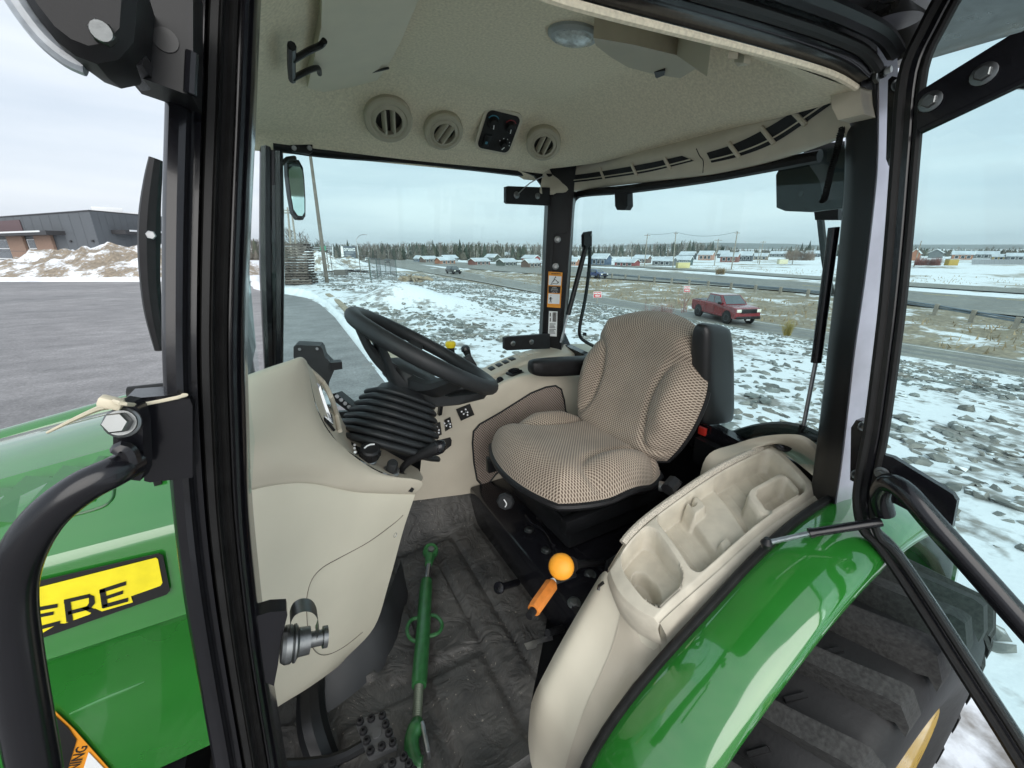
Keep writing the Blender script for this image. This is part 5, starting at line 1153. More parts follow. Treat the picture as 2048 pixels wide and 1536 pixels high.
# name band: black band with yellow panel and black letters
bandq = [(40, 1178), (60, 1166), (318, 1106), (326, 1110), (340, 1180), (334, 1188), (88, 1274), (40, 1290)]
bb = MB().prism([PY(x, y, .7285) for x, y in bandq], (0, -.0012, 0)).build('name_band', DECALB, T, False, label='yellow and black name band on the hood')
yq = [(40, 1186), (60, 1179), (312, 1115), (316, 1118), (325, 1165), (321, 1171), (262, 1192), (266, 1204), (204, 1222), (190, 1216), (180, 1228), (130, 1246), (118, 1246), (84, 1266), (40, 1280)]
MB().prism([PY(x, y, .7265) for x, y in yq], (0, -.0008, 0)).build('yellow_panel', YELLOW, bb, False)
def letter(polys):
    for q in polys: MB().prism([PY(x, y, .7250) for x, y in q], (0, -.0006, 0)).build('lettering', DECALB, bb, False)
def barq(a, b, w0):   # stroke between two pixel points with vertical half thickness
    return [(a[0], a[1] - w0), (b[0], b[1] - w0), (b[0], b[1] + w0), (a[0], a[1] + w0)]
letter([barq((70, 1219), (115, 1211), 3.6), barq((76, 1232), (107, 1226), 3.2), barq((78, 1256), (120, 1245), 3.6)])
letter([[(128, 1200), (140, 1197), (146, 1242), (133, 1244)], barq((128, 1203), (180, 1191), 3.6), barq((136, 1226), (178, 1215), 3.6), [(176, 1188), (188, 1192), (190, 1206), (180, 1218), (172, 1214), (178, 1206), (178, 1196)], [(162, 1216), (174, 1212), (196, 1221), (182, 1225)]])
letter([[(199, 1180), (210, 1177), (216, 1214), (204, 1216)], barq((199, 1183), (252, 1166), 3.8), barq((204, 1198), (246, 1184), 3.4), barq((206, 1213), (256, 1199), 3.8)])
MB().tube([onh(x, y, .001) for x, y in ((140, 1427), (200, 1400), (258, 1376), (290, 1362))], [.0015, .003, .0025, .0005], 6, sm=3).build('body_crease', GREEN, hood)
# warning sticker and lower pieces
wsq = [(108, 1412), (150, 1452), (232, 1545), (120, 1560), (100, 1500)]
ws = MB().prism([onB(HBV, x, y, .004, .70) for x, y in wsq], (0, -.001, 0)).build('warning_decal', DECO, T, False)
MB().prism([onB(HBV, x, y, .006, .70) for x, y in ((180, 1496), (226, 1545), (160, 1560))], (0, -.001, 0)).build('decal_panel', DECW, ws, False)
MB().prism([onB(HBV, x, y, .006, .70) for x, y in ((112, 1422), (140, 1448), (156, 1472), (134, 1545), (110, 1545))], (0, -.001, 0)).build('decal_panel', DECALB, ws, False)
text('lettering', 'WARNING', onB(HBV, 150, 1530, .0085, .70), (0, -1, 0), .020, DECALB, ws, rot=R(62), bold=.0003)
# loader beam, black hose cover and cable tie above the hood
tb = MB().tube([PY(x, y, 1.50) for x, y in ((380, 785), (320, 800), (160, 846), (0, 892), (-200, 950), (-500, 1040))], .042, 16, sm=4).build('loader_beam', GREEN, T)
MB().lathe(PY(262, 796, .80), PY(330, 786, .80) - PY(262, 796, .80), [(-.002, .006), (0, .018), (.05, .016), (.08, .014)], 16).build('hose_cover', RUBBER, T)
MB().prism([V((-.3, .75, ZR(-.95))), V((-1.7, .75, ZR(-.95))), V((-1.7, 1.39, ZR(-.95))), V((-.3, 1.39, ZR(-.95)))], (0, 0, -.45)).build('engine_block', BLKSAT, T)
for yy in (.38, 1.76):
    f_ = MB().lathe(V((-1.05, yy, .42)), (0, 1, 0), [(-.12, .2), (-.14, .3), (-.12, .38), (-.08, .41), (.08, .41), (.12, .38), (.14, .3), (.12, .2)], 40).build('front_wheel', TYRE, T, ang=40)
    MB().lathe(V((-1.05, yy, .42)), (0, 1, 0), [(-.10, .2), (-.05, .18), (-.05, 0)], 24).build('rim', YELLOW, f_)
# ------------------------------------------------------------------ loose things on the tractor
e0, e1 = PZ(862, 1104, ZR(-1.06)), PZ(832, 1500, ZR(-1.04))
tl = thing('top_link', tuple(PZ(845, 1280, ZR(-1.09))), 'green threaded turnbuckle rod lying on the black floor mat', 'turnbuckle')
zt = lambda x, y: PZ(x, y, ZR(-1.055))
MB().tube([zt(853, 1162), zt(852, 1172), zt(846, 1270), zt(839, 1355), zt(838, 1372)], [.0185, .0205, .0205, .0205, .0185], 16).build('sleeve', GREENR, tl)
MB().tube([zt(858, 1128), zt(853, 1164)], .0095, 10).build('upper_rod', STEEL, tl)
thr = []
ax0, ax1 = zt(838, 1370), zt(834, 1440)
for i in range(40): thr.append(ax0.lerp(ax1, i / 39))
MB().tube(thr, [.0095 if i % 2 else .0118 for i in range(40)], 12).build('threaded_rod', mat('greasy_thread', (.09, .11, .08), .45, .5), tl)
ec = zt(861, 1103)
MB().lathe(ec, (0.1, -.35, .93), [(-.014, .012), (-.016, .024), (-.008, .028), (.008, .028), (.016, .024), (.014, .012)], 24).build('ball_end', GREENR, tl, ang=40); MB().lathe(ec, (.1, -.35, .93), [(-.012, .011), (.012, .014), (.02, .010), (.02, .006)], 16).build('ball', STEEL, tl)
MB().tube([zt(860, 1112), zt(857, 1130)], [.018, .013], 10).build('eye_neck', GREENR, tl)
hk = [zt(834, 1440), zt(832, 1455), zt(824, 1475), zt(824, 1500), zt(832, 1525), zt(844, 1528)]
MB().tube(hk, [.013, .019, .017, .017, .016, .014], 12, sm=4).build('hook_end', GREENR, tl)
MB().box(zt(851, 1480) , (.010, .07, .03), Matrix.Rotation(-.1, 3, 'Z'), .004).build('hook_latch', STEEL, tl)
for s_ in (-1, 1):
    c = zt(846, 1262) if s_ > 0 else zt(846, 1262)
    a, b = (zt(852, 1230), zt(848, 1275)) if s_ > 0 else (zt(842, 1235), zt(840, 1285))
    o = [(872, 1232), (884, 1248), (876, 1266)] if s_ > 0 else [(822, 1240), (814, 1260), (822, 1278)]
    MB().tube([a] + [zt(*p) for p in o] + [b], .0055, 8, sm=4).build('handle_loop', GREENR, tl)
ct = thing('cable_tie', tuple(PY(225, 812, .39)), 'cream plastic cable tie looped over the handle bracket', 'cable tie')
MB().tube([PY(x, y, Y) for x, y, Y in ((95, 865, .50), (150, 838, .46), (195, 818, .42), (215, 812, .40))], [.0012, .0018, .0022, .003], 6, sm=3).build('tail', mat('cream_plastic', (.62, .56, .42), .5), ct)
MB().box(PY(222, 805, .395), (.014, .010, .008), Matrix.Rotation(.5, 3, 'Y'), .002).build('lock_head', bpy.data.materials['cream_plastic'], ct)
MB().tube([PY(x, y, Y) for x, y, Y in ((228, 802, .39), (250, 808, .385), (290, 808, .42), (372, 790, .425), (300, 792, .46), (240, 800, .41))], .0016, 6, sm=3).build('strap', bpy.data.materials['cream_plastic'], ct)
# ================================================================== ROCKS ON THE BANK
def rockmat():
    m, n, b = nodes('grey_rock'); A = n.nodes.new; K = n.links.new
    t = A('ShaderNodeTexCoord'); g = A('ShaderNodeNewGeometry')
    z = A('ShaderNodeTexNoise'); z.inputs['Scale'].default_value = 3.5; z.inputs['Detail'].default_value = 9; K(g.outputs['Position'], z.inputs['Vector'])
    w_ = A('ShaderNodeTexNoise'); w_.inputs['Scale'].default_value = .8; w_.inputs['Detail'].default_value = 2; K(g.outputs['Position'], w_.inputs['Vector'])
    r = A('ShaderNodeValToRGB'); e = r.color_ramp.elements; e[0].position = .3; e[0].color = (.10, .108, .105, 1); e[1].position = .68; e[1].color = (.28, .275, .26, 1)
    K(z.outputs['Fac'], r.inputs['Fac'])
    x0 = A('ShaderNodeMix'); x0.data_type = 'RGBA'; x0.blend_type = 'MULTIPLY'; x0.inputs[0].default_value = .6
    wr = A('ShaderNodeValToRGB'); wr.color_ramp.elements[0].position = .35; wr.color_ramp.elements[0].color = (.75, .9, .95, 1); wr.color_ramp.elements[1].position = .65; wr.color_ramp.elements[1].color = (1, .9, .8, 1); K(w_.outputs['Fac'], wr.inputs['Fac'])
    K(r.outputs['Color'], x0.inputs[6]); K(wr.outputs['Color'], x0.inputs[7])
    sp_ = A('ShaderNodeSeparateXYZ'); K(g.outputs['Normal'], sp_.inputs[0])
    z3 = A('ShaderNodeTexNoise'); z3.inputs['Scale'].default_value = 6; z3.inputs['Detail'].default_value = 6; K(g.outputs['Position'], z3.inputs['Vector'])
    ad = A('ShaderNodeMath'); ad.operation = 'MULTIPLY_ADD'; ad.inputs[1].default_value = 1.5; K(z3.outputs['Fac'], ad.inputs[0]); K(sp_.outputs['Z'], ad.inputs[2])
    mr = A('ShaderNodeMapRange'); mr.inputs['From Min'].default_value = 1.78; mr.inputs['From Max'].default_value = 1.92; K(ad.outputs[0], mr.inputs['Value'])
    x = A('ShaderNodeMix'); x.data_type = 'RGBA'; K(mr.outputs[0], x.inputs[0]); K(x0.outputs[2], x.inputs[6]); x.inputs[7].default_value = (.78, .81, .84, 1); K(x.outputs[2], b.inputs['Base Color'])
    b.inputs['Roughness'].default_value = .85
    bp = A('ShaderNodeBump'); bp.inputs['Strength'].default_value = .5; bp.inputs['Distance'].default_value = .02; K(z.outputs['Fac'], bp.inputs['Height']); K(bp.outputs[0], b.inputs['Normal'])
    return m
ROCK = rockmat()
rnd = random.Random(11)
def rockshape(npt, seed):
    rr = random.Random(seed); bm = bmesh.new()
    for _ in range(npt):
        v = V((rr.gauss(0, 1), rr.gauss(0, 1), rr.gauss(0, 1))).normalized() * rr.uniform(.75, 1.1); bm.verts.new((v.x, v.y, v.z * .85))
    r_ = bmesh.ops.convex_hull(bm, input=list(bm.verts)); bmesh.ops.delete(bm, geom=[v for v in bm.verts if not v.link_faces], context='VERTS')
    bm.verts.index_update(); vs_ = [v.co.copy() for v in bm.verts]; fs = [tuple(v.index for v in f.verts) for f in bm.faces]; bm.free(); return vs_, fs
shapes_hi = [rockshape(17, 100 + i) for i in range(10)]; shapes_lo = [rockshape(10, 200 + i) for i in range(10)]
rocks = []
tries = 0
while len(rocks) < 30000 and tries < 220000:
    tries += 1
    X = rnd.uniform(2.0, 23.5); Y = -8 + 74 * rnd.random() ** 1.25
    q = nz2(X, Y, .22, 9) + .55 * nz2(X, Y, .8, 4)
    if rnd.random() > (.10 + .90 * sst(-.22, .20, q)): continue
    if X < 10 and Y < 7 and rnd.random() < .45: continue
    if X < 4.0 and Y < 4 and rnd.random() < .35: continue
    if math.hypot((X - 5) / 2.6, (Y - 17.7) / 2.0) < 1 or math.hypot((X - 3) / 1.6, (Y - 20) / 3) < 1: continue
    s = min(.036 * math.exp(abs(rnd.gauss(0, .66))) + .014, .22)
    if X < 9 and Y < 8: s = min(s, .15)
    rocks.append((X, Y, s, rnd.random() * 6.28, rnd.uniform(.32, .62), rnd.uniform(.7, 1.35), rnd.randrange(10), rnd.uniform(-.3, .3)))
def score(k):
    X, Y, s = k[0], k[1], k[2]; f_ = X * math.sin(YAW) + Y * math.cos(YAW)
    if f_ < .5: return -1
    px = 1024 + FPX * (X * math.cos(YAW) - Y * math.sin(YAW)) / (f_ * math.cos(TILT))
    return -1 if px < 560 or px > 2060 else s / f_
rocks.sort(key=score, reverse=True)
def rockM(k):
    X, Y, s, a, fl, el, sh, ti = k
    return Matrix.Translation((X, Y, G(X, Y) + s * fl * .18)) @ Matrix.Rotation(a, 4, 'Z') @ Matrix.Rotation(ti, 4, 'X') @ Matrix.Diagonal((s * el, s / el, s * fl, 1))
hi_me = []
for vs_, fs in shapes_hi:
    me = bpy.data.meshes.new('rock'); me.from_pydata([tuple(v) for v in vs_], [], fs); me.materials.append(ROCK); hi_me.append(me)
for k in rocks[:300]:
    o = bpy.data.objects.new('rock', hi_me[k[6]]); COL.objects.link(o); o.parent = ground; o.matrix_basis = rockM(k)
rest = MB()
for k in rocks[300:]:
    M = rockM(k); vs_, fs = shapes_lo[k[6]] if score(k) < .02 else shapes_hi[k[6]]; rest.add([M @ v for v in vs_], fs)
o = rest.build('scattered_rocks', ROCK, ground, False); o['kind'] = 'stuff'

# dry grass in the median and along the field
gr = MB(); rg_ = random.Random(5)
for i in range(5200):
    if i < 3800: X, Y = rg_.uniform(33.6, 54), rg_.uniform(2, 85)
    else: X, Y = rg_.uniform(96, 125), rg_.uniform(15, 110)
    if nz2(X, Y, .22, 2) < -.05: continue
    if X > 45 + Y * .18 and X < 95: continue
    z = G(X, Y); h = rg_.uniform(.15, .5); a = rg_.uniform(0, 3.14); d_ = V((math.cos(a), math.sin(a), 0)) * rg_.uniform(.03, .09); tl_ = V((rg_.gauss(0, .12), rg_.gauss(0, .12), h))
    b_ = V((X, Y, z - .03)); gr.add([b_ - d_, b_ + d_, b_ + tl_], [(0, 1, 2)])
o = gr.build('dry_grass', mat('dry_grass_blades', (.30, .235, .15), .9, 0, .3, .7), None, False); o['kind'] = 'stuff'; o['label'] = 'dry tan grass on the median'; 

# ================================================================== TREES
SPR = mat('spruce_needles', (.030, .042, .030), .9, 0, .5, .08)
SPR2 = mat('pine_needles', (.050, .058, .038), .9, 0, .5, .08)
BARE = mat('bare_twigs', (.16, .14, .12), .9, 0, .35, .06)
BIRCH = mat('pale_bark', (.36, .34, .31), .9, 0, .3, .2)
rt2 = random.Random(3)
def conifer(mb, p, h, r, rr):
    n = 7; lay = 6
    for k in range(lay):
        z0 = h * (.06 + .86 * k / lay); z1 = min(h, z0 + h * .34); r0 = r * (1 - k / lay) ** .9 + .1
        ring = [p + V((r0 * rr.uniform(.55, 1.2) * math.cos(2 * math.pi * i / n + k), r0 * rr.uniform(.55, 1.2) * math.sin(2 * math.pi * i / n + k), z0 + rr.uniform(-.04, .04) * h)) for i in range(n)]
        top = p + V((rr.uniform(-.1, .1), rr.uniform(-.1, .1), z1)); mb.add(ring + [top], [(i, (i + 1) % n, n) for i in range(n)])
def baretree(mb, p, h, rr, wid=.22, br=26):
    mb.tube([p, p + V((rr.gauss(0, .1), rr.gauss(0, .1), h * .6)), p + V((rr.gauss(0, .3), rr.gauss(0, .3), h))], [h * .014, h * .009, h * .002], 4, cap=False)
    for i in range(br):
        z = h * rr.uniform(.28, .95); a = rr.uniform(0, 6.28); l = h * wid * rr.uniform(.5, 1.1) * (1.15 - z / h * .6)
        b_ = p + V((0, 0, z)); e = b_ + V((math.cos(a) * l, math.sin(a) * l, l * rr.uniform(.5, 1.3))); s_ = V((-math.sin(a), math.cos(a), .3)) * h * .011
        mb.add([b_ - s_, b_ + s_, e], [(0, 1, 2)])
        for j in range(3):
            t = rr.uniform(.35, .9); c = b_.lerp(e, t); d_ = V((rr.gauss(0, 1), rr.gauss(0, 1), rr.uniform(.3, 1.4))).normalized() * l * .5; s2 = V((rr.gauss(0, 1), rr.gauss(0, 1), 0)).normalized() * h * .009
            mb.add([c - s2, c + s2, c + d_], [(0, 1, 2)])
def topy(px):
    pts = [(520, 478), (600, 482), (680, 487), (760, 486), (840, 485), (950, 484), (1080, 488), (1180, 488), (1240, 487), (1300, 488), (1380, 482), (1440, 488), (1480, 496), (1540, 498), (1600, 492), (1650, 488), (1800, 488), (1850, 494), (1880, 497), (2060, 495), (2200, 495)]
    for (a, b), (c, d) in zip(pts, pts[1:]):
        if px <= c: return lerp(b, d, (px - a) / (c - a))
    return 495
wood1, wood2, wood3, wood4 = MB(), MB(), MB(), MB()
for i in range(1900):
    px = rt2.uniform(500, 2150)
    dk = px < 1130
    D_ = rt2.uniform(205, 290) if px < 1130 else rt2.uniform(300, 440)
    ty = topy(px) + abs(rt2.gauss(0, 4.5)) - (4 if rt2.random() < .08 else 0)
    top = C0 + ray(px, ty) * D_; base = -6.5; h = max(top.z - base, 4); p = V((top.x, top.y, base))
    kind = rt2.random()
    if kind < (.34 if dk else .28): conifer(wood1 if rt2.random() < .6 else wood3, p, h, h * rt2.uniform(.16, .26), rt2)
    else: baretree(wood2 if rt2.random() < .8 else wood4, p, h, rt2, .2, 22)
for mb_2, m_, nm, lb_ in ((wood1, SPR, 'far_spruce_wood', 'dark spruce trees of the far wood'), (wood3, SPR2, 'far_pine_wood', 'olive pine trees of the far wood'), (wood2, BARE, 'far_bare_wood', 'bare brown trees of the far wood'), (wood4, BIRCH, 'far_birch_wood', 'pale bare birches of the far wood')):
    o = mb_2.build(nm, m_, None, False); o['kind'] = 'stuff'; o['label'] = lb_
# a denser, lower understorey to close the foot of the wood
us = MB()
for i in range(1500):
    px = rt2.uniform(500, 2150); D_ = rt2.uniform(200, 290) if px < 1130 else rt2.uniform(290, 430)
    b_ = C0 + ray(px, 515) * D_; b_.z = -6.5; conifer(us, b_, rt2.uniform(5, 8.5), rt2.uniform(1.6, 3.0), rt2)
o = us.build('wood_understorey', mat('understorey', (.085, .078, .062), .95, 0, .4, .05), None, False); o['kind'] = 'stuff'
# trees one can tell apart
def tree(px, ty, D_, kind, lab, name, base=None, wid=.24):
    top = C0 + ray(px, ty) * D_; bz = base if base is not None else G(top.x, top.y); p = V((top.x, top.y, bz)); h = top.z - bz
    t = thing(name, tuple(p), lab, 'tree'); rr = random.Random(int(px))
    tr_, cw = MB(), MB()
    tr_.tube([p, p + V((0, 0, h * .5)), p + V((rr.gauss(0, .2), rr.gauss(0, .2), h * .97))], [h * .016, h * .011, h * .003], 6)
    if kind == 'c':
        conifer(cw, p, h, h * .2, rr); conifer(cw, p, h * .93, h * .23, rr)
    else: baretree(cw, p, h, rr, wid, 60)
    tr_.build('trunk', BIRCH if kind == 'b' else mat('spruce_bark', (.09, .07, .055), .9), t); cw.build('crown', SPR if kind == 'c' else BARE, t, False)
tree(576, 455, 70, 'b', 'bare grey tree behind the pallet stack, nearest the front post', 'bare_tree', -1, .3); tree(598, 466, 74, 'b', 'bare tree between the crossarm poles and the leaning pole', 'bare_tree', -1, .3); tree(611, 470, 66, 'b', 'slender pale birch just left of the leaning pole', 'birch_tree', -1, .22)
tree(641, 482, 85, 'b', 'bare tree just right of the leaning pole', 'bare_tree', -2, .28)
tree(694, 478, 225, 'c', 'tall spruce behind the blue sign board', 'spruce_tree', -6); tree(865, 479, 230, 'c', 'tall spruce above the leftmost orange-gabled house', 'spruce_tree', -6); tree(919, 477, 230, 'c', 'tallest spruce of the far wood, over the dark car', 'spruce_tree', -6)
tree(1388, 480, 330, 'c', 'tall spruce above the grey house beside the salmon house', 'spruce_tree', -6); tree(1427, 481, 330, 'c', 'tall spruce just left of the crossarm pole by the brick house', 'spruce_tree', -6); tree(1622, 480, 320, 'c', 'tall spruce above the last dark house before the door post', 'spruce_tree', -6); tree(1606, 485, 320, 'c', 'pointed spruce between the two grey houses near the door post', 'spruce_tree', -6)

# far hills
hm = MB(); rows = []
for j, (D_, f_) in enumerate(((3000, 0), (4200, 1), (6000, .9))):
    r_ = []
    for i in range(60):
        px = 300 + i * 40; yy = 489 + 3 * nz2(px * .004, 0, 1, 5) - (2.5 if 1400 < px < 1600 else 0) + (4 if px < 1250 else 0)
        q = C0 + ray(px, yy) * D_; q.z = q.z if f_ else -10
        if f_ == .9: q.z *= .9
        r_.append(q)
    rows.append(r_)
struct(hm.grid(rows).build('hills', mat('wooded_hills', (.06, .075, .07), .95, 0, .4, .002), None, ang=180))

# ================================================================== HOUSES
SNOWR = mat('snowy_roof', (.46, .50, .54), .85, 0, .18, .35)
TRIM = mat('white_trim', (.72, .73, .72), .6); PANE = mat('window_pane', (.04, .05, .06), .15, 0, .2)
CLR = {'blue': (.06, .12, .22), 'brown': (.16, .095, .07), 'orange': (.40, .14, .06), 'brick': (.24, .075, .055), 'green': (.085, .11, .09), 'grey': (.14, .155, .165), 'red': (.32, .045, .05), 'teal': (.07, .125, .135), 'dark': (.055, .07, .085), 'ochre': (.42, .30, .10), 'white': (.6, .62, .64), 'salmon': (.42, .19, .12), 'tan': (.26, .20, .15)}
CM = {k: mat('siding_' + k, tuple(.72 * c + .28 * sum(v) / 3 for c in v), .8, 0, .12, .6) for k, v in CLR.items()}
HS_ = [(837, 513, 521, 22, 'blue', 'L', 'small blue house, leftmost beyond the highway'), (857, 514, 522, 40, 'brown', 'R', 'long snowy roofed house with brown gable, second from the left'), (898, 512, 520, 40, 'grey', 'R', 'grey house behind the orange-gabled one'),
       (890, 516, 525, 46, 'orange', 'R', 'low house with bright orange gable left of the dark car'), (958, 518, 527, 50, 'brick', 'R', 'long low house with brick gable right of the dark car'), (985, 510, 520, 36, 'green', 'L', 'green house standing behind the row, left of the white one'),
       (1013, 519, 529, 48, 'green', 'R', 'low house with dark green gable in the middle of the side window'), (1010, 506, 514, 30, 'white', 'R', 'snow covered white house at the foot of the wood'), (1062, 512, 521, 42, 'red', 'L', 'house with small red gable near the rear post'), (1062, 520, 532, 46, 'brown', 'R', 'nearest house left of the rear post with brown gable'),
       (1148, 518, 531, 26, 'orange', 'L', 'orange house just right of the rear post'), (1202, 510, 530, 46, 'blue', 'L', 'big blue house standing above the blue car'), (1254, 520, 532, 56, 'red', 'L', 'low house with wide red gable'), (1284, 512, 526, 40, 'brown', 'L', 'brown house behind the utility pole beside the red one'),
       (1328, 516, 531, 53, 'grey', 'L', 'grey house left of the yellow container'), (1367, 514, 530, 40, 'teal', 'L', 'teal house directly behind the yellow container'), (1375, 505, 519, 38, 'dark', 'L', 'charcoal house on the rise behind the teal one'), (1412, 504, 520, 36, 'salmon', 'L', 'salmon house on the rise'),
       (1446, 503, 516, 26, 'dark', 'L', 'dark house half hidden behind the brick house'), (1459, 507, 524, 42, 'brick', 'L', 'dark red brick house between two utility poles'), (1490, 505, 522, 33, 'dark', 'L', 'charcoal house right of the tallest utility pole'), (1521, 508, 520, 32, 'tan', 'L', 'tan brown house right of the charcoal one'),
       (1556, 504, 514, 35, 'grey', 'L', 'grey house behind the cream bin'), (1601, 504, 513, 18, 'brown', 'R', 'small brown house behind the shrubs'), (1625, 503, 514, 31, 'dark', 'L', 'dark house next to the door post'), (1828, 500, 521, 30, 'orange', 'R', 'tall orange-brown house just right of the door frame'),
       (1870, 500, 516, 40, 'grey', 'R', 'grey house with steep roof seen through the door glass'), (1922, 504, 519, 40, 'orange', 'L', 'long orange house behind the ochre bin'), (1968, 504, 517, 45, 'grey', 'L', 'wide pale roofed house behind the grey fence'), (1999, 510, 520, 32, 'ochre', 'L', 'house with ochre gable behind the grey fence'), (2036, 508, 521, 48, 'grey', 'L', 'grey house with white edged gable at the right edge')]
for (px, ty, by, wp, cl, side, lab) in HS_:
    by = by + (3 if px < 1100 else 0); ty -= .5
    D_ = min(5.6 / -ray(px, by).z, 300)
    c = C0 + ray(px, by) * D_; ht = (by - ty) / FPX * D_ * 1.02; Lh = wp / FPX * D_
    yaw_ = YAW + R(-28 if side == 'L' else 28) - 0.0
    h = thing('house', tuple(c), lab, 'house', 'houses beyond the highway')
    rx = V((math.cos(YAW), -math.sin(YAW), 0)); fw = V((math.sin(YAW), math.cos(YAW), 0))
    q = Matrix.Rotation(R(42 if side == 'R' else -42), 3, 'Z')
    u, v_ = q @ rx, q @ fw      # u along the ridge, v depth
    l2, d2 = Lh * .36, Lh * .25; wh_ = ht * .60; up_ = V((0, 0, 1))
    def hp_(a, b, z): return c + u * a * l2 + v_ * b * d2 + up_ * z
    MB().add([hp_(-1, -1, -2.5), hp_(1, -1, -2.5), hp_(1, 1, -2.5), hp_(-1, 1, -2.5), hp_(-1, -1, wh_), hp_(1, -1, wh_), hp_(1, 1, wh_), hp_(-1, 1, wh_), hp_(-1, 0, ht * .95), hp_(1, 0, ht * .95)],
             [(0, 1, 5, 4), (2, 3, 7, 6), (1, 2, 6, 9, 5), (3, 0, 4, 8, 7)]).build('wall', CM[cl], h, False)
    e = 1.10
    for sg in (-1, 1):
        rf_ = MB().prism([hp_(-e, sg * e * 1.04, wh_ - .12), hp_(e, sg * e * 1.04, wh_ - .12), hp_(e, 0, ht + .05), hp_(-e, 0, ht + .05)], up_ * .16).build('roof', SNOWR, h, False)
        for s2 in (-1, 1):
            MB().tube([hp_(s2 * e, sg * e * 1.04, wh_ - .12), hp_(s2 * e, 0, ht + .05)], .11, 4).build('fascia', TRIM, rf_)
    for a in (-.55, .05, .6):
        w0 = .16; z0, z1 = wh_ * .25, wh_ * .78
        fr_ = MB().prism([hp_(a - w0 - .03, -1.012, z0 - .1), hp_(a + w0 + .03, -1.012, z0 - .1), hp_(a + w0 + .03, -1.012, z1 + .1), hp_(a - w0 - .03, -1.012, z1 + .1)], -v_ * .03).build('window', TRIM, h, False)
        MB().prism([hp_(a - w0, -1.03, z0), hp_(a + w0, -1.03, z0), hp_(a + w0, -1.03, z1), hp_(a - w0, -1.03, z1)], -v_ * .03).build('pane', PANE, fr_, False)
    gs = -1 if side == 'L' else 1
    fr_ = MB().prism([hp_(gs * 1.012, -.3, wh_ * .3), hp_(gs * 1.012, .3, wh_ * .3), hp_(gs * 1.012, .3, wh_ * .85), hp_(gs * 1.012, -.3, wh_ * .85)], u * gs * .03).build('window', TRIM, h, False)
    MB().prism([hp_(gs * 1.025, -.22, wh_ * .36), hp_(gs * 1.025, .22, wh_ * .36), hp_(gs * 1.025, .22, wh_ * .8), hp_(gs * 1.025, -.22, wh_ * .8)], u * gs * .03).build('pane', PANE, fr_, False)

# ================================================================== POLES, WIRES, SIGNS
WOOD = mat('weathered_pole', (.26, .235, .20), .85, 0, .2, 1.5); WOODD = mat('dark_pole', (.13, .115, .095), .85, 0, .25, 2)
def pole(tx, ty, bx, by, D_, r, lab, arm=0, m=WOOD, name='utility_pole', cat='pole'):
    a, b = C0 + ray(bx, by) * D_, C0 + ray(tx, ty) * D_; a = a - (b - a).normalized() * 1.0
    t = thing(name, tuple(a), lab, cat, 'utility poles by the houses' if name == 'utility_pole' else None)
    MB().tube([a, b], [r, r * .7], 8).build('shaft', m, t)
    if arm:
        rx = V((math.cos(YAW), -math.sin(YAW), 0)); c = b - V((0, 0, .4))
        MB().box(c, (arm, .14, .16), Matrix.Rotation(-YAW, 3, 'Z')).build('crossarm', m, t)
        for s_ in (-.45, 0, .45): MB().lathe(c + rx * s_ * arm + V((0, 0, .08)), (0, 0, 1), [(0, .05), (.2, .06), (.22, .02)], 6).build('insulator', DECW, t)
    return b
w1 = pole(1295, 468, 1289, 530, 125, .17, 'utility pole standing before the brown house', 1.8); w2 = pole(1352, 464, 1346, 531, 125, .17, 'utility pole just left of the yellow container', 1.2)
w3 = pole(1475, 463, 1463, 536, 115, .18, 'tallest utility pole, before the brick house', 1.4); w4 = pole(1437, 478, 1428, 534, 140, .17, 'utility pole with wide crossarm left of the brick house', 2.6)
pole(1527, 482, 1518, 530, 150, .16, 'utility pole with crossarm before the tan house', 2.0); pole(1593, 490, 1584, 529, 150, .15, 'bare pole between the pale bin and the shrubs'); pole(1520, 492, 1515, 528, 160, .13, 'thin pole close beside the crossarm pole')
pole(1264, 498, 1263, 514, 170, .14, 'short pole behind the brown house'); pole(1319, 498, 1318, 513, 170, .14, 'short pole behind the grey house'); pole(1337, 494, 1335, 513, 170, .14, 'short pole left of the teal house')
pole(1843, 482, 1828, 532, 130, .18, 'pale pole seen through the door glass near the frame'); pole(953, 500, 953, 517, 190, .16, 'short pole at the edge of the wood above the houses')
def wire(a, b, sag): 
    o = MB().tube([a.lerp(b, t / 12) - V((0, 0, sag * 4 * (t / 12) * (1 - t / 12))) for t in range(13)], .035, 4, cap=False).build('power_line', BLKSAT, None)
    return o
tag(wire(w1, w2, .35), 'power line between the two left utility poles', 'wire'); tag(wire(w2, w3, 1.2), 'sagging power line up to the tallest utility pole', 'wire')
pole(618, 290, 655, 572, 27, .13, 'leaning grey wooden pole beside the pallet stack', 0, WOODD, 'leaning_pole')
for i, (x0, y0, x1, y1) in enumerate(((575, 415, 583, 505), (583, 420, 594, 505))):
    pole(x0, y0, x1, y1, 60, .16, ('thin crossarm pole left of the leaning pole' if i else 'crossarm pole nearest the far front post'), 2.2, WOOD, 'power_pole')
# street lamp with curved arm
D_ = 60; lp_ = thing('street_lamp', tuple(C0 + ray(720, 535) * D_), 'thin grey street lamp with curved arm by the sign board', 'street lamp')
MB().tube([C0 + ray(x, y) * D_ for x, y in ((720, 540), (716, 505), (713, 482), (716, 474), (722, 470), (729, 469))], [.10, .08, .06, .05, .05, .05], 6, sm=3).build('mast', STEEL, lp_); MB().box(C0 + ray(729, 469) * D_, (.6, .25, .12), Matrix.Rotation(-YAW, 3, 'Z'), .03).build('lamp_head', STEEL, lp_)
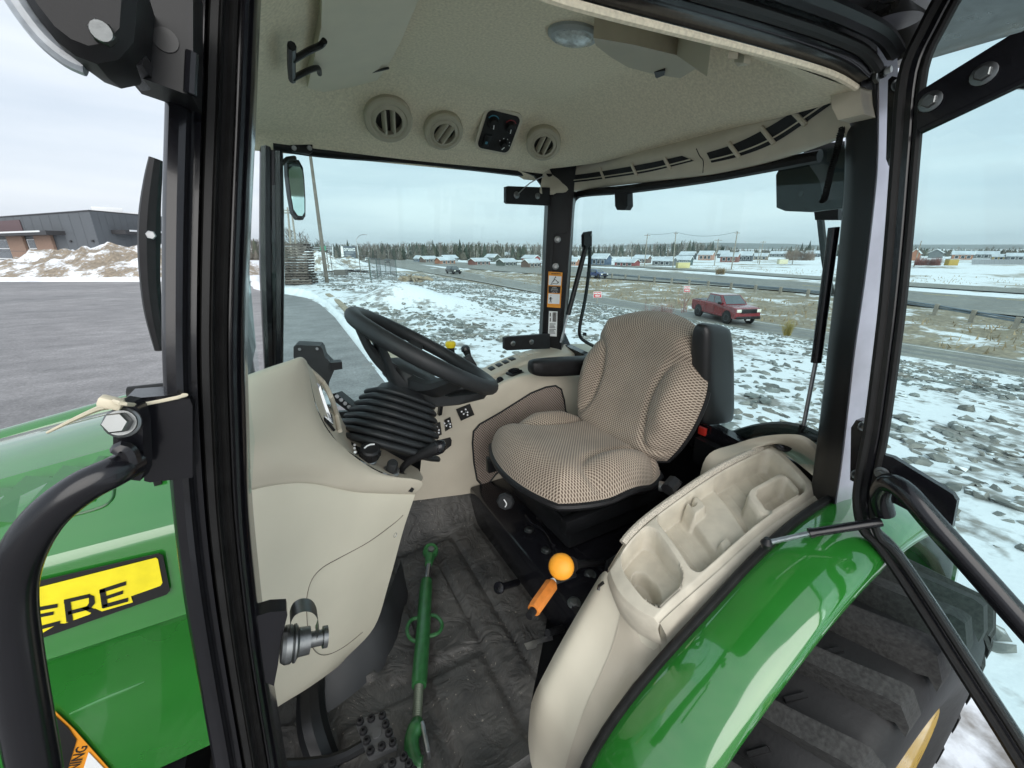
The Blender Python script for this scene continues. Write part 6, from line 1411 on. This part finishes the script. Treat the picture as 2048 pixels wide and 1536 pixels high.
# sign board
D_ = 62; NAVY = mat('navy_board', (.045, .065, .09), .5)
def PD(x, y): return C0 + ray(x, y) * D_
sb = thing('sign_board', tuple(PD(700, 527)), 'dark blue roadside sign board with white lettering', 'sign')
vdir = -V((math.sin(YAW), math.cos(YAW), 0))
MB().prism([PD(x, y) for x, y in ((686, 492), (709, 493), (712, 525), (701, 525), (690, 516))], -vdir * .3).build('board', NAVY, sb, False)
MB().prism([PD(x, y) for x, y in ((681, 493), (685, 492.5), (688, 512), (683, 514))], -vdir * .3).build('side_panel', TRIM, sb, False)
text('lettering', 'EXCHANGE', PD(699, 501.5) + vdir * .02, vdir, .95, DECW, sb, bold=.03, sx=.34)
text('lettering', 'HILL & DEN', PD(701, 518) + vdir * .02, vdir, .6, DECW, sb, bold=.02, sx=.38)
for y in (497.5, 505.5, 510): MB().prism([PD(691, y) + vdir * .02, PD(707, y + .3) + vdir * .02, PD(707, y + .8) + vdir * .02, PD(691, y + .5) + vdir * .02], vdir * .01).build('lettering', DECW, sb, False)
# overhead gantry with green sign
D_ = 85; gn = thing('road_gantry', tuple(PD(665, 520)), 'grey overhead road gantry with small green sign', 'gantry')
for y in (495, 499): MB().tube([PD(612, y), PD(665, y)], .12, 6).build('beam', STEEL, gn)
MB().tube([PD(665, 493), PD(666, 522)], .16, 6).build('column', STEEL, gn); MB().tube([PD(614, 494), PD(613, 516)], .16, 6).build('column', STEEL, gn)
MB().prism([PD(641, 492), PD(652, 492), PD(652, 501), PD(641, 501)], vdir * .2).build('green_sign', mat('sign_green', (.02, .25, .14), .4), gn, False)
# wrong-way signs
SRED = mat('sign_red', (.50, .025, .04), .45)
def wway(px, top, bot, wp, by, bx, D_, lab):
    s_ = thing('wrong_way_sign', tuple(C0 + ray(bx, by) * D_), lab, 'sign', 'red wrong-way signs along the ramp')
    pd = lambda x, y: C0 + ray(x, y) * D_
    MB().tube([pd(bx, by + 3) , pd(px, bot - 1)], .05, 6).build('post', WOOD, s_)
    MB().prism([pd(px - wp / 2 - .6, top - .6), pd(px + wp / 2 + .6, top - .9), pd(px + wp / 2 + .6, bot + .3), pd(px - wp / 2 - .6, bot + .6)], vdir * -.02).build('border', DECW, s_, False)
    pn_ = MB().prism([pd(px - wp / 2, top), pd(px + wp / 2, top - .3), pd(px + wp / 2, bot - .3), pd(px - wp / 2, bot)], vdir * .03).build('panel', SRED, s_, False)
    hh = (bot - top) / FPX * D_
    text('lettering', 'WRONG', pd(px, top + (bot - top) * .28) + vdir * .05, vdir, hh * .40, DECW, pn_, bold=.012, sx=.80); text('lettering', 'WAY', pd(px, top + (bot - top) * .72) + vdir * .05, vdir, hh * .40, DECW, pn_, bold=.012, sx=.95)
wway(1195, 584, 595, 15, 607, 1194, 42, 'wrong-way sign standing behind the seat back, left one'); wway(1374, 573, 584, 11.5, 614, 1367, 40, 'wrong-way sign on a leaning post left of the pickup')
# guard rail
gpth = cr1([V((x, y, LOW)) for x, y in ((44, 5.4), (45.8, 7.6), (52.9, 17), (55.6, 25.4), (56.9, 42.6), (57.6, 64.4))], 40)
GALV = mat('galvanised_rail', (.20, .24, .28), .45, .6, .2, .6); gd = thing('guard_rail', tuple(gpth[-1]), 'grey steel guard rail on wooden posts beside the highway', 'guard rail')
acc = 0; last = gpth[0]
for dz in (.50, .68):
    MB().tube([p + V((0, 0, dz)) for p in gpth], .075, 6).build('rail', GALV, gd)
for p in gpth:
    acc += (p - last).length; last = p
    if acc > 3.4: acc = 0; MB().box(p + V((-.16, 0, .34)), (.26, .30, 1.0), None, .02, 1).build('post', WOOD, gd)
# bins, fence, hedge among the houses
def bin_(px, ty, by, wp, col, lab, D_, name='storage_bin', cat='bin'):
    c = C0 + ray(px, by) * D_; w_ = wp / FPX * D_; h = (by - ty) / FPX * D_
    b = thing(name, tuple(c), lab, cat); M3 = Matrix.Rotation(-YAW, 3, 'Z')
    MB().box(c + V((0, 0, h / 2)), (w_, w_ * .5, h), M3, .05).build('body', col, b); MB().box(c + V((0, 0, h + .05)), (w_ * 1.04, w_ * .55, .1), M3).build('lid', SNOWR, b)
bin_(1365, 525, 536, 24, mat('pale_yellow', (.58, .52, .26), .7), 'pale yellow container beyond the highway', 120, 'container', 'container'); bin_(1564, 519, 528, 17, mat('cream_steel', (.58, .54, .38), .7), 'cream bin before the grey house', 140); bin_(1901, 519, 531, 19, mat('ochre_board', (.38, .26, .06), .8), 'ochre bin between red hedge and grey fence', 130)
D_ = 150; fe_ = thing('board_fence', tuple(PD(2000, 529)), 'long grey board fence before the houses', 'fence')
for i in range(26): MB().prism([PD(1944 + i * 5, 518 + i * .08), PD(1948.6 + i * 5, 518 + i * .08), PD(1948.6 + i * 5, 530 + i * .1), PD(1944 + i * 5, 530 + i * .1)], -vdir * .1).build('board', mat('grey_board', (.22, .23, .25), .8) if i == 0 else bpy.data.materials['grey_board'], fe_, False)
def bush(px, py, D_, w_, h, n_, m, lab, name='twig_bush', thin=.012):
    c = C0 + ray(px, py) * D_; rr = random.Random(int(px)); mb = MB()
    for i in range(n_):
        a = rr.uniform(0, 6.28); r0 = w_ * rr.random() ** .5; b_ = c + V((math.cos(a) * r0 * .8, math.sin(a) * r0 * .4, -.1)); e = b_ + V((rr.gauss(0, .18) * h, rr.gauss(0, .18) * h, h * rr.uniform(.5, 1.1)))
        s_ = V((math.cos(a), math.sin(a), 0)) * thin; mb.add([b_ - s_, b_ + s_, e], [(0, 1, 2)])
        for j in range(3):
            t = rr.uniform(.3, .8); q = b_.lerp(e, t); d_ = V((rr.gauss(0, 1), rr.gauss(0, 1), rr.uniform(.2, 1.2))).normalized() * h * .3; mb.add([q - s_ * .7, q + s_ * .7, q + d_], [(0, 1, 2)])
    o = mb.build(name, m, None, False); tag(o, lab, 'bush')
RT = mat('red_twigs', (.22, .10, .09), .9, 0, .3, 2)
bush(1855, 530, 125, 6.5, 2.4, 500, RT, 'long reddish hedge seen through the door glass', 'hedge', .06); bush(1318, 642, 27, 1.3, 1.5, 130, RT, 'reddish twig bush behind the seat back'); bush(1575, 668, 26.5, .4, 1.1, 120, mat('yellow_shoots', (.30, .24, .07), .9), 'yellowish shrub at the ramp edge right of the pickup'); bush(1368, 622, 27, .3, 2.2, 16, RT, 'thin red sapling left of the pickup')
bush(1440, 548, 85, 1.6, 1.6, 120, mat('tan_stalks', (.25, .18, .10), .9), 'brown dry shrub at the field edge beyond the highway', 'dry_shrub', .04); bush(1600, 520, 150, 9, 4, 300, mat('brown_brush', (.20, .15, .12), .9), 'brown brush before the small brown house', 'dry_shrub', .09)

# ================================================================== VEHICLES
def vehicle(name, loc, head, prof, width, wheels, wr, m, lab, cat, glassq, sidew, lights, grille, tire=None):
    """prof: side outline (x forward, z) of the lower body; glassq: greenhouse sections"""
    t = thing(name, loc, lab, cat); M = Matrix.Translation(V(loc)) @ Matrix.Rotation(head, 4, 'Z')
    def tf(x, y, z): return M @ V((x, y, z))
    hw = width / 2; secs = []
    for (yy, s_) in ((-hw, .0), (-hw + .05, .04), (hw - .05, .04), (hw, 0)):
        secs.append([tf(x, yy, z) if s_ else tf(x * .985, yy, .55 + (z - .55) * .93) for x, z in prof])
    MB().loft(secs).build('body', m, t, ang=30)
    g = MB(); hb_, ht_ = glassq['w0'] / 2, glassq['w1'] / 2
    lo_, hi_ = glassq['base'], glassq['top']
    cab = [tf(lo_[0], -hb_, glassq['z0']), tf(lo_[1], -hb_, glassq['z0']), tf(lo_[1], hb_, glassq['z0']), tf(lo_[0], hb_, glassq['z0']), tf(hi_[0], -ht_, glassq['z1']), tf(hi_[1], -ht_, glassq['z1']), tf(hi_[1], ht_, glassq['z1']), tf(hi_[0], ht_, glassq['z1'])]
    g.add(cab, [(0, 1, 5, 4), (1, 2, 6, 5), (2, 3, 7, 6), (3, 0, 4, 7), (4, 5, 6, 7)]); g.build('cabin', m, t, False)
    GL = bpy.data.materials.get('car_glass') or mat('car_glass', (.05, .065, .07), .06, 0, .1, coat=1, cior=1.8)
    def qf(a, b, c, d, u0, u1, v0, v1, off):
        def bl(u, v): return a.lerp(b, u).lerp(d.lerp(c, u), v)
        n_ = (b - a).cross(d - a).normalized() * off; return [bl(u0, v0) + n_, bl(u1, v0) + n_, bl(u1, v1) + n_, bl(u0, v1) + n_]
    faces = {'s1': (cab[0], cab[1], cab[5], cab[4]), 'f': (cab[1], cab[2], cab[6], cab[5]), 's2': (cab[2], cab[3], cab[7], cab[6]), 'r': (cab[3], cab[0], cab[4], cab[7])}
    for key in ('s1', 's2'):
        for (u0, u1) in sidew:
            if key == 's2': u0, u1 = 1 - u1, 1 - u0
            MB().prism(qf(*faces[key], u0, u1, .10, .86, .006), qf(*faces[key], 0, 1, 0, 1, .02)[0] - qf(*faces[key], 0, 1, 0, 1, .0)[0]).build('side_window', GL, t, False)
    for key, nm in (('f', 'windscreen'), ('r', 'rear_window')): MB().prism(qf(*faces[key], .06, .94, .08, .93, .006), qf(*faces[key], 0, 1, 0, 1, .02)[0] - qf(*faces[key], 0, 1, 0, 1, .0)[0]).build(nm, GL, t, False)
    for (wx_) in wheels:
        for s_ in (-1, 1):
            c = tf(wx_, s_ * (hw - .10), wr); ax2 = (tf(0, s_, 0) - tf(0, 0, 0))
            MB().lathe(tf(wx_, s_ * (hw - .008), wr + .02), ax2, [(-.1, wr * 1.16), (.012, wr * 1.16)], 20).build('wheel_arch', BLKPL, t)
            w_ = MB().lathe(c, ax2, [(-.12, wr * .9), (-.10, wr), (.10, wr), (.125, wr * .9), (.128, wr * .62)], 20).build('wheel', TYRE if 'TYRE' in globals() else RUBBER, t, ang=40)
            MB().lathe(c, ax2, [(.10, wr * .62), (.13, wr * .58), (.11, wr * .3), (.12, 0)], 12).build('rim', STEEL, w_)
    fx, fz = lights
    for s_ in (-1, 1):
        MB().box(tf(fx, s_ * (hw - .22), fz), (.10, .36, .22), M.to_3x3(), .02).build('headlight', mat('headlight', (.75, .74, .66), .15) if not bpy.data.materials.get('headlight') else bpy.data.materials['headlight'], t)
        MB().box(tf(prof[0][0] + .02, s_ * (hw - .10), fz + .1), (.08, .14, .3), M.to_3x3(), .02).build('tail_light', SRED, t)
        MB().box(tf(lo_[1] - .55, s_ * (hw + .08), glassq['z0'] + .10), (.12, .20, .18), M.to_3x3(), .03).build('mirror', BLKPL, t)
    MB().box(tf(fx + .015, 0, fz - .02), (.08, width - .75, .30), M.to_3x3(), .02).build('grille', BLKPL, t); MB().box(tf(fx + .05, 0, grille), (.12, width - .1, .2), M.to_3x3(), .03).build('bumper', BLKPL, t)
    for (a, b) in ((.0, 0),):
        pass
    return tf, t, hw
REDP = mat('dark_red_paint', (.17, .008, .014), .25, 0, .15, 3, coat=.8); tc_ = PZ(1452, 646, LOW + .04)
tf, tk, hw = vehicle('pickup_truck', (31.0, 20.8, LOW + .04), R(-110), [(-2.92, .62), (-2.92, 1.05), (-2.88, 1.34), (-2.7, 1.37), (-1.0, 1.36), (-.9, 1.34), (1.2, 1.36), (1.5, 1.36), (2.3, 1.31), (2.7, 1.25), (2.84, 1.15), (2.88, .62), (2.7, .46), (-2.7, .50)], 2.03, (-1.85, 1.85), .46, REDP, 'dark red four-door pickup truck driving on the ramp', 'truck',
     dict(w0=1.93, w1=1.58, base=(-1.02, 1.42), top=(-.82, .60), z0=1.33, z1=2.02), ((.06, .42), (.47, .86)), (2.86, 1.08), .58)
MB().box(tf(-1.98, 0, 1.385), (1.75, 1.6, .03), (Matrix.Rotation(R(-110), 3, 'Z'))).build('bed_cover', mat('bed_cover', (.12, .12, .13), .5), tk)
for s_ in (-1, 1):
    for x in (-.98, .18, 1.30): MB().tube([tf(x, s_ * (hw + .002), .55), tf(x, s_ * (hw + .002), 1.3)], .012, 4).build('door_gap', BLKPL, tk)
    for x in (-.75, .4): MB().box(tf(x, s_ * (hw + .012), 1.15), (.16, .03, .04), Matrix.Rotation(R(-110), 3, 'Z')).build('door_handle', REDP, tk)
    MB().box(tf(0, s_ * (hw - .02), .44), (2.4, .12, .06), Matrix.Rotation(R(-110), 3, 'Z')).build('side_step', BLKPL, tk)
MB().box(tf(2.93, 0, .45), (.05, .3, .14), Matrix.Rotation(R(-110), 3, 'Z')).build('number_plate', mat('plate', (.4, .38, .38), .5), tk)
BLUEP = mat('blue_paint', (.035, .06, .16), .25, 0, .1, 3, coat=.8); DRKP = mat('dark_grey_paint', (.03, .035, .038), .25, 0, .1, 3, coat=.8)
suv = [(-2.2, .5), (-2.18, .95), (-2.1, 1.0), (1.0, 1.0), (1.9, .90), (2.15, .8), (2.2, .5), (2.0, .35), (-2.0, .35)]
c = PZ(1194, 555, LOW + .06)
vehicle('car', (c.x, c.y, LOW + .07), R(-90), suv, 1.82, (-1.35, 1.38), .34, BLUEP, 'blue hatchback on the highway beyond the window handle', 'car', dict(w0=1.75, w1=1.3, base=(-2.1, 1.1), top=(-1.5, .25), z0=.98, z1=1.58), ((.06, .34), (.38, .66), (.70, .92)), (2.14, .72), .42)
c = PZ(907, 547, LOW + .06)
vehicle('car', (c.x, c.y, LOW + .04), R(-83), suv, 1.9, (-1.35, 1.38), .36, DRKP, 'dark grey car with lights coming along the ramp', 'car', dict(w0=1.8, w1=1.4, base=(-2.1, 1.1), top=(-1.6, .35), z0=.98, z1=1.68), ((.06, .34), (.38, .66), (.70, .92)), (2.14, .74), .42)
for (px, py, D_, cl, lab) in ((735, 522, 175, TRIM, 'small white car far off on the highway'), (775, 525, 165, DRKP, 'small dark car far off behind the wire fence')):
    c = C0 + ray(px, py) * D_; vehicle('car', (c.x, c.y, c.z - .2), R(-100), suv, 1.9, (-1.35, 1.38), .36, cl, lab, 'car', dict(w0=1.8, w1=1.4, base=(-2.1, 1.1), top=(-1.6, .35), z0=.98, z1=1.68), ((.06, .45), (.5, .92)), (2.14, .74), .42)

# ================================================================== LOT EDGE: PALLETS, FENCES, DEBRIS
PW = mat('weathered_pallet', (.085, .07, .06), .9, 0, .5, 2.5); PW2 = mat('faded_pallet', (.14, .12, .105), .9, 0, .45, 2.5)
pc = C0 + ray(596, 577) * 25.5; pc.z = 0; u = V((math.cos(YAW - .08), -math.sin(YAW - .08), 0)); v2 = V((u.y * -1, u.x, 0)); rp = random.Random(2)
NP = 15
for k in range(NP):
    z = .02 + k * .158; off = u * rp.gauss(0, .04) + v2 * rp.gauss(0, .04)
    lab = 'topmost pallet of the tall dark stack' if k == NP - 1 else ('bottom pallet of the tall dark stack on the snow' if k == 0 else 'dark pallet, number %s up from the bottom of the tall stack' % ('zero one two three four five six seven eight nine ten eleven twelve thirteen fourteen'.split()[k + 1 if k < 14 else 14]))
    p = thing('pallet', tuple(pc + V((0, 0, z))), lab, 'pallet', 'pallets in the tall stack'); Mx = Matrix((u, v2, V((0, 0, 1)))).transposed(); c = pc + off + V((0, 0, z)); m_ = PW if rp.random() < .65 else PW2
    for yy in (-.52, 0, .52):
        MB().box(c + v2 * yy + V((0, 0, .065)), (2.0, .10, .085), Mx).build('bearer', m_, p, False)
    for xx in range(6):
        MB().box(c + u * (-.92 + xx * .37) + V((0, 0, .122)), (.20, 1.15, .024), Mx).build('deck_board', PW2 if (xx + k) % 5 == 0 else m_, p, False)
    if k % 4 == 1: MB().box(c + u * rp.uniform(-.5, .4) - v2 * .5 + V((0, 0, .150)), (rp.uniform(.3, .8), .18, .02), Mx, .006).build('snow_patch', M_SNOW, p)
# wire fence by the mound
WIRE = mat('fence_wire', (.10, .10, .10), .6, .3)
def wfence(pts, h, lab, name='wire_fence', mesh=False, mm=None):
    f_ = thing(name, tuple(pts[0]), lab, 'fence')
    for p in pts: MB().tube([p - V((0, 0, .2)), p + V((0, 0, h))], .035, 6).build('post', mm or STEEL, f_)
    for i, (a, b) in enumerate(zip(pts, pts[1:])):
        for z in ((h - .05, h * .5, .08) if not mesh else (h - .05, .1)): MB().tube([a + V((0, 0, z)), b + V((0, 0, z))], .018, 4).build('rail', WIRE, f_)
        if mesh:
            n_ = max(int((b - a).length / .22), 2); wm = MB()
            for k in range(n_ + 1): wm.tube([a.lerp(b, k / n_) + V((0, 0, .1)), a.lerp(b, k / n_) + V((0, 0, h - .05))], .007, 3, cap=False)
            for k in range(8): wm.tube([a + V((0, 0, .1 + k * h / 8)), b + V((0, 0, .1 + k * h / 8))], .007, 3, cap=False)
            o = wm.build('wire_mesh', WIRE, f_, False); o['kind'] = 'stuff'
f0 = [C0 + ray(x, y) * D_ for x, y, D_ in ((-60, 556, 40), (130, 551, 40), (262, 554, 40), (345, 553, 42))]
for p in f0: p.z = 0
wfence(f0, 1.9, 'thin wire fence on slanting posts before the earth mound')
f1 = [C0 + ray(x, y) * D_ for x, y, D_ in ((742, 556, 33), (755, 552, 36), (762, 548, 40), (772, 546, 44), (781, 544, 48), (793, 545, 42))]
for p in f1: p.z = G(p.x, p.y) 
wfence(f1, 1.75, 'green-grey wire mesh fence panels beyond the snow heap', 'mesh_fence', True, mat('green_post', (.06, .10, .09), .6))
f2 = [C0 + ray(x, y) * D_ for x, y, D_ in ((660, 556, 36), (666, 553, 38), (722, 551, 38), (740, 552, 36))]
for p in f2: p.z = G(p.x, p.y)
wfence(f2, 1.9, 'dark thin posted fence right of the leaning pole', 'post_fence', False, WOODD)
cb = C0 + ray(683, 556) * 34; cb.z = 0; tb_ = thing('concrete_block', tuple(cb), 'low dark concrete block on the snow behind the kerb', 'block')
MB().box(cb + V((0, 0, .22)), (1.0, .6, .45), Matrix.Rotation(-YAW, 3, 'Z'), .04).build('block', mat('dark_concrete', (.10, .095, .085), .9), tb_); MB().box(cb + V((0, 0, .47)), (.9, .5, .05), Matrix.Rotation(-YAW, 3, 'Z'), .02).build('snow_cap', M_SNOW, tb_)
dc = C0 + ray(823, 556) * 36; dc.z = G(dc.x, dc.y); db_ = thing('brush_heap', tuple(dc), 'heap of tan logs and brush beside the ramp', 'debris heap'); TAN = mat('tan_timber', (.30, .24, .17), .9, 0, .3, 3)
for i in range(16):
    a = rp.uniform(0, 3.14); l = rp.uniform(.6, 1.3); p = dc + V((rp.gauss(0, .6), rp.gauss(0, .3), rp.uniform(.05, .5))); MB().tube([p - V((math.cos(a) * l, math.sin(a) * l, rp.uniform(-.1, .3))), p + V((math.cos(a) * l, math.sin(a) * l, rp.uniform(-.1, .2)))], rp.uniform(.05, .14), 6).build('log', TAN, db_)

# ================================================================== BUILDING
WALLG = mat('grey_metal_cladding', (.085, .095, .105), .6, 0, .06, .5); BRICKT = mat('tan_brick', (.27, .18, .135), .85, 0, .15, 4); FASC = mat('white_fascia', (.7, .72, .73), .5); DARKB = mat('dark_soffit', (.03, .03, .033), .6)
bd = thing('commercial_building', tuple(C0 + ray(190, 520) * 60), 'large dark grey flat-roofed building behind the earth mound', 'building')
cA, cL, cR = C0 + ray(178, 421) * 60, C0 + ray(-160, 440) * 88, C0 + ray(420, 438) * 84
TOPZ = 7.35
for p in (cA, cL, cR): p.z = TOPZ
cB = cL + (cR - cA)
MB().add([V((p.x, p.y, -3)) for p in (cA, cR, cB, cL)] + [cA, cR, cB, cL], [(0, 1, 5, 4), (1, 2, 6, 5), (2, 3, 7, 6), (3, 0, 4, 7), (4, 5, 6, 7)]).build('wall', WALLG, bd, False)
MB().tube([cL, cA, cR], .12, 6).build('parapet_cap', DARKB, bd)
def wl(side, t, z):   # point on a facade
    q = cA.lerp(cL if side == 'L' else cR, t); return V((q.x, q.y, z))
nL = V(((cL - cA).y, -(cL - cA).x, 0)).normalized(); nL = nL if nL.dot(C0 - cA) > 0 else -nL
nR = V(((cR - cA).y, -(cR - cA).x, 0)).normalized(); nR = nR if nR.dot(C0 - cA) > 0 else -nR
for side, nn in (('L', nL), ('R', nR)):
    for k in range(1, 22):
        t = k / 22; MB().prism([wl(side, t, -1) + nn * .01, wl(side, t + .0012, -1) + nn * .01, wl(side, t + .0012, TOPZ - .15) + nn * .01, wl(side, t, TOPZ - .15) + nn * .01], nn * .015).build('cladding_joint', WALLG, bd, False)
def slab(side, nn, t0, t1, z0, z1, dep, m, name, par=bd, off=0.0): return MB().prism([wl(side, t0, z0) + nn * off, wl(side, t1, z0) + nn * off, wl(side, t1, z1) + nn * off, wl(side, t0, z1) + nn * off], nn * dep).build(name, m, par, False)
cn = slab('L', nL, .13, 1.0, 4.1, 4.7, 2.2, DARKB, 'canopy'); slab('L', nL, .155, 1.0, 4.50, 4.74, .1, FASC, 'canopy_edge', cn, 2.22)
cn = slab('R', nR, .10, 1.0, 4.2, 4.8, 2.2, DARKB, 'canopy'); slab('R', nR, .13, 1.0, 4.6, 4.85, .1, FASC, 'canopy_edge', cn, 2.22)
slab('L', nL, .33, 1.0, 4.75, 6.7, .08, mat('maroon_cladding', (.11, .07, .075), .7), 'accent_panel', bd, .06)
for t0, t1 in ((.19, .275), (.335, .425), (.55, .66)): slab('L', nL, t0, t1, -1, 4.1, .35, BRICKT, 'brick_pier', bd, .06)
for t0, t1 in ((.282, .328), (.435, .53), (.68, .9)):
    w_ = slab('L', nL, t0, t1, .2, 3.6, .05, FASC, 'window', bd, .06); slab('L', nL, t0 + .005, t1 - .005, .4, 2.0, .04, PANE, 'pane', w_, .115); slab('L', nL, t0 + .005, t1 - .005, 2.15, 3.5, .04, PANE, 'pane', w_, .115)
for t in (.015, .11): slab('L', nL, t, t + .006, 3.0, 3.3, .2, DARKB, 'wall_light', bd, .05)
for (a, b, z) in ((-.04, .10, .9), (.13, .2, .5)):
    p = cA.lerp(cR, .18 + a); MB().box(V((p.x, p.y, TOPZ + z / 2)) + (cB - cA) * .04, (3.6 if z > .6 else 2.4, 2.2, z), Matrix.Rotation(.3, 3, 'Z'), .03).build('roof_unit', FASC, bd)
# ================================================================== AIR
hz = MB().box(V((2200, 2300, 60)), (8600, 8600, 140)).build('haze', None, None, False); hz['kind'] = 'stuff'; hz['label'] = 'thin winter haze'
hm_ = bpy.data.materials.new('winter_haze'); hm_.use_nodes = True; hn_ = hm_.node_tree; hn_.nodes.clear()
pv = hn_.nodes.new('ShaderNodeVolumePrincipled'); pv.inputs['Color'].default_value = (.93, .96, .99, 1); pv.inputs['Density'].default_value = .00013; pv.inputs['Anisotropy'].default_value = .2
ho_ = hn_.nodes.new('ShaderNodeOutputMaterial'); hn_.links.new(pv.outputs[0], ho_.inputs['Volume']); hz.data.materials.append(hm_)
